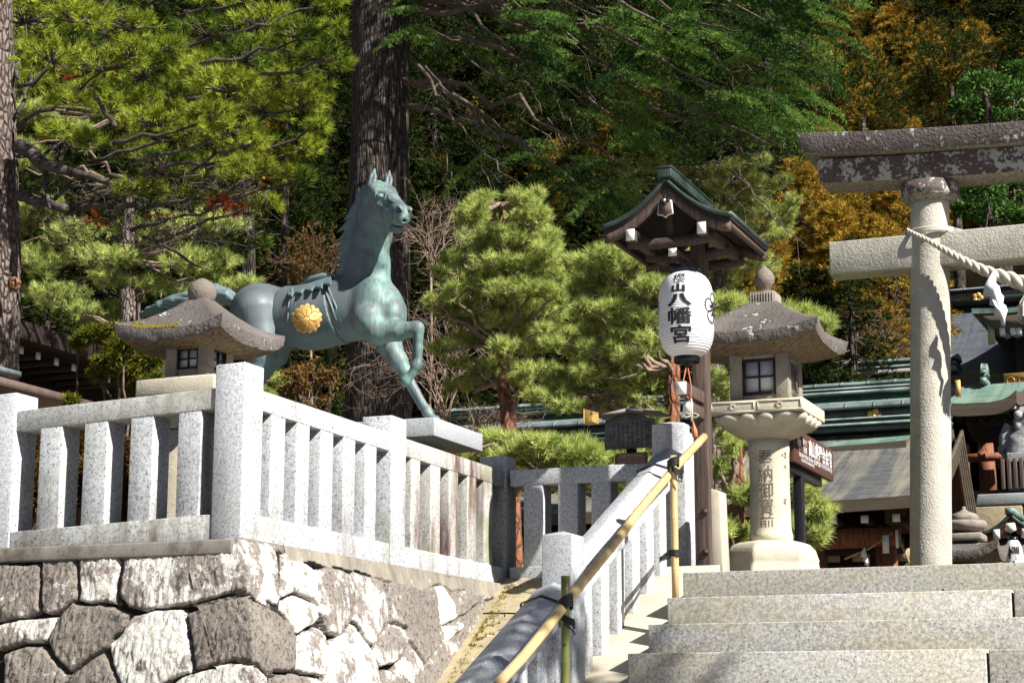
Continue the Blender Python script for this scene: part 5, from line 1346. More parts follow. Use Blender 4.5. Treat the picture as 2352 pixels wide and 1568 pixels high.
# mane
G2 = SDF((lo[0] + .3, 11.1, h_(790, 670)[2]), (h_(915, 500)[0], 11.85, h_(860, 390)[2]), .0085)
cr = [h_(852, 430, .0), h_(838, 455, .02), h_(822, 490, .03), h_(812, 530, .03), h_(803, 570, .03), h_(796, 610, .03), h_(786, 640, .02)]
for i, (c, e, r) in enumerate([((850, 428), (815, 470), .03), ((840, 450), (803, 492), .032), ((830, 470), (800, 512), .030), ((822, 492), (785, 525), .030), ((818, 512), (783, 548), .028), ((812, 535), (779, 573), .030), ((808, 560), (778, 600), .028), ((803, 585), (777, 625), .026), ((795, 612), (776, 642), .024)]):
    a_ = h_(c[0] + 6, c[1], .02); b_ = h_(*e, .0 if i % 2 else .05); mid_ = (a_ * .5 + b_ * .5) + [-.01, 0, -.012]
    b_ = b_ + (b_ - a_) * .28; G2.cone(a_, mid_, r * 1.3, r * 1.05, .010, (1, .75, 1)); G2.cone(mid_, b_, r * 1.05, .004, .006, (1, .7, 1))
G2.chain(cr, [.045, .055, .055, .05, .045, .04, .03], .02, (1, .7, 1))
for s_ in (-1, 1, 0): G2.cone(hp(-.02, 0, .075), hp(.20, s_ * .045, .088), .030, .010, .02)
G2.cone(hp(.03, .02, .085), hp(.16, .105, .045), .026, .005, .014)
part('mane', G2.mb(), M['bronze_light'], HT, smooth=True)
# tail
G3 = SDF((h_(315, 700)[0] - .03, 11.3, h_(400, 745)[2]), (h_(560, 700)[0], 11.85, h_(480, 640)[2]), .009)
tp = [(540, 692), (520, 680), (495, 672), (465, 676), (432, 688), (400, 695), (365, 706), (322, 722)]
for off, w_ in ((0, 1), (-.012, .8), (.012, .8), (.0, .7)):
    P = [h_(a, b + off * 500 * (i / 7), .0 + off * 2) for i, (a, b) in enumerate(tp)]
    G3.chain(P, [.045 * w_, .055 * w_, .062 * w_, .060 * w_, .058 * w_, .052 * w_, .038 * w_, .006], .012)
for a, b in (((430, 700), (352, 728)), ((440, 680), (380, 690)), ((470, 690), (400, 722))):
    G3.cone(h_(*a), h_(*b), .035, .008, .012)
g = np.meshgrid(*G3.ax, indexing='ij'); P3 = np.stack(g, -1)
G3.F += (np.abs(fbm(P3 * [3, 16, 16] + [0, 0, 0], 3.2, 2)) * .05 - .006).astype(np.float32) * (np.abs(G3.F) < .05)
part('tail', G3.mb(), M['bronze_light'], HT, smooth=True)
# saddle cloth: skin of the trunk between two slanted edges
G4 = SDF(G.lo, G.lo + (G.n - 1) * G.h, G.h)
G4.F = np.full(G4.n, 1.0, np.float32)
G4.cone(h_(842, 712), h_(720, 728), .216, .226, .05, (1, .875, 1)); G4.cone(h_(720, 728), h_(615, 722), .226, .201, .05, (1, .875, 1)); G4.ell(h_(790, 668), (.17, .11, .10), .06)
gx, gy, gz_ = np.meshgrid(*G4.ax, indexing='ij')
zt_, zb_2 = h_(700, 650)[2], h_(700, 808)[2]; tz = (zt_ - gz_) / (zt_ - zb_2)
xl = h_(658, 700)[0] + .07 * (tz - .5) ** 2 * 2 - .02; xr = h_(768, 700)[0] + .13 * (tz - .2)
G4.F = np.maximum(G4.F, np.maximum(xl - gx, gx - xr)).astype(np.float32)
G4.F = np.maximum(G4.F, zb_2 - .0 - gz_ + .02).astype(np.float32)
part('saddle_cloth', G4.mb(), M['bronze'], HT, smooth=True)
# wide strap edge in front of the cloth
def on_body(px, py, push=.006, FF=None):
    FF = G4 if FF is None else FF
    d = ray(px, py); d = d / np.linalg.norm(d)
    for t_ in np.arange(11.5, 14.5, .003):
        q = d * t_; g = (q - G.lo) / G.h
        if (g < 1).any() or (g > G.n - 2).any(): continue
        gi = g.astype(int)
        if min(G4.F[tuple(gi)], G.F[tuple(gi)]) < push: return q
    return None
for nm, pl in (('girth_strap', [(748, 640), (755, 665), (770, 700), (782, 735), (795, 770)]), ('girth_strap', [(735, 650), (752, 680), (762, 705), (772, 735)]), ('cloth_hem', [(672, 662), (664, 690), (661, 725), (662, 760), (672, 785)]), ('cloth_hem', [(690, 668), (672, 690), (663, 715)])):
    P = [q for q in (on_body(*p) for p in pl) if q is not None]; m = MB(); m.tube(P, .008, 6); part(nm, m, M['bronze_light'], HT, smooth=True)
# ruffled cloth gathered on the back
def ruffle(px_a, px_b, y_a, y_b, drop, amp, waves, dy0, dy1, ph_=0.0):
    nu_, nv = 90, 14; P = np.zeros((nu_, nv, 3))
    for i in range(nu_):
        u = i / (nu_ - 1); px = px_a + (px_b - px_a) * u; py = y_a + (y_b - y_a) * u
        w = math.sin(u * waves * 2 * math.pi + ph_)
        for j in range(nv):
            v = j / (nv - 1); dyy = dy0 + (dy1 - dy0) * v ** .8 - amp * v * w - .012
            P[i, j] = h_(px + 2 * w * v, py + drop * v ** 1.3 * (1 + .12 * w), dyy)
    m = MB(); m.grid(P); o = part('cloth_ruffle', m, M['bronze_light'], HT, smooth=True)
    md = o.modifiers.new('thickness', 'SOLIDIFY'); md.thickness = .016; md.offset = 0
    return o
ruffle(662, 740, 664, 644, 15, .026, 3.4, .02, -.18)
ruffle(706, 760, 652, 634, 17, .024, 2.2, .02, -.16, 1.0)
m = MB(); m.tube([h_(692, 652, -.02), h_(715, 640, -.03), h_(742, 634, -.02), h_(765, 634, -.01), h_(785, 642, .0)], [.010, .020, .026, .020, .008], 12); part('cloth_knot', m, M['bronze_light'], HT, smooth=True)
# gilded flower crest on the flank, facing out and forward
ec = on_body(706, 735, .01)
nrm_ = np.array([.36, -.92, .08]); nrm_ /= np.linalg.norm(nrm_); ex = np.cross(nrm_, [0, 0, 1]); ex = -ex / np.linalg.norm(ex); ey = np.cross(nrm_, ex); ey = ey if ey[2] > 0 else -ey
if np.dot(np.cross(ex, ey), nrm_) < 0: ex = -ex
ec = ec + nrm_ * .03
def disc(r_fn, n, z0, z1):
    a = np.arange(n) / n * 2 * math.pi + math.pi / 2; r = np.array([r_fn(x) for x in a]); P = ec + (r * np.cos(a))[:, None] * ex + (r * np.sin(a))[:, None] * ey
    m = MB(); m.prism(P + nrm_ * z0, nrm_ * (z1 - z0)); return m
RE = .112
def r_back(a):
    q = ((a - math.pi / 2) / (2 * math.pi) * 5 + .5) % 1; u = abs(q - .5) * 2; q5 = ((a - math.pi / 2) / (2 * math.pi) * 25) % 1
    r = RE * (.80 + .12 * (1 - u * u)) * (1 - .10 * abs(q5 - .5) * 2); return r
def r_fr(a):
    q = ((a - math.pi / 2) / (2 * math.pi) * 5) % 1; u = min(q, 1 - q) * 2
    tooth = abs((((a - math.pi / 2) / (2 * math.pi) * 15) % 1) - .5) * 2
    return RE * (.94 + .06 * (1 - u)) * (1 - .15 * (1 - tooth ** .6))
o = part('flower_crest', disc(r_back, 300, -.018, .0), M['gold'], HT); recalc(o)
fc = disc(r_fr, 300, .0, .006); o = part('flower_crest', fc, M['gold'], HT); recalc(o)
m = MB(); L3 = lambda a, r, z: ec + r * math.cos(a) * ex + r * math.sin(a) * ey + nrm_ * z
for k in range(5):
    a0 = math.pi / 2 + k * 2 * math.pi / 5
    m.tube([L3(a0, r, .0065) for r in np.linspace(.024, .068, 5)], .0022, 5)
    for s_ in (-1, 1):
        m.tube([L3(a0 + s_ * math.pi / 5 * w, r, .0065) for r, w in ((.02, 1), (.04, .98), (.062, .93), (.08, .72), (.095, .3))], .0022, 5)
m.tube([L3(a, .02, .0065) for a in np.linspace(0, 2 * math.pi, 24)], .0022, 5)
part('engraved_lines', m, M['gold_dark'], HT)
m = MB(); m.tube([ec - nrm_ * .05, ec - nrm_ * .018], .05, 16); part('crest_mount', m, M['bronze'], HT)

# ================================================================== SHRINE BUILDINGS BEHIND
def set_uv(o, UV):
    uv = o.data.uv_layers.new(name='UVMap'); li = np.zeros(len(o.data.loops), np.int32); o.data.loops.foreach_get('vertex_index', li)
    uv.data.foreach_set('uv', UV[li].astype(np.float32).reshape(-1))
def shingle(T, nm, P, mt, us, vs, thick=.10, label=None, edge_m=None):
    """P: (n, m, 3) upper surface; us / vs: distances in metres along each direction"""
    m = MB(); m.grid(P); o = part(nm, m, mt, T, smooth=True, label=label)
    U, V = np.meshgrid(us, vs, indexing='ij'); set_uv(o, np.stack([U.ravel(), V.ravel()], -1))
    B = P - np.array([0, 0, thick]); m = MB(); m.grid(B[::-1])
    for A, C in ((P[0], B[0]), (P[-1][::-1], B[-1][::-1]), (P[:, 0][::-1], B[:, 0][::-1]), (P[:, -1], B[:, -1])):
        L = np.stack([A * (1 - k) + C * k for k in (0.02, .33, .34, .66, .67, 1)]); L[2:] += 0; m.grid(L)
    o2 = part('eave_edge', m, edge_m or M['eave'], T); return o
def gable_roof(T, x0, x1, ye, ze_, yr, zr__, yb, zb_, mt, thick=.14, conc=1.7, flare=0.15, n=30, corner=.0, label=None, nm='roof'):
    xs_ = np.linspace(x0, x1, 24)
    for (y_a, z_a, y_b, z_b) in ((ye, ze_, yr, zr__), (yb, zb_, yr, zr__)):
        t_ = np.linspace(0, 1, n); prof_y = y_a + (y_b - y_a) * t_; prof_z = z_a + (z_b - z_a) * t_ ** conc
        P = np.zeros((len(xs_), n, 3)); P[..., 0] = xs_[:, None]; P[..., 1] = prof_y; P[..., 2] = prof_z
        e = np.abs((xs_ - (x0 + x1) / 2) / ((x1 - x0) / 2)); P[..., 2] += flare * (e ** 4)[:, None] * (1 - t_)
        d = np.concatenate([[0], np.cumsum(np.hypot(np.diff(prof_y), np.diff(prof_z)))])
        if y_a > y_b: P = P[::-1]
        shingle(T, nm, P, mt, xs_ if y_a < y_b else xs_[::-1], d, thick, label)
def ridge_stack(T, x0, x1, y, specs):
    """specs: list of (z0, z1, half width, material name, part name)"""
    for z0, z1, hw, mt, nm in specs:
        m = MB()
        if nm == 'ridge_cap':
            a = np.linspace(0, math.pi, 9); R = [[(x, y - hw * math.cos(q), z0 + (z1 - z0) * math.sin(q)) for q in a] for x in np.linspace(x0, x1, 30)]
            m.loft(R)
            for x in np.arange(x0, x1, .45): m.loft([[(xx, y - (hw + .008) * math.cos(q), z0 + (z1 - z0 + .008) * math.sin(q)) for q in a] for xx in (x, x + .03)])
        else: m.box(x0, x1, y - hw, y + hw, z0, z1)
        part(nm, m, M[mt], T)
zz = lambda px, py, Y: atY(px, py, Y)[2]
# ---- hall A : long low hall right behind the lantern
T = thing('shrine_hall', 'long low shrine hall with grey shingled roof and verdigris ridge behind the torii column', 'shrine building', (-7, 28, TOPZ))
xR = atY(2100, 1145, 26)[0]; xL = xR - 8.5
rY = atX(2190, 985, xR)[1]; rZ = atX(2190, 985, xR)[2]; bk = atX(2245, 1285, xR)
gable_roof(T, xL, xR, 26, zz(2095, 1143, 26), rY, rZ, bk[1], bk[2], M['tile'], thick=.17, conc=1.25, flare=.04)
zA = lambda py: zz(2000, py, rY)
ridge_stack(T, xL + .1, xR - .05, rY, [(zA(992), zA(980), .26, 'ridge_dark', 'ridge_course'), (zA(979.6), zA(975), .30, 'ridge_green', 'ridge_course'), (zA(974.6), zA(966), .22, 'ridge_dark', 'ridge_course'), (zA(965.6), zA(962), .26, 'ridge_green', 'ridge_course'), (zA(961.6), zA(941), .18, 'ridge_dark', 'ridge_course'), (zA(940.6), zA(923), .26, 'ridge', 'ridge_cap')])
e_ = atY(2008, 955, rY - .19); m = MB()
for k in range(5): a_ = k * 2 * math.pi / 5; m.ball((e_[0] + .07 * math.cos(a_), e_[1], e_[2] + .07 * math.sin(a_)), (.055, .02, .055), 10, 6)
m.ball((e_[0], e_[1] - .015, e_[2]), (.03, .02, .03), 8, 6); part('ridge_crest', m, M['gold'], T, smooth=True)
# layered verge board on the right gable end
ts = np.linspace(0, 1, 24)
def verge(T, x, y_a, z_a, y_b, z_b, conc, w, layers, mt):
    for k in range(layers):
        R = []
        for t_ in ts:
            yy_ = y_a + (y_b - y_a) * t_; z0 = z_a + (z_b - z_a) * t_ ** conc
            o_ = k * w / layers; R.append([(x + .02 * (layers - k), yy_, z0 - .02 - o_), (x + .02 * (layers - k) + .05, yy_, z0 - .02 - o_), (x + .02 * (layers - k) + .05, yy_, z0 - .02 - o_ - w / layers * .9), (x + .02 * (layers - k), yy_, z0 - .02 - o_ - w / layers * .9)])
        m = MB(); m.loft(R); o = part('verge_board', m, mt, T); recalc(o)
verge(T, xR, bk[1], bk[2], rY, rZ, 1.25, .5, 5, M['eave']); verge(T, xR, 26, zz(2095, 1143, 26), rY, rZ, 1.25, .5, 5, M['eave'])
m = MB(); m.prism([(xR - .3, 26.6, zz(2095, 1143, 26) - .3), (xR - .3, bk[1] - .3, bk[2] - .3), (xR - .3, rY, rZ - .25)], (.05, 0, 0)); o = part('gable_wall', m, M['wood_red'], T); recalc(o)
# rafters, beams, posts
ez = zz(2095, 1143, 26) - .17
rafts = np.arange(xR - 8.2, xR - .1, .44)
for i, x in enumerate(rafts):
    m = MB(); m.box(x - .05, x + .05, 26.14, 28.6, ez - .13, ez - .03); o = part('rafter', m, M['wood_dark'], T)
    m = MB(); m.box(x - .052, x + .052, 26.12, 26.14, ez - .134, ez - .03); link('painted_end', m.mesh('painted_end', M['white'], wb(T)), o)
m = MB(); m.box(xL + .3, xR - .35, 26.55, 26.8, ez - .42, ez - .16); part('eave_beam', m, M['wood_red'], T)
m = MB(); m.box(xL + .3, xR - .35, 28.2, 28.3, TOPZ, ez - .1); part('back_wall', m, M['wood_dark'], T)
for x in (xR - .55, xR - 1.55, xR - 3.0, xR - 4.6, xR - 6.4):
    m = MB(); m.box(x - .13, x + .13, 26.6, 26.86, TOPZ, ez - .43); part('post', m, M['wood_red'], T)
m = MB(); m.box(xL + .3, xR - .35, 26.9, 27.0, TOPZ + 1.55, TOPZ + 1.75); m.box(xL + .3, xR - .35, 26.9, 27.0, TOPZ, TOPZ + .3)
part('cross_beam', m, M['wood_dark'], T)
q = [atY(1940, 1283, 26.4), atY(2050, 1223, 26.4)]; q2 = [atY(2062, 1230, 26.4), atY(2090, 1280, 26.4)]
m = MB(); m.tube([q[0], (q[0] + q[1]) / 2 - [0, 0, .04], q[1]], .016, 6); m.tube([q2[0], q2[1] - [0, 0, .1]], .016, 6)
o = single('straw_rope', m, M['straw'], tuple(q[0]), 'thin straw rope strung across the dark front of the shrine hall', 'rope')
for i, (px, py, s_) in enumerate(((1986, 1258, .16), (2034, 1245, .0), (2060, 1233, .0))):
    c = atY(px, py, 26.3)
    if s_: streamer(c, .42, label='small white paper streamer on the thin straw rope')
    else:
        m = MB(); m.box(c[0] - (.045 if i == 1 else .02), c[0] + (.045 if i == 1 else .02), c[1], c[1] + .01, c[2] - .15, c[2] + .1)
        single('paper_slip', m, M['white'], tuple(c), ('broader' if i == 1 else 'narrower') + ' white paper slip hanging in the dark front of the shrine hall', 'paper slip')
for px, py, w in ((1902, 1275, .17), (1978, 1273, .12), (2076, 1272, .12)):
    c = atY(px, py, 27.05); m = MB(); m.box(c[0] - w, c[0] + w, 27.0, 27.06, c[2] - .1, c[2] + .08); part('light_toned_panel', m, M['ashlar'], T, label='pale panel coloured like a bright opening low in the dark wall')  # solid cream box; brightness of an opening put into its colour

# ---- hall M: green ridged hall just behind, running far to the left
T = thing('corridor_hall', 'long shrine corridor with green copper roof and pale ridge behind the garden pines', 'shrine building', (-12, 31, TOPZ))
YM = 31.5; xm0 = atY(985, 960, YM)[0]; xm1 = atY(2140, 860, YM)[0]
zM = lambda py: zz(2000, py, YM)
zMe = zz(2000, 926, YM - 1.6) - .5
P0 = zM(905); gable_roof(T, xm0, xm1, YM - 2.6, P0 - 1.25, YM, P0, YM + 2.6, P0 - 1.25, M['tile_green'], thick=.16, conc=1.25, flare=.05)
ridge_stack(T, xm0 + .1, xm1 - .1, YM, [(zM(906), zM(901), .30, 'ridge_green', 'ridge_course'), (zM(900.6), zM(897), .24, 'ridge_dark', 'ridge_course'), (zM(896.6), zM(893), .30, 'ridge', 'ridge_course'), (zM(892.6), zM(888), .2, 'ridge_dark', 'ridge_course'), (zM(887.6), zM(876), .26, 'ridge_green', 'ridge_cap')])
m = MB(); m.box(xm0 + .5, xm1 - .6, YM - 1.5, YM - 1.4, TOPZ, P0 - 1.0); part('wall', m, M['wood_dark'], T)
for i, x in enumerate(np.arange(xm0 + 1, xm1 - 1, .5)):
    m = MB(); m.box(x - .06, x + .06, YM - 2.5, YM - 1.5, P0 - 1.25 - .30, P0 - 1.25 - .18); o = part('rafter', m, M['wood_dark'], T)
    m = MB(); m.box(x - .062, x + .062, YM - 2.52, YM - 2.5, P0 - 1.25 - .302, P0 - 1.25 - .178); link('painted_end', m.mesh('painted_end', M['white'], wb(T)), o)
g_ = atY(1366, 950, YM - 2.6); m = MB(); m.box(g_[0] - .07, g_[0] + .07, g_[1] - .3, g_[1], g_[2] - .18, g_[2] + .18); m.box(g_[0] - .09, g_[0] - .0701, g_[1] - .32, g_[1] - .02, g_[2] - .2, g_[2] + .2); part('ridge_end_tile', m, M['gold'], T, bevel=.03)
g_ = atY(2194, 893, YM - 1.2); m = MB(); m.tube([g_ + [-.25, .5, .0], g_], .09, 16); part('gutter_spout', m, M['ridge'], T); m = MB(); m.box(g_[0] + .01, g_[0] + .09, g_[1] - .07, g_[1] - .01, g_[2] - .13, g_[2] + .13); part('gutter_spout_cap', m, M['gold'], T)

# ---- hall C: big blue grey roof, upper right
T = thing('main_hall', 'tall main hall with blue grey shingled roof partly hidden behind the torii column', 'shrine building', (-4, 42, 3))
YC = 42.0; zC = lambda py, px=2230: zz(px, py, YC)
xc0 = atY(2060, 700, YC)[0]; xc1 = xc0 + 14
gable_roof(T, xc0, xc1, YC - 4.5, zz(2230, 862, YC - 4.5), YC, zC(703), YC + 5, zC(703) - 3, M['tile_blue'], thick=.25, conc=1.35, flare=.1)
ridge_stack(T, xc0 + .2, xc1 - .2, YC, [(zC(706), zC(699), .4, 'ridge_dark', 'ridge_course'), (zC(698.5), zC(692), .3, 'ridge_green', 'ridge_course'), (zC(691.5), zC(679), .28, 'wood_grey', 'ridge_course'), (zC(678.5), zC(673), .3, 'ridge_dark', 'ridge_course'), (zC(672.5), zC(664), .36, 'ridge', 'ridge_cap')])
e_ = atY(2245.5, 684, YC - .32); m = MB()
for k in range(5): a_ = k * 2 * math.pi / 5; m.ball((e_[0] + .07 * math.cos(a_), e_[1], e_[2] + .07 * math.sin(a_)), (.06, .03, .06), 10, 6)
part('ridge_crest', m, M['gold'], T, smooth=True)
m = MB(); m.box(xc0 + 1, xc1 - 1, YC - 3, YC + 3, 1.5, zz(2230, 862, YC - 4.5) - .3); part('wall', m, M['wood_dark'], T)
# black ridge left of the column (lower wing)
YW = 38.0; xw0 = atY(1560, 850, YW)[0]; xw1 = atY(2200, 800, YW)[0]; zW = lambda py: zz(1960, py, YW)
ridge_stack(T, xw0, xw1, YW, [(zW(872), zW(864), .5, 'wood_grey', 'wing_ridge'), (zW(863.5), zW(857), .35, 'ridge_dark', 'wing_ridge'), (zW(856.5), zW(853), .4, 'ridge_green', 'wing_ridge'), (zW(852.5), zW(844), .3, 'ridge_dark', 'wing_ridge'), (zW(843.5), zW(832), .34, 'ridge', 'ridge_cap')])
gable_roof(T, xw0, xw1, YW - 3.5, zW(872) - 1.6, YW, zW(870), YW + 3.5, zW(872) - 1.6, M['tile_blue'], thick=.2, conc=1.2, flare=.02, nm='wing_roof')
m = MB(); m.box(xw0 + .6, xw1 - .6, YW - 2, YW + 2, TOPZ, zW(872) - 1.3); part('wing_wall', m, M['wood_dark'], T)

# ---- hall K: curved-gable porch at the right edge
T = thing('curved_gable_porch', 'dark porch with swelling curved copper gable and white rafter ends at the right edge', 'shrine building', (-1, 36, 3))
YK = 36.0; kL_ = atY(2232, 714, YK); kw = 3.2; kcx = kL_[0] + kw; kz = kL_[2]
us = np.linspace(-1, 1, 41)
def kara(u): u = abs(u); return 1.05 * (0.5 + .5 * math.cos(min(1, u / .8) * math.pi)) + .05 * max(0, u - .75) * 4
P = np.zeros((41, 14, 3)); 
for i, u in enumerate(us):
    for j, v in enumerate(np.linspace(0, 1, 14)): P[i, j] = (kcx + u * kw * (1 - .15 * 0), YK + v * 4.5, kz + kara(u) + .35 * math.sin(v * math.pi / 2) * (1.2 - abs(u)) + 1.2 * v ** 2 * (1 - abs(u)) ** .5)
shingle(T, 'roof', P, M['tile_blue'], us * kw, np.linspace(0, 4.5, 14), .10, edge_m=M['ridge_green'])
B = P.copy(); B[..., 2] -= .11; B[:, :, 0] = kcx + (P[:, :, 0] - kcx) * .985
m = MB(); R = [[B[i, 0] + [0, .02, 0], B[i, 0] * 1 + [-(0 if True else 0), .25, -.42 * (1 - .25 * abs(us[i]))], B[i, 0] + [0, .5, -.40], B[i, 0] + [0, .5, 0]] for i in range(41)]
R = np.array(R); R[:, 1:3, 0] = kcx + (R[:, 1:3, 0] - kcx) * .88; m.loft(R); o = part('layered_eave', m, M['eave'], T); recalc(o)
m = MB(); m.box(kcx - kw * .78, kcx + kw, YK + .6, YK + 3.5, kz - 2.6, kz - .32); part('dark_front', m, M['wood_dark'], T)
for px, py in ((2307, 766), (2331, 765), (2345, 765)):
    c = atY(px, py, YK + .5); m = MB(); m.box(c[0] - .05, c[0] + .05, c[1] - .3, c[1], c[2] - .07, c[2] + .07); part('painted_rafter_end', m, M['white'], T)
for px, py in ((2316, 771), (2339, 769)):
    c = atY(px, py, YK + .5); m = MB(); m.box(c[0] - .05, c[0] + .05, c[1] - .2, c[1], c[2] - .06, c[2] + .06); part('painted_rafter_end', m, M['wood_grey'], T)
c = atY(2278, 765, YK + .3); m = MB(); m.box(c[0] - .07, c[0] + .06, c[1] - .05, c[1], c[2] - .22, c[2] + .22); part('beam_end', m, M['ashlar'], T)
c = atY(2308, 895, YK - .2); m = MB(); m.box(c[0], c[0] + 2.0, c[1] - .05, c[1], c[2] - .0, c[2] + .30)
part('gilded_panel', m, M['gold'], T)
for k in range(9):
    m = MB(); torus(m, (c[0] + .12 + .22 * k, c[1] - .06, c[2] + .15), .07, .02, axis='y', n=12); part('gilded_scroll', m, M['gold_dark'], T)

# ---- gate B with green roof, on a stone terrace
YB = 31.0; tz = zz(2300, 1131, YB)
xt0 = atY(2242, 1131, YB)[0]
T = thing('stone_terrace', 'terrace wall of pale blue coping over cream fitted stones at the right edge', 'stone wall', (xt0, YB, TOPZ))
bz = zz(2300, 1160, YB)
def stones(rows, mt, nm, seed):
    r_ = random.Random(seed)
    for (za, zb2) in rows:
        x = xt0 - r_.uniform(0, .3)
        while x < xt0 + 7:
            w = r_.uniform(.5, 1.1); sk = r_.uniform(-.08, .08)
            m = MB(); m.hexa([(x + .012, YB, za + .01), (x + w - .012, YB, za + .01), (x + w - .012, YB + .5, za + .01), (x + .012, YB + .5, za + .01), (x + .012 + sk, YB + .0, zb2 - .01), (x + w - .012 + sk, YB, zb2 - .01), (x + w - .012 + sk, YB + .5, zb2 - .01), (x + .012 + sk, YB + .5, zb2 - .01)])
            part(nm, m, mt, T, bevel=.02); x += w
stones([(bz, tz)], M['ashlar_blue'], 'coping_stone', 1); hh = (bz - TOPZ) / 3
stones([(TOPZ + hh * k, TOPZ + hh * (k + 1)) for k in range(3)], M['ashlar'], 'wall_stone', 2)
m = MB(); m.box(xt0, xt0 + 14, YB + .03, YB + 16, TOPZ - .1, tz - .02); part('terrace_fill', m, M['earth'], T)
m = MB(); m.box(atY(2040, 1280, 33)[0], xt0 - .02, 32.5, 33, TOPZ - .1, zz(2100, 1240, 33)); part('low_wall', m, M['ashlar'], T)
T = thing('green_roofed_gate', 'dark timber gate hall with verdigris shingled roof and a row of white rafter ends', 'shrine building', (-3, 34, tz))
YG = 32.5; gx0 = atY(2150, 925, YG)[0]; gx1 = atY(2334, 900, YG)[0]; gze_ = zz(2240, 925, YG)
zgr = zz(2240, 884, 34.6)
gable_roof(T, gx0, gx1, YG, gze_, 34.6, zgr, 36.8, gze_, M['tile_green'], thick=.22, conc=1.5, flare=.18)
ridge_stack(T, gx0 + .5, gx1 - .75, 34.6, [(zgr - .02, zgr + .08, .3, 'ridge_green', 'ridge_course'), (zgr + .083, zgr + .17, .22, 'ridge_dark', 'ridge_course'), (zgr + .173, zgr + .22, .28, 'ridge_green', 'ridge_course'), (zgr + .223, zgr + .38, .22, 'ridge_green', 'ridge_cap')])
for px in (2186, 2214.5, 2244, 2272, 2300, 2325):
    c = atY(px, 938 - (px - 2214) * .08, YG + .15); m = MB(); m.box(c[0] - .06, c[0] + .06, c[1], c[1] + 1.2, c[2] - .075, c[2] + .075); o = part('rafter', m, M['wood_dark'], T)
    m = MB(); m.box(c[0] - .063, c[0] + .063, c[1] - .02, c[1] - .001, c[2] - .078, c[2] + .078); link('painted_end', m.mesh('painted_end', M['white'], wb(T)), o)
m = MB(); m.box(gx0 + .8, gx1 + 3, 35.2, 35.4, tz, gze_ - .25); part('back_wall', m, M['wood_dark'], T)
m = MB(); m.box(gx0 + .8, gx1 + 3, YG + .5, YG + .7, gze_ - .62, gze_ - .35); part('head_beam', m, M['wood_dark'], T)
for px in (2205, 2262):
    c = atY(px, 1000, YG + .5); m = MB(); m.box(c[0] - .13, c[0] + .13, YG + .5, YG + .76, tz, gze_ - .63); part('post', m, M['wood_red'], T)
c = atY(2262, 1050, YG + .3); m = MB(); m.box(c[0] - .5, c[0] + .55, YG + .2, YG + .4, c[2] - .06, c[2] + .06); m.box(c[0] - .06, c[0] + .06, YG - .1, YG + .2, c[2] - .05, c[2] + .05); part('rail', m, M['wood_red'], T)
c = atY(2250, 1124, YG - .4); m = MB(); m.box(c[0] - .6, c[0] + .45, YG - .4, YG - .25, tz, tz + .18); part('sill', m, M['wood_red'], T)
# picket fence and the pale statue behind it
c0_ = atY(2300, 1120, 31.6); T = thing('picket_fence', 'dark wooden picket fence in front of the pale guardian statue at the right edge', 'fence', (c0_[0], 31.6, tz))
for k in range(9):
    x = atY(2304 + k * 14.5, 1100, 31.6)[0]; m = MB(); m.box(x - .035, x + .035, 31.57, 31.63, tz + .12, zz(2310, 1053, 31.6)); part('picket', m, M['wood'], T, bevel=.015)
for zz2 in (tz + .05, zz(2310, 1066, 31.6)): m = MB(); m.box(c0_[0] - .05, c0_[0] + 4, 31.632, 31.69, zz2 - .05, zz2 + .05); part('rail', m, M['wood'], T)
YS = 32.1; S_ = lambda px, py, d=0: atY(px, py, YS + d)
lo = S_(2290, 1060) - [0, .6, .05]; hi = S_(2420, 930) + [0, .6, .1]
K = SDF(lo, hi, .022)
K.chain([S_(2330, 1042), S_(2345, 1022), S_(2362, 1000), S_(2366, 975)], [.20, .24, .22, .16], .06)
K.chain([S_(2366, 975), S_(2372, 955)], [.20, .17], .05); K.ell(S_(2376, 958), (.22, .17, .18), .05); K.chain([S_(2385, 965), S_(2398, 968)], [.12, .09], .04)
for k in range(12):
    a_ = k * .52; q = S_(2362, 968) + [math.cos(a_) * .17, -.10 + .05 * math.sin(k * 2.3), math.sin(a_) * .2]; K.ell(q, (.075, .075, .075), .015)
K.chain([S_(2375, 1010, -.12), S_(2385, 1045, -.12)], [.10, .08], .04); K.chain([S_(2380, 1010, .12), S_(2390, 1045, .12)], [.10, .08], .04); K.ell(S_(2338, 1038, -.1), (.18, .14, .16), .05)
K.chain([S_(2322, 1040), S_(2311, 1025), S_(2309, 1005), S_(2313, 985), S_(2309, 972)], [.10, .12, .10, .08, .02], .03)
K.ell(S_(2309, 1032), (.13, .10, .10), .02); K.ell(S_(2306, 1016), (.07, .07, .07), .02); K.ell(S_(2311, 1036, -.1), (.045, .05, .045), .01, sub=True)
T = thing('guardian_statue', 'pale grey stone guardian lion with curled tail on a pedestal behind the picket fence', 'statue', tuple(S_(2345, 1049)))
part('body', K.mb(), M['statue'], T, smooth=True)
pb = S_(2318, 1049); m = MB(); m.box(pb[0], pb[0] + 1.5, YS - .4, YS + .4, tz, pb[2] + .02); part('pedestal', m, M['statue'], T, bevel=.03)
m = MB(); V, F = text_mb('献', .42, .003); V[:, 1] += (tz + pb[2]) / 2 + .05; V[:, 0] += pb[0] + .55; m.add(np.column_stack([V[:, 0], V[:, 2] * 0 + YS - .403, V[:, 1]]), F); part('carved_writing', m, M['wood_dark'], T)

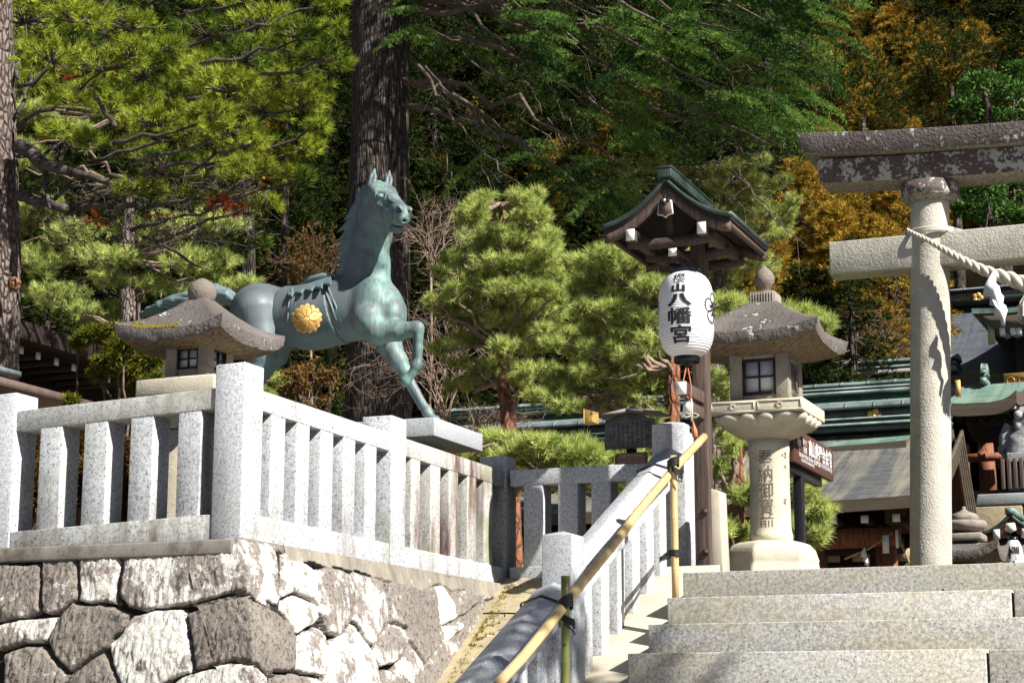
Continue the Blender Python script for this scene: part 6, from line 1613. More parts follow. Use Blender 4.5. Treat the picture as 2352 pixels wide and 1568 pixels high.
# ---- far roofed post with paper lantern, far stone lantern
YF = 22.0; f_ = lambda px, py: atY(px, py, YF)
ap_, tl_ = f_(2319, 1176), f_(2256, 1219); fw = (ap_[0] - tl_[0])
T = thing('roofed_post', 'distant reddish timber post with small copper gable roof at the right frame edge', 'lantern post', (ap_[0], YF + .4, TOPZ))
def fcz(u): return ap_[2] - (ap_[2] - tl_[2] + .0) * (1 - (1 - abs(u)) ** 1.7)
for nm, t0, t1, ya, yb2, mt, sc in (('roof', 0, -.05, YF, YF + .9, M['copper'], 1), ('bargeboard', -.052, -.17, YF + .03, YF + .07, M['wood_red'], .97), ('roof_boards', -.052, -.08, YF + .08, YF + .86, M['wood_dark'], .97)):
    R = [[(ap_[0] + u * fw * sc, ya, fcz(u) + t1), (ap_[0] + u * fw * sc, yb2, fcz(u) + t1), (ap_[0] + u * fw * sc, yb2, fcz(u) + t0), (ap_[0] + u * fw * sc, ya, fcz(u) + t0)] for u in np.linspace(-1, 1, 25)]
    m = MB(); m.loft(R); o = part(nm, m, mt, T); recalc(o)
m = MB(); m.box(ap_[0] - .05, ap_[0] + .05, YF - .01, YF + .9, ap_[2] - .02, ap_[2] + .05); part('ridge_cap', m, M['ridge_green'], T)
m = MB(); m.box(ap_[0] - .05, ap_[0] + .05, YF + .4, YF + .5, TOPZ, ap_[2] - .1); part('post', m, M['wood_dark'], T)
m = MB(); m.box(ap_[0] - fw * .6, ap_[0] + fw * .6, YF + .1, YF + .15, ap_[2] - .36, ap_[2] - .28); part('tie_beam', m, M['wood_dark'], T)
for s_ in (-1, 1):
    x = ap_[0] + s_ * fw * .5; m = MB(); m.box(x - .035, x + .035, YF - .02, YF + .8, ap_[2] - .29, ap_[2] - .19); part('painted_purlin', m, M['white'], T)
m = MB(); gz3 = ap_[2] - .17; m.prism([(ap_[0] - .05, YF - .0, gz3 + .05), (ap_[0] + .05, YF, gz3 + .05), (ap_[0] + .065, YF, gz3 - .03), (ap_[0], YF, gz3 - .065), (ap_[0] - .065, YF, gz3 - .03)], (0, .02, 0)); o = part('pendant_board', m, M['white'], T); recalc(o)
fl = atY(2329, 1285, YF - .1); r_ = fl[0] - atY(2306, 1285, YF - .1)[0]
T = thing('paper_lantern', 'distant small white paper lantern cut off by the top step at the right edge', 'lantern', tuple(fl - [0, 0, .35]))
m = MB(); m.lathe([(r_ * math.sqrt(max(.05, 1 - abs(q) ** 2.6)), q * .30) for q in np.linspace(-1, 1, 24)], tuple(fl - [0, 0, .05]), 24); part('paper_shade', m, M['paper'], T, smooth=True)
m = MB(); m.lathe([(r_ * .5, .25), (r_ * .5, .31), (r_ * .3, .31)], tuple(fl - [0, 0, .05]), 20); part('top_ring', m, M['lacquer'], T)
m = MB(); V, F = text_mb('櫻', .17, .002, maxlen=.03)
for ch, dz in (('櫻', .12), ('山', -.04), ('八', -.18)):
    V, F = text_mb(ch, .15, .003, maxlen=.03); th = V[:, 0] / r_ + .12; m.add(np.stack([fl[0] + (r_ + .006) * np.sin(th), fl[1] - (r_ + .006) * np.cos(th), V[:, 1] + fl[2] - .05 + dz], -1), F)
part('brush_writing', m, M['ink'], T)
YLn = 20.0; q = atY(2215, 1200, YLn); T = thing('stone_lantern', 'distant grey stone lantern with upturned roof corners peeping over the top step', 'stone lantern', (q[0], YLn, TOPZ))
zl = lambda py: zz(2230, py, YLn)
m = MB(); s3 = (zl(1166) - zl(1200)); m.lathe([(.5 * s3, 0), (.95 * s3, .12 * s3), (1.0 * s3, .35 * s3), (.8 * s3, .6 * s3), (.3 * s3, .78 * s3), (.12 * s3, .95 * s3), (.02, s3 * 1.1)], (q[0], YLn, zl(1200)), 20); part('finial', m, M['lantern_grey'], T, smooth=True)
m = MB(); m.lathe([(.10, zl(1222)), (.2, zl(1216)), (.235, zl(1204)), (.21, zl(1196)), (.12, zl(1203))], (q[0], YLn, 0), 20); part('finial_bowl', m, M['lantern_grey'], T, smooth=True)
m = MB(); m.box(q[0] - .2, q[0] + .2, YLn - .2, YLn + .2, zl(1243), zl(1226)); part('roof_cap', m, M['lantern_grey'], T, bevel=.02)
part('roof', roof_mesh(.38, zl(1240), zl(1270), .09, .25, .13, q[0], YLn, concave=1.5, under=.03, seed=5), M['lantern_roof'], T, smooth=True)
firebox(T, q[0], YLn, .2, .2, zl(1320), zl(1270) - .08, M['lantern_grey'], .6, (.1, .8))
m = MB(); m.box(q[0] - .25, q[0] + .25, YLn - .25, YLn + .25, zl(1320) - .1, zl(1320) - .002); part('platform', m, M['lantern_grey'], T); m = MB(); m.poly([(.2, TOPZ), (.15, zl(1320) - .102)], (q[0], YLn, 0)); part('column', m, M['lantern_grey'], T)

# ---- left building with eave running away from the camera
T = thing('side_hall', 'dark side building with sloping eave and white rafter ends at the left', 'shrine building', (-12, 14, .875))
XB = -12.5
A, B_ = atX(60, 777, XB), atX(420, 898, XB); dirn = (B_ - A)
A = A - dirn * .6; B_ = B_ + dirn * .5; zl0 = (A[2] + B_[2]) / 2
ysb = np.linspace(A[1], B_[1], 20); P = np.zeros((20, 10, 3))
for i in range(20):
    for j in range(10): P[i, j] = (XB - j * .35, ysb[i], zl0 + .22 + j * .05)
shingle(T, 'roof', P[::-1], M['tile_green'] if False else M['tile_blue'], ysb[::-1], np.arange(10) * .38, .2, edge_m=M['wood_dark'])  # edge in dark wood puts the tree shade into its colour
m = MB(); m.box(XB - 4, XB - 1.0, A[1] + .5, B_[1] - .5, .8, zl0 + .05); part('wall', m, M['wood_dark'], T)
for px, py in ((87, 817), (129, 831), (169, 844), (209, 857), (248, 870), (278, 879), (48, 804), (8, 791)):
    c = atX(px, py, XB - .25); m = MB(); m.box(c[0] - 1.2, c[0] - .01, c[1] - .03, c[1] + .03, c[2] - .035, c[2] + .035); o = part('rafter', m, M['wood_dark'], T)
    m = MB(); m.box(c[0] - .009, c[0] + .012, c[1] - .034, c[1] + .034, c[2] - .04, c[2] + .04); link('painted_end', m.mesh('painted_end', M['white'], wb(T)), o)
XH = -9.5; a1, a2 = atX(0, 872, XH), atX(182, 925, XH); d_ = a2 - a1
T = thing('metal_shelter', 'brown metal roof edge of a low shelter behind the left fence', 'shelter', (XH, a1[1], .875))
p1, p2 = a1 - d_ * 1.2, a2 + d_ * .2; zb3 = (a1[2] + a2[2]) / 2
m = MB(); m.box(XH - .04, XH, p1[1], p2[1], zb3 - .035, zb3 + .035); m.box(XH - 1.6, XH - .041, p1[1], p2[1], zb3 + .0, zb3 + .03); part('roof_edge', m, M['brown_metal'], T)
m = MB(); m.box(XH - 1.5, XH - .2, p1[1] + .1, p2[1] - .1, .87, zb3 - .3); part('dark_body', m, M['wood_dark'], T)
for y_ in (p1[1] + .3, p2[1] - .2): m = MB(); m.box(XH - .15, XH - .08, y_, y_ + .07, .87, zb3 - .001); part('post', m, M['brown_metal'], T)
XG = -10.6; a1, a2 = atX(0, 848, XG), atX(49, 861, XG); T = thing('small_roof', 'small green copper roof edge at the far left in front of the pine trunk', 'shelter', (XG, a1[1], .875))
m = MB(); d_ = a2 - a1; p1 = a1 - d_ * 2; m.box(XG - .9, XG, p1[1], a2[1], a1[2] - .02, a1[2] + .03); part('roof', m, M['ridge'], T); m = MB(); m.box(XG - .8, XG - .1, p1[1] + .05, a2[1] - .05, a1[2] - .14, a1[2] - .022); part('fascia', m, M['ashlar'], T)
m = MB(); m.box(XG - .5, XG - .4, a2[1] - .3, a2[1] - .2, .87, a1[2] - .142); part('post', m, M['wood_dark'], T)

# ================================================================== VEGETATION
def unit(v): return v / (np.linalg.norm(v, axis=-1, keepdims=True) + 1e-9)
def needles(m, P, D, nn, L, W, spread, tint=None, start=0.0, droop=0.0):
    """tufts of nn thin needles at points P pointing along D"""
    N = len(P)
    if N == 0: return
    d = unit(D[:, None, :] + spread * rng.normal(size=(N, nn, 3))); d[..., 2] -= droop; d = unit(d)
    side = unit(np.cross(d, rng.normal(size=(N, nn, 3))))
    Ln = L * rng.uniform(.7, 1.15, (N, nn, 1)); b = P[:, None, :] + d * start * Ln
    V = np.stack([b - side * W * .5, b + side * W * .5, P[:, None, :] + d * Ln], 2).reshape(-1, 3)
    t = np.repeat((rng.random(N) if tint is None else tint)[:, None], nn, 1) + rng.normal(size=(N, nn)) * .12
    m.add(V, np.arange(N * nn * 3).reshape(-1, 3), np.repeat(np.clip(t, 0, 1).reshape(-1), 3))
def pad_points(c, r, n, shell=.55, upper=.35):
    """points filling an ellipsoid, biased to its outside and its top"""
    q = rng.normal(size=(n, 3)); q = unit(q); q[:, 2] = np.where(rng.random(n) < upper, np.abs(q[:, 2]), q[:, 2])
    rad = shell + (1 - shell) * rng.random(n) ** .5; return c + q * rad[:, None] * r, q
def wiggle(a, b, n=6, amp=.08, sag=0.0):
    a, b = np.array(a, float), np.array(b, float); t = np.linspace(0, 1, n)[:, None]; L = np.linalg.norm(b - a)
    P = a + (b - a) * t + rng.normal(size=(n, 3)) * amp * L * np.sin(t * math.pi) ; P[:, 2] -= sag * L * (t[:, 0] * (1 - t[:, 0])) * 4 * .25; return P
def trunk_mesh(pts, rad, n=40, seg=60, amp=.12, fr=(9, 9, 1.6), seed=0):
    pts = np.array(pts, float); s = np.linspace(0, 1, len(pts)); ss = np.linspace(0, 1, seg)
    C = np.stack([np.interp(ss, s, pts[:, k]) for k in range(3)], -1); R_ = np.interp(ss, s, rad)
    a = np.arange(n) / n * 2 * math.pi; P = C[:, None, :] + R_[:, None, None] * np.stack([np.cos(a), np.sin(a), a * 0], -1)[None]
    nz = fbm(P * np.array(fr) + seed, 1.0, 4); P += (unit(P - C[:, None, :]) * (nz * amp * R_[:, None] * 2)[..., None])
    m = MB(); m.loft(P); return m
class Tree:
    def __init__(s, name, label, cat, base, group=None): s.T = thing(name, label, cat, tuple(base), group); s.leaf = MB(); s.br = MB(); s.n = 0
    def limb(s, a, b, r0, r1, n=6, amp=.05, sag=0.0):
        P = wiggle(a, b, n, amp, sag); s.br.tube(P, np.linspace(r0, r1, n), 6); return P
    def done(s, leafmat, barkmat, crown='crown'):
        if s.leaf.n: part(crown, s.leaf, M[leafmat], s.T, attr=True)
        if s.br.n: part('branches', s.br, M[barkmat], s.T, smooth=True)
def px3(px, py, Y): return atY(px, py, Y)
def pxs(Y, px=1000): # metres per V pixel at that Y plane
    d = atY(px, 700, Y); return float(d @ _F) / FPX

# ---------- big left pine with long needles
YP1 = 16.0
tb = px3(-15, 880, YP1); tt = px3(-28, -260, YP1)
t1 = Tree('left_pine', 'large old pine with plated grey bark and long yellow green needle tufts at the left', 'pine tree', (tb[0], tb[1], .87))
trk = [(tb[0], YP1, .8), (px3(-18, 600, YP1)[0], YP1, px3(0, 600, YP1)[2]), (px3(-22, 300, YP1)[0], YP1, px3(0, 300, YP1)[2]), tuple(tt)]
part('trunk', trunk_mesh(trk, [.33, .30, .28, .22], n=72, seg=160, amp=.05, fr=(5, 5, 2), seed=2), M['bark_pine'], t1.T, smooth=True)
kn = px3(33, 652, YP1 - .28); m = MB(); torus(m, tuple(kn), .05, .03, axis='y', n=14); m.ball(tuple(kn), (.04, .03, .04), 10, 6); part('branch_scar', m, M['bark_red'], t1.T, smooth=True)
pads = [(60,40,110,60),(180,40,90,50),(120,130,110,50),(240,150,90,50),(60,190,70,40),(330,170,90,50),(300,60,80,40),(420,130,80,50),(400,220,90,50),(480,70,90,50),(560,130,80,60),(520,200,90,50),(610,50,90,50),(690,80,80,40),(660,160,90,50),(740,130,60,40),(600,250,90,50),(690,240,80,40),(530,300,80,40),(620,330,80,40),(700,340,60,30),(440,300,80,45),(350,280,80,40),(570,390,80,35),(660,400,50,28),(480,380,80,35),(380,370,80,35),(790,150,35,14),(760,60,40,18),(735,290,35,16),(700,410,35,20),(250,250,70,40),(160,230,60,30),(300,340,50,30),(200,320,40,25),(610,470,45,25),(530,460,70,28),(560,560,60,40),(430,450,70,25),(310,430,60,20),(60,-30,150,50),(250,-30,150,50),(450,-30,150,50),(640,-30,120,50),(760,10,50,25),(90,120,70,40),(170,90,60,40),(300,120,60,40),(380,110,60,30),(460,160,70,40),(540,60,60,40),(640,110,60,40),(200,200,60,35),(420,260,60,35),(560,330,60,30),(640,190,60,40),(720,200,50,30),(490,260,60,35),(130,300,50,20),(330,230,60,30)]
for i, (px, py, rx_, ry_) in enumerate(pads):
    Y = YP1 + rng.uniform(-1.6, 1.6) + (.8 if py > 300 else 0); k = pxs(Y, px); c = px3(px, py, Y); r = np.array([rx_ * k, rx_ * k * .8, ry_ * k * .9])
    n = int(22 + rx_ * ry_ * .010)
    # short leader branches inside the pad
    pt_ = rng.choice([-.15, .25, .45]); hub = c + [0, 0, -r[2] * .3]
    h0 = px3(20 + rng.uniform(-10, 10), min(py + 120, 560) + rng.uniform(-40, 60), YP1)
    if i % 3 == 0 or px > 600: t1.limb(px3(40, py + 140 if py < 300 else py + 20, YP1) if px < 350 else px3(px - 230, py + 70, Y), hub, .026, .010, 8, .03)
    n = int(n * .8); r = r * [1.05, 1, .8]; P, q = pad_points(c, r, n, .35, .5)
    for j in range(0, n, 3):
        t1.br.tube(wiggle(hub, P[j], 4, .05), np.linspace(.012, .005, 4), 4)
    D = unit(q * [1, 1, .5] + [.25, -.25, .35] + rng.normal(size=(n, 3)) * .25)
    for off in (0.0, .055):
        needles(t1.leaf, P - D * off, D, 30, .105, .0060, .50, np.clip(rng.beta(1.4, 1.4, n) * .6 + pt_, 0, 1))
for a, b, r0, r1 in (((45, 335), (150, 392), .11, .07), ((150, 392), (260, 420), .07, .035), ((45, 450), (150, 478), .08, .06), ((150, 478), (330, 470), .06, .04), ((330, 470), (480, 455), .035, .02), ((100, 365), (115, 480), .05, .02), ((560, 415), (470, 480), .03, .02), ((330, 545), (480, 620), .03, .01), ((470, 430), (560, 470), .02, .01), ((210, 205), (265, 290), .03, .03)):
    t1.limb(px3(*a, YP1 - .1), px3(*b, YP1 - .3), r0 * .8, r1 * .8, 8, .03)
for _ in range(260):        # bare grey twigs in the shaded lower crown
    px, py = rng.uniform(120, 620), rng.uniform(400, 560); a = px3(px, py, YP1 + rng.uniform(-.4, .6)); b = a + np.array([rng.normal() * .22, rng.normal() * .2, rng.normal() * .12]); t1.br.tube(wiggle(a, b, 5, .10), np.linspace(.007, .003, 5), 4)
t1.done('n_pine', 'bark_limb')
m = MB()
for px, py, n in ((505, 470, 26), (218, 508, 16), (360, 500, 6), (548, 482, 10), (155, 160, 5), (145, 175, 5), (610, 375, 6), (250, 165, 4)):
    c = px3(px, py, YP1 - .3); P, q = pad_points(c, np.array([.12, .1, .07]), n, .2); needles(m, P, unit(q + [0, 0, -.2]), 20, .09, .006, .6)
part('dead_needles', m, M['n_red'], t1.T, attr=True)

# ---------- generic bluish garden pines
def garden_pine(name_label, Y, pads, trunks, dens=1.0, leafm='n_garden', L=.095, base=None, group='garden pines before the corridor', yj=.5, nm='garden_pine', W=.0055, nn=20, up=.75):
    b = px3(*trunks[0][0][0], Y); t = Tree(nm, name_label, 'pine tree', (b[0], b[1], .87), group)
    for pts, r in trunks:
        P = [px3(x, y, Y) for x, y in pts]; P[0] = np.array([P[0][0], Y, .85]); 
        part('trunk', trunk_mesh(P, r, n=20, seg=70, amp=.10, fr=(12, 12, 6), seed=int(pts[0][0])), M['bark_red' if Y < 20 else 'bark_pine'], t.T, smooth=True)
    spine = np.array([px3(x, y, Y) for x, y in trunks[0][0]] + [px3(trunks[0][0][-1][0], min(p[1] for p in pads), Y)])
    pads = [q_ for p_ in pads for q_ in ((p_[0], p_[1], p_[2] * .85, p_[3] * .85), (p_[0] + rng.uniform(-1, 1) * p_[2], p_[1] + rng.uniform(-1, 1.2) * p_[3], p_[2] * rng.uniform(.35, .6), p_[3] * rng.uniform(.4, .8)), (p_[0] + rng.uniform(-1.1, 1.1) * p_[2], p_[1] + rng.uniform(-1.2, 1.2) * p_[3], p_[2] * rng.uniform(.25, .5), p_[3] * rng.uniform(.3, .7)))]
    for (px, py, rx_, ry_) in pads:
        Yp = Y + rng.uniform(-yj, yj); k = pxs(Yp, px); c = px3(px, py, Yp); r = np.array([rx_ * k, rx_ * k * .85, ry_ * k * .8])
        s_ = spine[np.argmin(np.abs(spine[:, 2] - c[2] + .2))]; hub = c - [0, 0, r[2] * .5]
        t.limb(s_, hub, .030, .012, 7, .05)
        rx_ *= 1.12; ry_ *= 1.3; r = np.array([rx_ * k, rx_ * k * .85, ry_ * k * .8]); n = int((11 + rx_ * ry_ * .023) * dens * (Y / 17) ** .3); P, q = pad_points(c, r, n, .25, .66)
        for j in range(0, n, 3): t.br.tube(wiggle(hub + (P[j] - hub) * [.3, .3, 0], P[j], 4, .06), np.linspace(.008, .004, 4), 4)
        D = unit(q * [1, 1, .5] * .9 + [.15, -.15, up * .8] + rng.normal(size=(n, 3)) * .35)
        for off in (0, .05, .10): needles(t.leaf, P - D * off, D, nn, L, W, .55, rng.beta(1.3, 1.3, n))
    t.done(leafm, 'twig_pale'); return t
garden_pine('tall pale green garden pine with a twin tip right of the horse', 19.0,
    [(1115,462,42,26),(1195,455,40,26),(1080,500,45,24),(1150,500,60,26),(1220,505,50,24),(1110,545,70,26),(1200,555,80,26),(1255,545,45,20),(1050,600,55,26),(1140,605,80,26),(1240,605,75,26),(1075,660,80,28),(1190,665,95,28),(1285,640,55,22),(1030,710,50,22),(1130,725,90,28),(1240,720,90,26),(1080,780,75,24),(1190,790,85,26),(1280,770,70,24),(1130,840,80,20),(1070,880,50,14),(1230,850,60,20)],
    [([(1190, 1010), (1168, 960), (1155, 880), (1152, 800), (1158, 640), (1150, 470)], [.10, .085, .07, .06, .045, .02])])
garden_pine('broad garden pine with layered drooping pads left of the paper lantern', 17.0,
    [(1400,585,60,24),(1450,610,70,26),(1365,640,60,24),(1500,660,60,24),(1420,680,80,26),(1350,710,60,22),(1480,735,70,24),(1400,755,85,24),(1320,790,70,22),(1460,810,80,24),(1380,840,90,24),(1300,870,60,20),(1470,880,80,22),(1370,920,80,20),(1270,910,50,16),(1440,940,70,18),(1500,780,40,20),(1560,590,50,22),(1340,600,35,16)],
    [([(1552, 1040), (1545, 960), (1546, 860), (1548, 780), (1520, 690), (1450, 600)], [.075, .07, .068, .06, .045, .02])])
garden_pine('airy bluish pine rising behind the curved copper gable', 25.0,
    [(1470,410,40,24),(1500,380,35,20),(1450,440,30,18),(1640,400,50,26),(1700,385,50,26),(1740,430,60,28),(1690,455,60,26),(1660,500,50,24),(1770,490,50,24),(1720,530,60,24),(1790,540,35,20),(1690,585,70,22),(1750,610,55,20),(1660,640,60,20),(1640,690,60,22),(1420,560,40,20)],
    [([(1640, 1000), (1640, 880), (1640, 740), (1660, 600), (1670, 420)], [.16, .14, .12, .08, .03])], group='garden pines before the corridor')
garden_pine('low spreading pine with sunlit pads behind the cream stone lantern', 14.6,
    [(1690,700,60,18),(1760,712,60,18),(1830,720,55,18),(1880,738,40,14),(1655,745,50,18),(1655,880,45,22),(1645,950,40,24),(1680,1010,40,22),(1650,1075,36,22),(1700,1120,40,20),(1660,1180,36,20),(1700,1225,30,16),(1850,1130,30,16),(1885,1175,38,18),(1870,1225,42,16),(1800,1200,30,18),(1840,1060,22,14),(1865,1095,20,12)],
    [([(1700, 1330), (1695, 1150), (1690, 950), (1700, 720)], [.06, .05, .04, .02])], dens=1.15)
garden_pine('low rounded pine shrub just behind the short granite fence', 14.2,
    [(1040,1040,45,18),(1100,1038,60,22),(1180,1046,60,22),(1260,1040,70,22),(1340,1045,60,20),(1420,1060,60,18),(1480,1030,50,22),(1150,1010,40,14),(1240,1015,50,14),(1330,1020,40,14),(1300,1100,120,30),(1420,1120,70,24),(1180,1100,80,24)],
    [([(1300, 1300), (1300, 1120), (1290, 1050)], [.05, .045, .03])], dens=1.2, L=.10, up=.9)
garden_pine('sunlit pale pine seen under the big left pine branches', 22.0,
    [(90,480,70,40),(180,540,90,40),(80,600,80,40),(260,600,90,35),(130,680,90,35),(330,660,80,30),(230,720,90,28),(430,600,70,35),(520,520,60,28),(500,600,60,35),(450,680,70,30),(80,360,50,30),(150,300,60,30),(90,260,50,30),(400,520,70,30),(310,530,70,30),(540,660,40,30),(590,900,30,16),(640,870,30,12)],
    [([(300, 900), (300, 760), (290, 600), (300, 420)], [.16, .15, .11, .05])], dens=1.0, group='garden pines before the corridor', L=.11, W=.007)

# ---------- big dark deodar: furrowed trunk and drooping branches to the right
YD = 24.5
bb = px3(868, 985, YD); t2 = Tree('great_deodar', 'huge dark furrowed trunk behind the horse head with drooping deodar branches', 'deodar tree', (bb[0], YD, .87))
trk = [(px3(868, 980, YD)[0] + 0, YD, .85), px3(869, 900, YD), px3(868, 760, YD), px3(870, 500, YD), px3(873, 300, YD), px3(876, 0, YD), px3(880, -400, YD)]
kD = pxs(YD, 870)
part('trunk', trunk_mesh(trk, [kD * 84, kD * 76, kD * 73, kD * 73, kD * 68, kD * 68, kD * 58], n=90, seg=220, amp=.045, fr=(7, 7, 1.6), seed=4), M['bark_cedar'], t2.T, smooth=True)
dp = [(1010,20,60,30),(1100,60,80,30),(1200,30,80,30),(1290,90,80,30),(1180,120,80,26),(1060,140,60,24),(1380,40,80,36),(1470,110,80,32),(1400,160,80,28),(1300,180,70,24),(1560,50,90,38),(1660,110,90,38),(1560,170,80,30),(1760,60,90,40),(1850,130,70,34),(1760,170,80,30),(1670,220,80,28),(1840,210,60,22),(1580,250,70,26),(1480,230,70,24),(1720,280,80,24),(1640,310,80,24),(1540,330,60,20),(1450,300,60,20),(1350,250,60,20),(1250,220,60,20),(1900,60,60,30),(1350,340,60,18),(1250,380,50,16),(1440,400,70,20),(1330,430,60,16),(1680,350,50,16),(1560,410,40,16),(1100,240,50,18),(1150,330,50,16),(1480,-20,200,40),(1750,-20,160,40),(1200,-30,160,40),(970,60,30,20)]
for i, (px, py, rx_, ry_) in enumerate(dp):
    if (px < 1380 and i % 2) or px > 1800 or (px > 1500 and py > 300): continue
    Y = YD - .8 + rng.uniform(-1.6, 2.0); k = pxs(Y, px); c = px3(px, py, Y); r = np.array([rx_ * k, rx_ * k, ry_ * k])
    o = np.array([px3(900, 0, YD)[0], YD, c[2] + 1.0 + .30 * (c[0] - bb[0])]); t2.limb(o, c + [0, 0, r[2] * .3], .055, .015, 10, .02, sag=-.25)
    nb = int(3 + rx_ * ry_ * .0028)
    for _ in range(nb):       # one drooping frond: a bough with flat side twigs clothed in needles
        a = c + (rng.normal(size=3) * .5) * r; dr = unit(np.array([rng.normal() * .45 + .55, rng.normal() * .5 - .25, -.05 + rng.normal() * .12])); Lb = rng.uniform(.7, 1.25)
        ts = np.linspace(0, 1, 14); P = a + dr * (ts * Lb)[:, None]; P[:, 2] -= .42 * Lb * ts ** 2; t2.br.tube(P[::2], np.linspace(.014, .003, 7), 4)
        sdv = unit(np.cross(dr, [0, 0, 1.0])); tf = rng.choice([rng.uniform(0, .3), rng.uniform(.6, 1)], p=[.45, .55])
        for q_ in range(2, 14):
            for sg in (-1, 1):
                l2 = Lb * .34 * (1 - .55 * ts[q_]) * rng.uniform(.7, 1.2); d2 = unit(dr * .7 + sdv * sg + rng.normal(size=3) * .12 + [0, 0, -.15]); tt_ = np.linspace(.1, 1, 6)[:, None]; Q = P[q_] + d2 * l2 * tt_; Q[:, 2] -= .35 * l2 * tt_[:, 0] ** 2
                needles(t2.leaf, Q, np.repeat((d2 * .5 + [0, 0, .25])[None], 6, 0), 8, .055, .0105, .62, np.full(6, np.clip(tf + rng.normal() * .1, 0, 1)))
        needles(t2.leaf, P, np.repeat((dr * .5 + [0, 0, .25])[None], 14, 0), 8, .055, .0105, .62, np.full(14, tf))
for _ in range(46):
    px, py = rng.uniform(950, 1700), rng.uniform(0, 420); a = px3(px, py, YD + rng.uniform(-1.5, .5)); b = a + np.array([rng.uniform(.3, 1.2), rng.normal() * .3, -rng.uniform(.2, 1.2)]); P = wiggle(a, b, 9, .03); t2.br.tube(P, np.linspace(.016, .004, 9), 5)
    for _k in range(4): s0 = P[rng.integers(2, 9)]; t2.br.tube(wiggle(s0, s0 + rng.normal(size=3) * .25 + [0, 0, -.2], 4, .05), [.005, .004, .003, .002], 4)
for a, b, r0 in (((1400, 150), (1760, 330), .04), ((1150, 40), (1270, 120), .03), ((960, 150), (1090, 330), .03), ((1090, 330), (1200, 430), .02), ((1230, 130), (1330, 330), .02), ((1480, 240), (1640, 300), .03)):
    t2.limb(px3(*a, YD - 1.2), px3(*b, YD - 1.6), r0, r0 * .4, 10, .02)
for k_ in range(26):        # upper crown, above the frame, shading the trunk and the slope behind
    c = np.array([rng.uniform(-10.5, -2.0), rng.uniform(19.5, 26), rng.uniform(11.0, 16.5)]); r = np.array([1.5, 1.3, .45]); n = 260
    t2.limb((bb[0] + .0, YD, c[2] + 1.5), c, .06, .02, 8, .02, sag=-.2); P, q = pad_points(c, r, n, .1, .5); needles(t2.leaf, P, unit(q + [0, 0, -.1]), 12, .13, .024, .8)
t2.done('n_deodar', 'twig')

# ---------- second thin trunk and others standing in the shade
for i, (px, y0, y1, w, Y, lab) in enumerate([(572, 420, 900, 34, 24.0, 'slim dark tree trunk in the shade between left pine and horse'), (655, 700, 960, 22, 26.0, 'mottled brown trunk under the horse belly'), (2000, 690, 860, 20, 45.0, 'pale ash grey trunk rising from the bamboo grass'), (2206, 600, 700, 26, 48.0, 'grey trunk above the main hall ridge'), (1766, 50, 330, 22, 44.0, 'thin straight trunk behind the deodar branches')]):
    b = px3(px, y1, Y); t_ = px3(px - 4, y0 - 60, Y); zb_ = .8 if Y < 34 else .6 + float(hill_h(b[0], Y)) - .5
    T = thing('slim_tree', lab, 'tree', (b[0], Y, zb_)); tp_ = t_ + [0, 0, 4.0]
    part('trunk', trunk_mesh([(b[0], Y, zb_), (t_ + b) / 2, t_, tp_], [w / 2 * pxs(Y, px) * 1.05, w / 2 * pxs(Y, px), w / 2 * pxs(Y, px) * .8, .05], n=24, seg=60, amp=.08), M['bark_cedar'] if i != 2 else M['bark_pine'], T, smooth=True)
    lf_ = MB(); P, q = pad_points(tp_, np.array([1.2, 1.2, 2.0]), 900, .3); needles(lf_, P, unit(q + [0, 0, .2]), 9, .2, .02, .5); part('crown', lf_, M['n_cedar_shade'], T, attr=True)

# ---------- cedars on the hillside
def cedar_proto(H, R, leafm, label, seed, nm='cedar', nsp=4200, base_frac=.12, clump=26):
    T = thing(nm, label, 'cedar tree', (0, 0, 0), 'cedars on the hillside')
    m = trunk_mesh([(0, 0, -.5), (0, 0, H * .5), (0, 0, H * .97)], [.26, .18, .03], n=10, seg=24, amp=.06, seed=seed); part('trunk', m, M['bark_cedar'], T, smooth=True)
    lf, br = MB(), MB(); nc = clump * 5
    for c in range(nc):
        zf = base_frac + (1 - base_frac) * ((c + rng.random()) / nc) ** .9; rr = R * (1 - zf) ** .75 * rng.uniform(.55, 1.1) + .12; an = rng.uniform(0, 2 * math.pi)
        e = np.array([rr * math.cos(an), rr * math.sin(an), H * zf - .10 * rr]); br.tube(wiggle((0, 0, H * zf + .2), e, 5, .04, .3), np.linspace(.035, .012, 5), 4)
        cr_ = np.array([.62, .62, .42]) * (1.15 - zf * .5); n = nsp // nc; P, q = pad_points(e, cr_, n, .4, .65)
        D = unit(q * [1, 1, .35] + [0, 0, .30] + rng.normal(size=(n, 3)) * .3); tn = np.clip(rng.beta(2, 2) + rng.normal(size=n) * .15, 0, 1)
        needles(lf, P, D, 8, .24, .036, .36, tn, droop=.05)
    part('crown', lf, M[leafm], T, attr=True); part('branches', br, M['twig'], T); return T
gold = [(1960,-60),(2060,20),(2160,-80),(2110,130),(2220,170),(2010,200),(1900,300),(2290,260),(1830,380),(1740,520),(2040,400),(2340,60),(1890,60),(1930,480),(2150,260),(2080,280),(1990,100),(2230,60),(1850,200),(2140,60),(2200,-30),(1950,160),(2270,180),(2080,200),(1120,230),(1290,340),(1490,160),(640,260),(1420,250)]
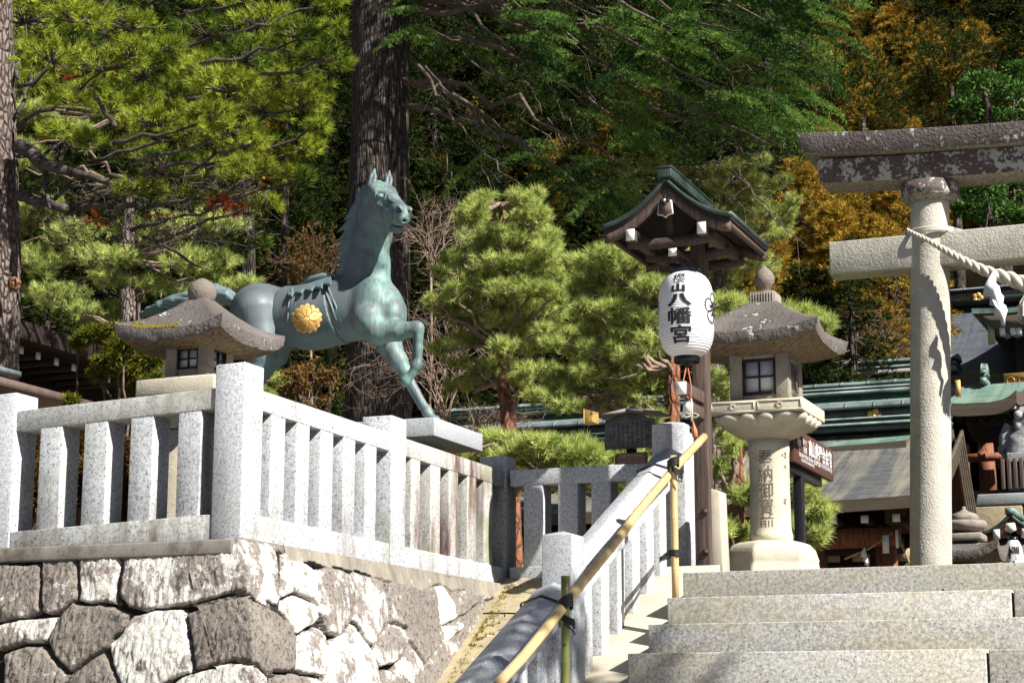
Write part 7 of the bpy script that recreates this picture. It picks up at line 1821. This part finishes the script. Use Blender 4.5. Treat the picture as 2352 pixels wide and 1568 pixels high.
dark = [(60,300),(250,330),(430,400),(620,180),(700,300),(560,60),(760,100),(660,440),(1000,120),(1080,280),(1180,60),(1280,240),(1400,400),(1020,380),(1500,330),(1350,80),(1560,200),(1650,60),(1750,250),(1820,150),(2330,0),(2250,-200),(2320,460),(2080,560),(1950,560),(900,200),(150,60),(350,20),(-60,200),(1240,450),(1850,620),(1600,480),(500,200),(850,-100),(980,-150),(1100,-120),(700,-80),(450,-120),(1250,-100),(1450,-80),(1600,-120),(1150,180),(1450,220),(2320,-160),(1330,330),(860,350),(120,420),(2180,420),(-100,-50),(50,-150),(250,-200),(600,-180),(800,-60),(930,20),(1060,-220),(1330,-180),(1520,-220),(1700,-80),(1900,-250),(2060,-150),(1130,-40),(1000,-40)]
labs_g = ['golden brown cedar high at the top edge above the torii','bright golden cedar with full crown above the torii beam','golden cedar with rounded crown left of the torii beam']
where = ['far up the slope', 'low on the slope', 'midway up the slope']
protos = [cedar_proto(11, 2.3, 'n_cedar', 'x', 1, nsp=5200), cedar_proto(9, 2.7, 'n_cedar', 'x', 2, nsp=5200), cedar_proto(12, 2.4, 'n_cedar_shade', 'x', 3), cedar_proto(10, 2.8, 'n_cedar_shade', 'x', 4)]
used_p = set(); HH = [11, 9, 12, 10]; marks = []
def region(px, py):
    h = 'left edge' if px < 150 else 'big left pine' if px < 540 else 'bronze horse' if px < 1000 else 'tall garden pine' if px < 1330 else 'copper gable' if px < 1700 else 'cream stone lantern' if px < 1900 else 'torii beam' if px < 2250 else 'right edge'
    return h
cnt = {}
for kind, lst in (('g', gold), ('d', dark)):
    for i, (px, py) in enumerate(lst):
        pi = (i % 2) + (0 if kind == 'g' else 2); P0_ = protos[pi]
        Y = {'g': 44, 'd': 40}[kind] + (330 - py) * .036 + rng.uniform(-2, 2); Y = max(37.5, min(78, Y)); Y = max(Y, 52 + (i % 5)) if px > 2060 else Y
        top = px3(px, py, Y); g0 = .6 + float(hill_h(top[0], Y)); sc = (top[2] - g0) / HH[pi]; 
        if sc < .55: sc = .55
        sc = min(sc, 1.9)
        key = (kind, region(px, py)); cnt[key] = cnt.get(key, 0) + 1
        loc = (top[0], Y, top[2] - HH[pi] * sc)
        marks.append((kind, px, py, pi, loc, sc, key))
order = {}
for kind, px, py, pi, loc, sc, key in marks:
    same = sorted([mk for mk in marks if mk[6] == key], key=lambda mk: mk[1]); k_ = [mk[1:3] for mk in same].index((px, py)); tot = len(same)
    pos = '' if tot == 1 else (['leftmost ', 'rightmost '][k_ > 0] if k_ in (0, tot - 1) else ['second ', 'third ', 'fourth ', 'fifth ', 'sixth ', 'seventh ', 'eighth ', 'ninth ', 'tenth ', 'eleventh ', 'twelfth ', 'thirteenth ', 'fourteenth ', 'fifteenth ', 'sixteenth ', 'seventeenth ', 'eighteenth '][min(k_ - 1, 16)])
    lab = f"{'golden brown' if kind == 'g' else 'shade coloured'} cedar, {pos}{'of those ' if tot > 1 else ''}{'from the left ' if pos and 'most' not in pos else ''}standing behind the {key[1]}" if key[1] not in ('left edge', 'right edge') else f"{'golden brown' if kind == 'g' else 'shade coloured'} cedar, {pos}{'of those ' if tot > 1 else ''}by the {key[1]} of the photo"
    src = protos[pi]
    if pi not in used_p: used_p.add(pi); o = src; o.location = loc
    else: o = copy_thing(src, loc)
    o['label'] = lab; o.scale = (sc * (1.15 if sc < 1 else 1), sc * (1.15 if sc < 1 else 1), sc); o.rotation_euler = (0, 0, rng.uniform(0, 6.28))

# ---------- broadleaf tree at the right, bamboo grass, shrubs
def leaves(m, P, D, L, W, tint=None, spread=.5):
    N = len(P); d = unit(D + spread * rng.normal(size=(N, 3))); s_ = unit(np.cross(d, rng.normal(size=(N, 3)))); Ln = (L * rng.uniform(.6, 1.2, N))[:, None]
    V = np.stack([P, P + d * Ln * .45 + s_ * W * .5, P + d * Ln, P + d * Ln * .45 - s_ * W * .5], 1).reshape(-1, 3)
    m.add(V, np.arange(N * 4).reshape(-1, 4), np.repeat(rng.random(N) if tint is None else tint, 4))
for (lab, Y, pads, tr) in (('fresh green broadleaf tree at the right edge above the torii beam', 46.0, [(2260,200,60,30),(2330,230,50,40),(2290,280,50,30),(2220,250,40,25),(2340,170,40,30)], (2300, 420)), ('dark green broadleaf tree glimpsed between the two torii beams', 43.0, [(2260,440,50,25),(2330,430,50,30),(2290,490,60,25),(2340,500,30,20),(2230,480,40,20)], (2300, 620))):
    b = px3(*tr, Y); g0 = .6 + float(hill_h(b[0], Y)); t = Tree('broadleaf_tree', lab, 'tree', (b[0], Y, g0 - .3)); part('trunk', trunk_mesh([(b[0], Y, g0 - .5), b, px3(pads[0][0], pads[0][1], Y)], [.2, .14, .05], n=10, seg=20), M['bark_cedar'], t.T, smooth=True)
    for px, py, a_, c_ in pads:
        k = pxs(Y, px); c = px3(px, py, Y + rng.uniform(-1, 1)); P, q = pad_points(c, np.array([a_ * k, a_ * k, c_ * k]), 700, .4, .6); leaves(t.leaf, P, unit(q + [0, 0, .3]), .14, .07); t.limb(b, c, .05, .02)
    t.done('l_green', 'twig')
m = MB()
gx = rng.uniform(px3(1560, 800, 37.2)[0], px3(2110, 800, 37.2)[0], 9000); gy = rng.uniform(35.6, 40.5, 9000)
Hs = rng.uniform(.15, 1.15, 9000); base_z = .6 + hill_h(gx, gy) + fbm(np.stack([gx, gy, gx * 0], -1), .25, 4) * 3 * np.clip((gy - 33) / 6, 0, 1)
leaves(m, np.stack([gx, gy, base_z + Hs + .8], -1), np.tile([.2, -.4, .25], (9000, 1)), .26, .07, spread=.7)
o = single('bamboo_grass', m, M['l_sasa'], (float(gx.mean()), 38, 4), 'pale sunlit bamboo grass covering the foot of the slope above the shrine roofs', 'bamboo grass', attr=True, kind='stuff')
def bare_shrub(label, Y, px, py, w, h, n=26, col='twig_pale', leafy=None, base_py=None, rr=.008, nm='bare_shrub', up=1.0):
    b = px3(px, base_py or (py + h), Y); k = pxs(Y, px); zb_ = .85 if Y < 34 else b[2]; T = Tree(nm, label, 'shrub', (b[0], Y, min(zb_, b[2])))
    W_, H_ = w * k, h * k; root = np.array([b[0], Y, b[2]])
    if b[2] > zb_ + .1: T.br.tube(wiggle((b[0], Y, zb_), root, 5, .02), np.linspace(rr * 2.5, rr * 2, 5), 6)
    def grow(p, d, L, r, dep):
        P = [p]; dd = d.copy()
        for _ in range(4): dd = unit(dd + rng.normal(size=3) * .22); P.append(P[-1] + dd * L / 4)
        T.br.tube(P, np.linspace(r, r * .55, 5), 4 if dep > 1 else 5)
        if leafy and dep > 1: leaves(T.leaf, np.array(P)[1:], np.tile(dd, (4, 1)), .05, .025, spread=.9)
        if dep < 3:
            for _ in range(3 if dep else 4): grow(P[rng.integers(2, 5)], unit(dd + rng.normal(size=3) * .65), L * rng.uniform(.45, .7), r * .55, dep + 1)
    for i in range(n):
        an = rng.uniform(0, 2 * math.pi); d = unit(np.array([math.cos(an) * W_ / H_ * .6, math.sin(an) * W_ / H_ * .6, up * rng.uniform(.6, 1.1)])); grow(root + rng.normal(size=3) * [W_ * .12, W_ * .12, H_ * .03], d, H_ * rng.uniform(.45, .8), rr, 0)
    T.done(leafy or 'l_red', col, 'leaves'); return T
bare_shrub('bare pinkish shrub between the horse head and the tall garden pine', 21.5, 990, 430, 80, 170, 14, base_py=620, rr=.008)
bare_shrub('tangled bare shrub with brown leaves behind the saddle', 23.0, 710, 520, 150, 130, 18, leafy='l_red', base_py=660, rr=.009)
bare_shrub('pale leafless bush right of the raised horse foreleg', 21.0, 1015, 600, 100, 330, 18, base_py=960, rr=.009)
bare_shrub('low leafless bush under the horse belly', 18.0, 700, 790, 90, 100, 12, base_py=930, rr=.006, leafy='l_red')
bare_shrub('grey leafless bush over the corridor roof', 20.0, 1110, 880, 170, 90, 18, base_py=985, rr=.008)
bare_shrub('reddish bare bushes on the slope left of the torii column', 39.0, 1975, 690, 150, 110, 30, base_py=800, rr=.018, leafy='l_red')
bare_shrub('bare undergrowth in shade left of the great trunk', 26.0, 760, 600, 100, 180, 24, base_py=800, rr=.012, leafy='l_red')
def sprayshrub(label, Y, blobs, base, leafm, n_=160, L=.06, W=.014, nm='cypress_shrub', cat='shrub'):
    b = px3(*base, Y); t = Tree(nm, label, cat, (b[0], Y, .87))
    for px, py, a_, c_ in blobs:
        k = pxs(Y, px); c = px3(px, py, Y + rng.uniform(-.3, .3)); n = int(n_ * a_ * c_ / 900) + 20; P, q = pad_points(c, np.array([a_ * k, a_ * k * .8, c_ * k]), n, .2, .5)
        t.limb((b[0], Y, .9), c, .018, .006, 7, .06); needles(t.leaf, P, unit(q + [.2, -.2, .1]), 8, L, W, .5, rng.beta(1.5, 2.2, n))
        for j in range(0, n, 4): t.br.tube(wiggle(c, P[j], 3, .05), [.006, .004, .003], 4)
    t.done(leafm, 'twig')
sprayshrub('yellowing cypress shrub left of the mossy stone lantern', 11.2, [(285,800,40,26),(340,830,36,24),(250,830,36,16),(230,862,26,12),(300,860,40,22),(350,880,30,18),(320,905,50,16),(215,770,36,18),(180,790,20,12),(265,760,30,14),(162,920,16,8),(395,760,30,14)], (310, 1000), 'l_cypress')
sprayshrub('reddish brown azalea behind the left granite fence', 9.6, [(60,1030,30,70),(75,1130,30,50),(170,1040,30,80),(175,1150,25,40),(270,1060,30,60),(280,1150,30,50),(380,1060,20,50),(230,1100,60,60),(120,1100,40,60)], (200, 1215), 'l_red', n_=260, L=.04, W=.018, nm='azalea_shrub')
b = px3(330, 990, 9.9)
# orange marker of wood low behind the fence
m = MB(); a_ = px3(278, 1190, 9.4); m.box(a_[0] - .9, a_[0] + .1, 9.4, 9.46, .87, a_[2] + .08); single('low_board', m, M['wood_red'], (a_[0], 9.4, .87), 'low reddish board just behind the base of the left fence', 'board')
# a large conifer outside the frame on the right whose shade falls on the lower steps
t = Tree('roadside_pine', 'large pine standing right of the steps and shading their foot', 'pine tree', (3.4, 5.9, LOW))
part('trunk', trunk_mesh([(4.8, 4.4, LOW), (4.6, 4.5, 4), (4.4, 4.6, 7.5)], [.3, .24, .08], n=20, seg=40), M['bark_pine'], t.T, smooth=True)
for c, r in (((2.0, 6.85, 4.95), (.5, .8, .72)), ((6.0, 3.6, 7.0), (1.2, 1.0, .8))):
    P, q = pad_points(np.array(c), np.array(r), 520, .2, .5); needles(t.leaf, P, unit(q + [0, 0, .3]), 18, .12, .012, .6); t.limb((4.6, 4.5, c[2] - .5), c, .05, .02)
t.done('n_pine', 'twig')

# moss and grass tufts in the joint between wall and ramp
mz_ = MB(); ny = 520; yy_ = rng.uniform(8.2, 11.2, ny); zz_ = zr(yy_); xx_ = -4.655 + BAT * (.88 - zz_) + rng.exponential(.035, ny) + .03
needles(mz_, np.stack([xx_, yy_, zz_ - .005], -1), np.tile([.1, 0, 1.0], (ny, 1)), 6, .028, .008, .6)
mo_ = single('wall_foot_moss', mz_, M['moss'], (-4.5, 9.7, .3), 'yellow green moss and grass tufts along the foot of the stone wall', 'moss', attr=True, kind='stuff')
fl_ = MB(); nl = 60; xl_ = rng.uniform(-4.45, -3.75, nl); yl_ = rng.uniform(8.3, 11.1, nl); leaves(fl_, np.stack([xl_, yl_, zr(yl_) + .012], -1), np.tile([.4, .4, .35], (nl, 1)), .035, .02, spread=.8)
xs2 = rng.uniform(-2.9, 1.5, 24); si = rng.integers(0, 5, 24); leaves(fl_, np.stack([xs2, 10.1 - TR * si - rng.exponential(.03, 24) - .02 + TR * 0, TOPZ - RI * (si + 1) + .012], -1), np.tile([.4, -.2, .3], (24, 1)), .03, .02, spread=.8)
single('fallen_leaves', fl_, M['n_red'], (-3, 9.5, .5), 'a few rust coloured fallen leaves scattered on the ramp and steps', 'fallen leaves', attr=True, kind='stuff')
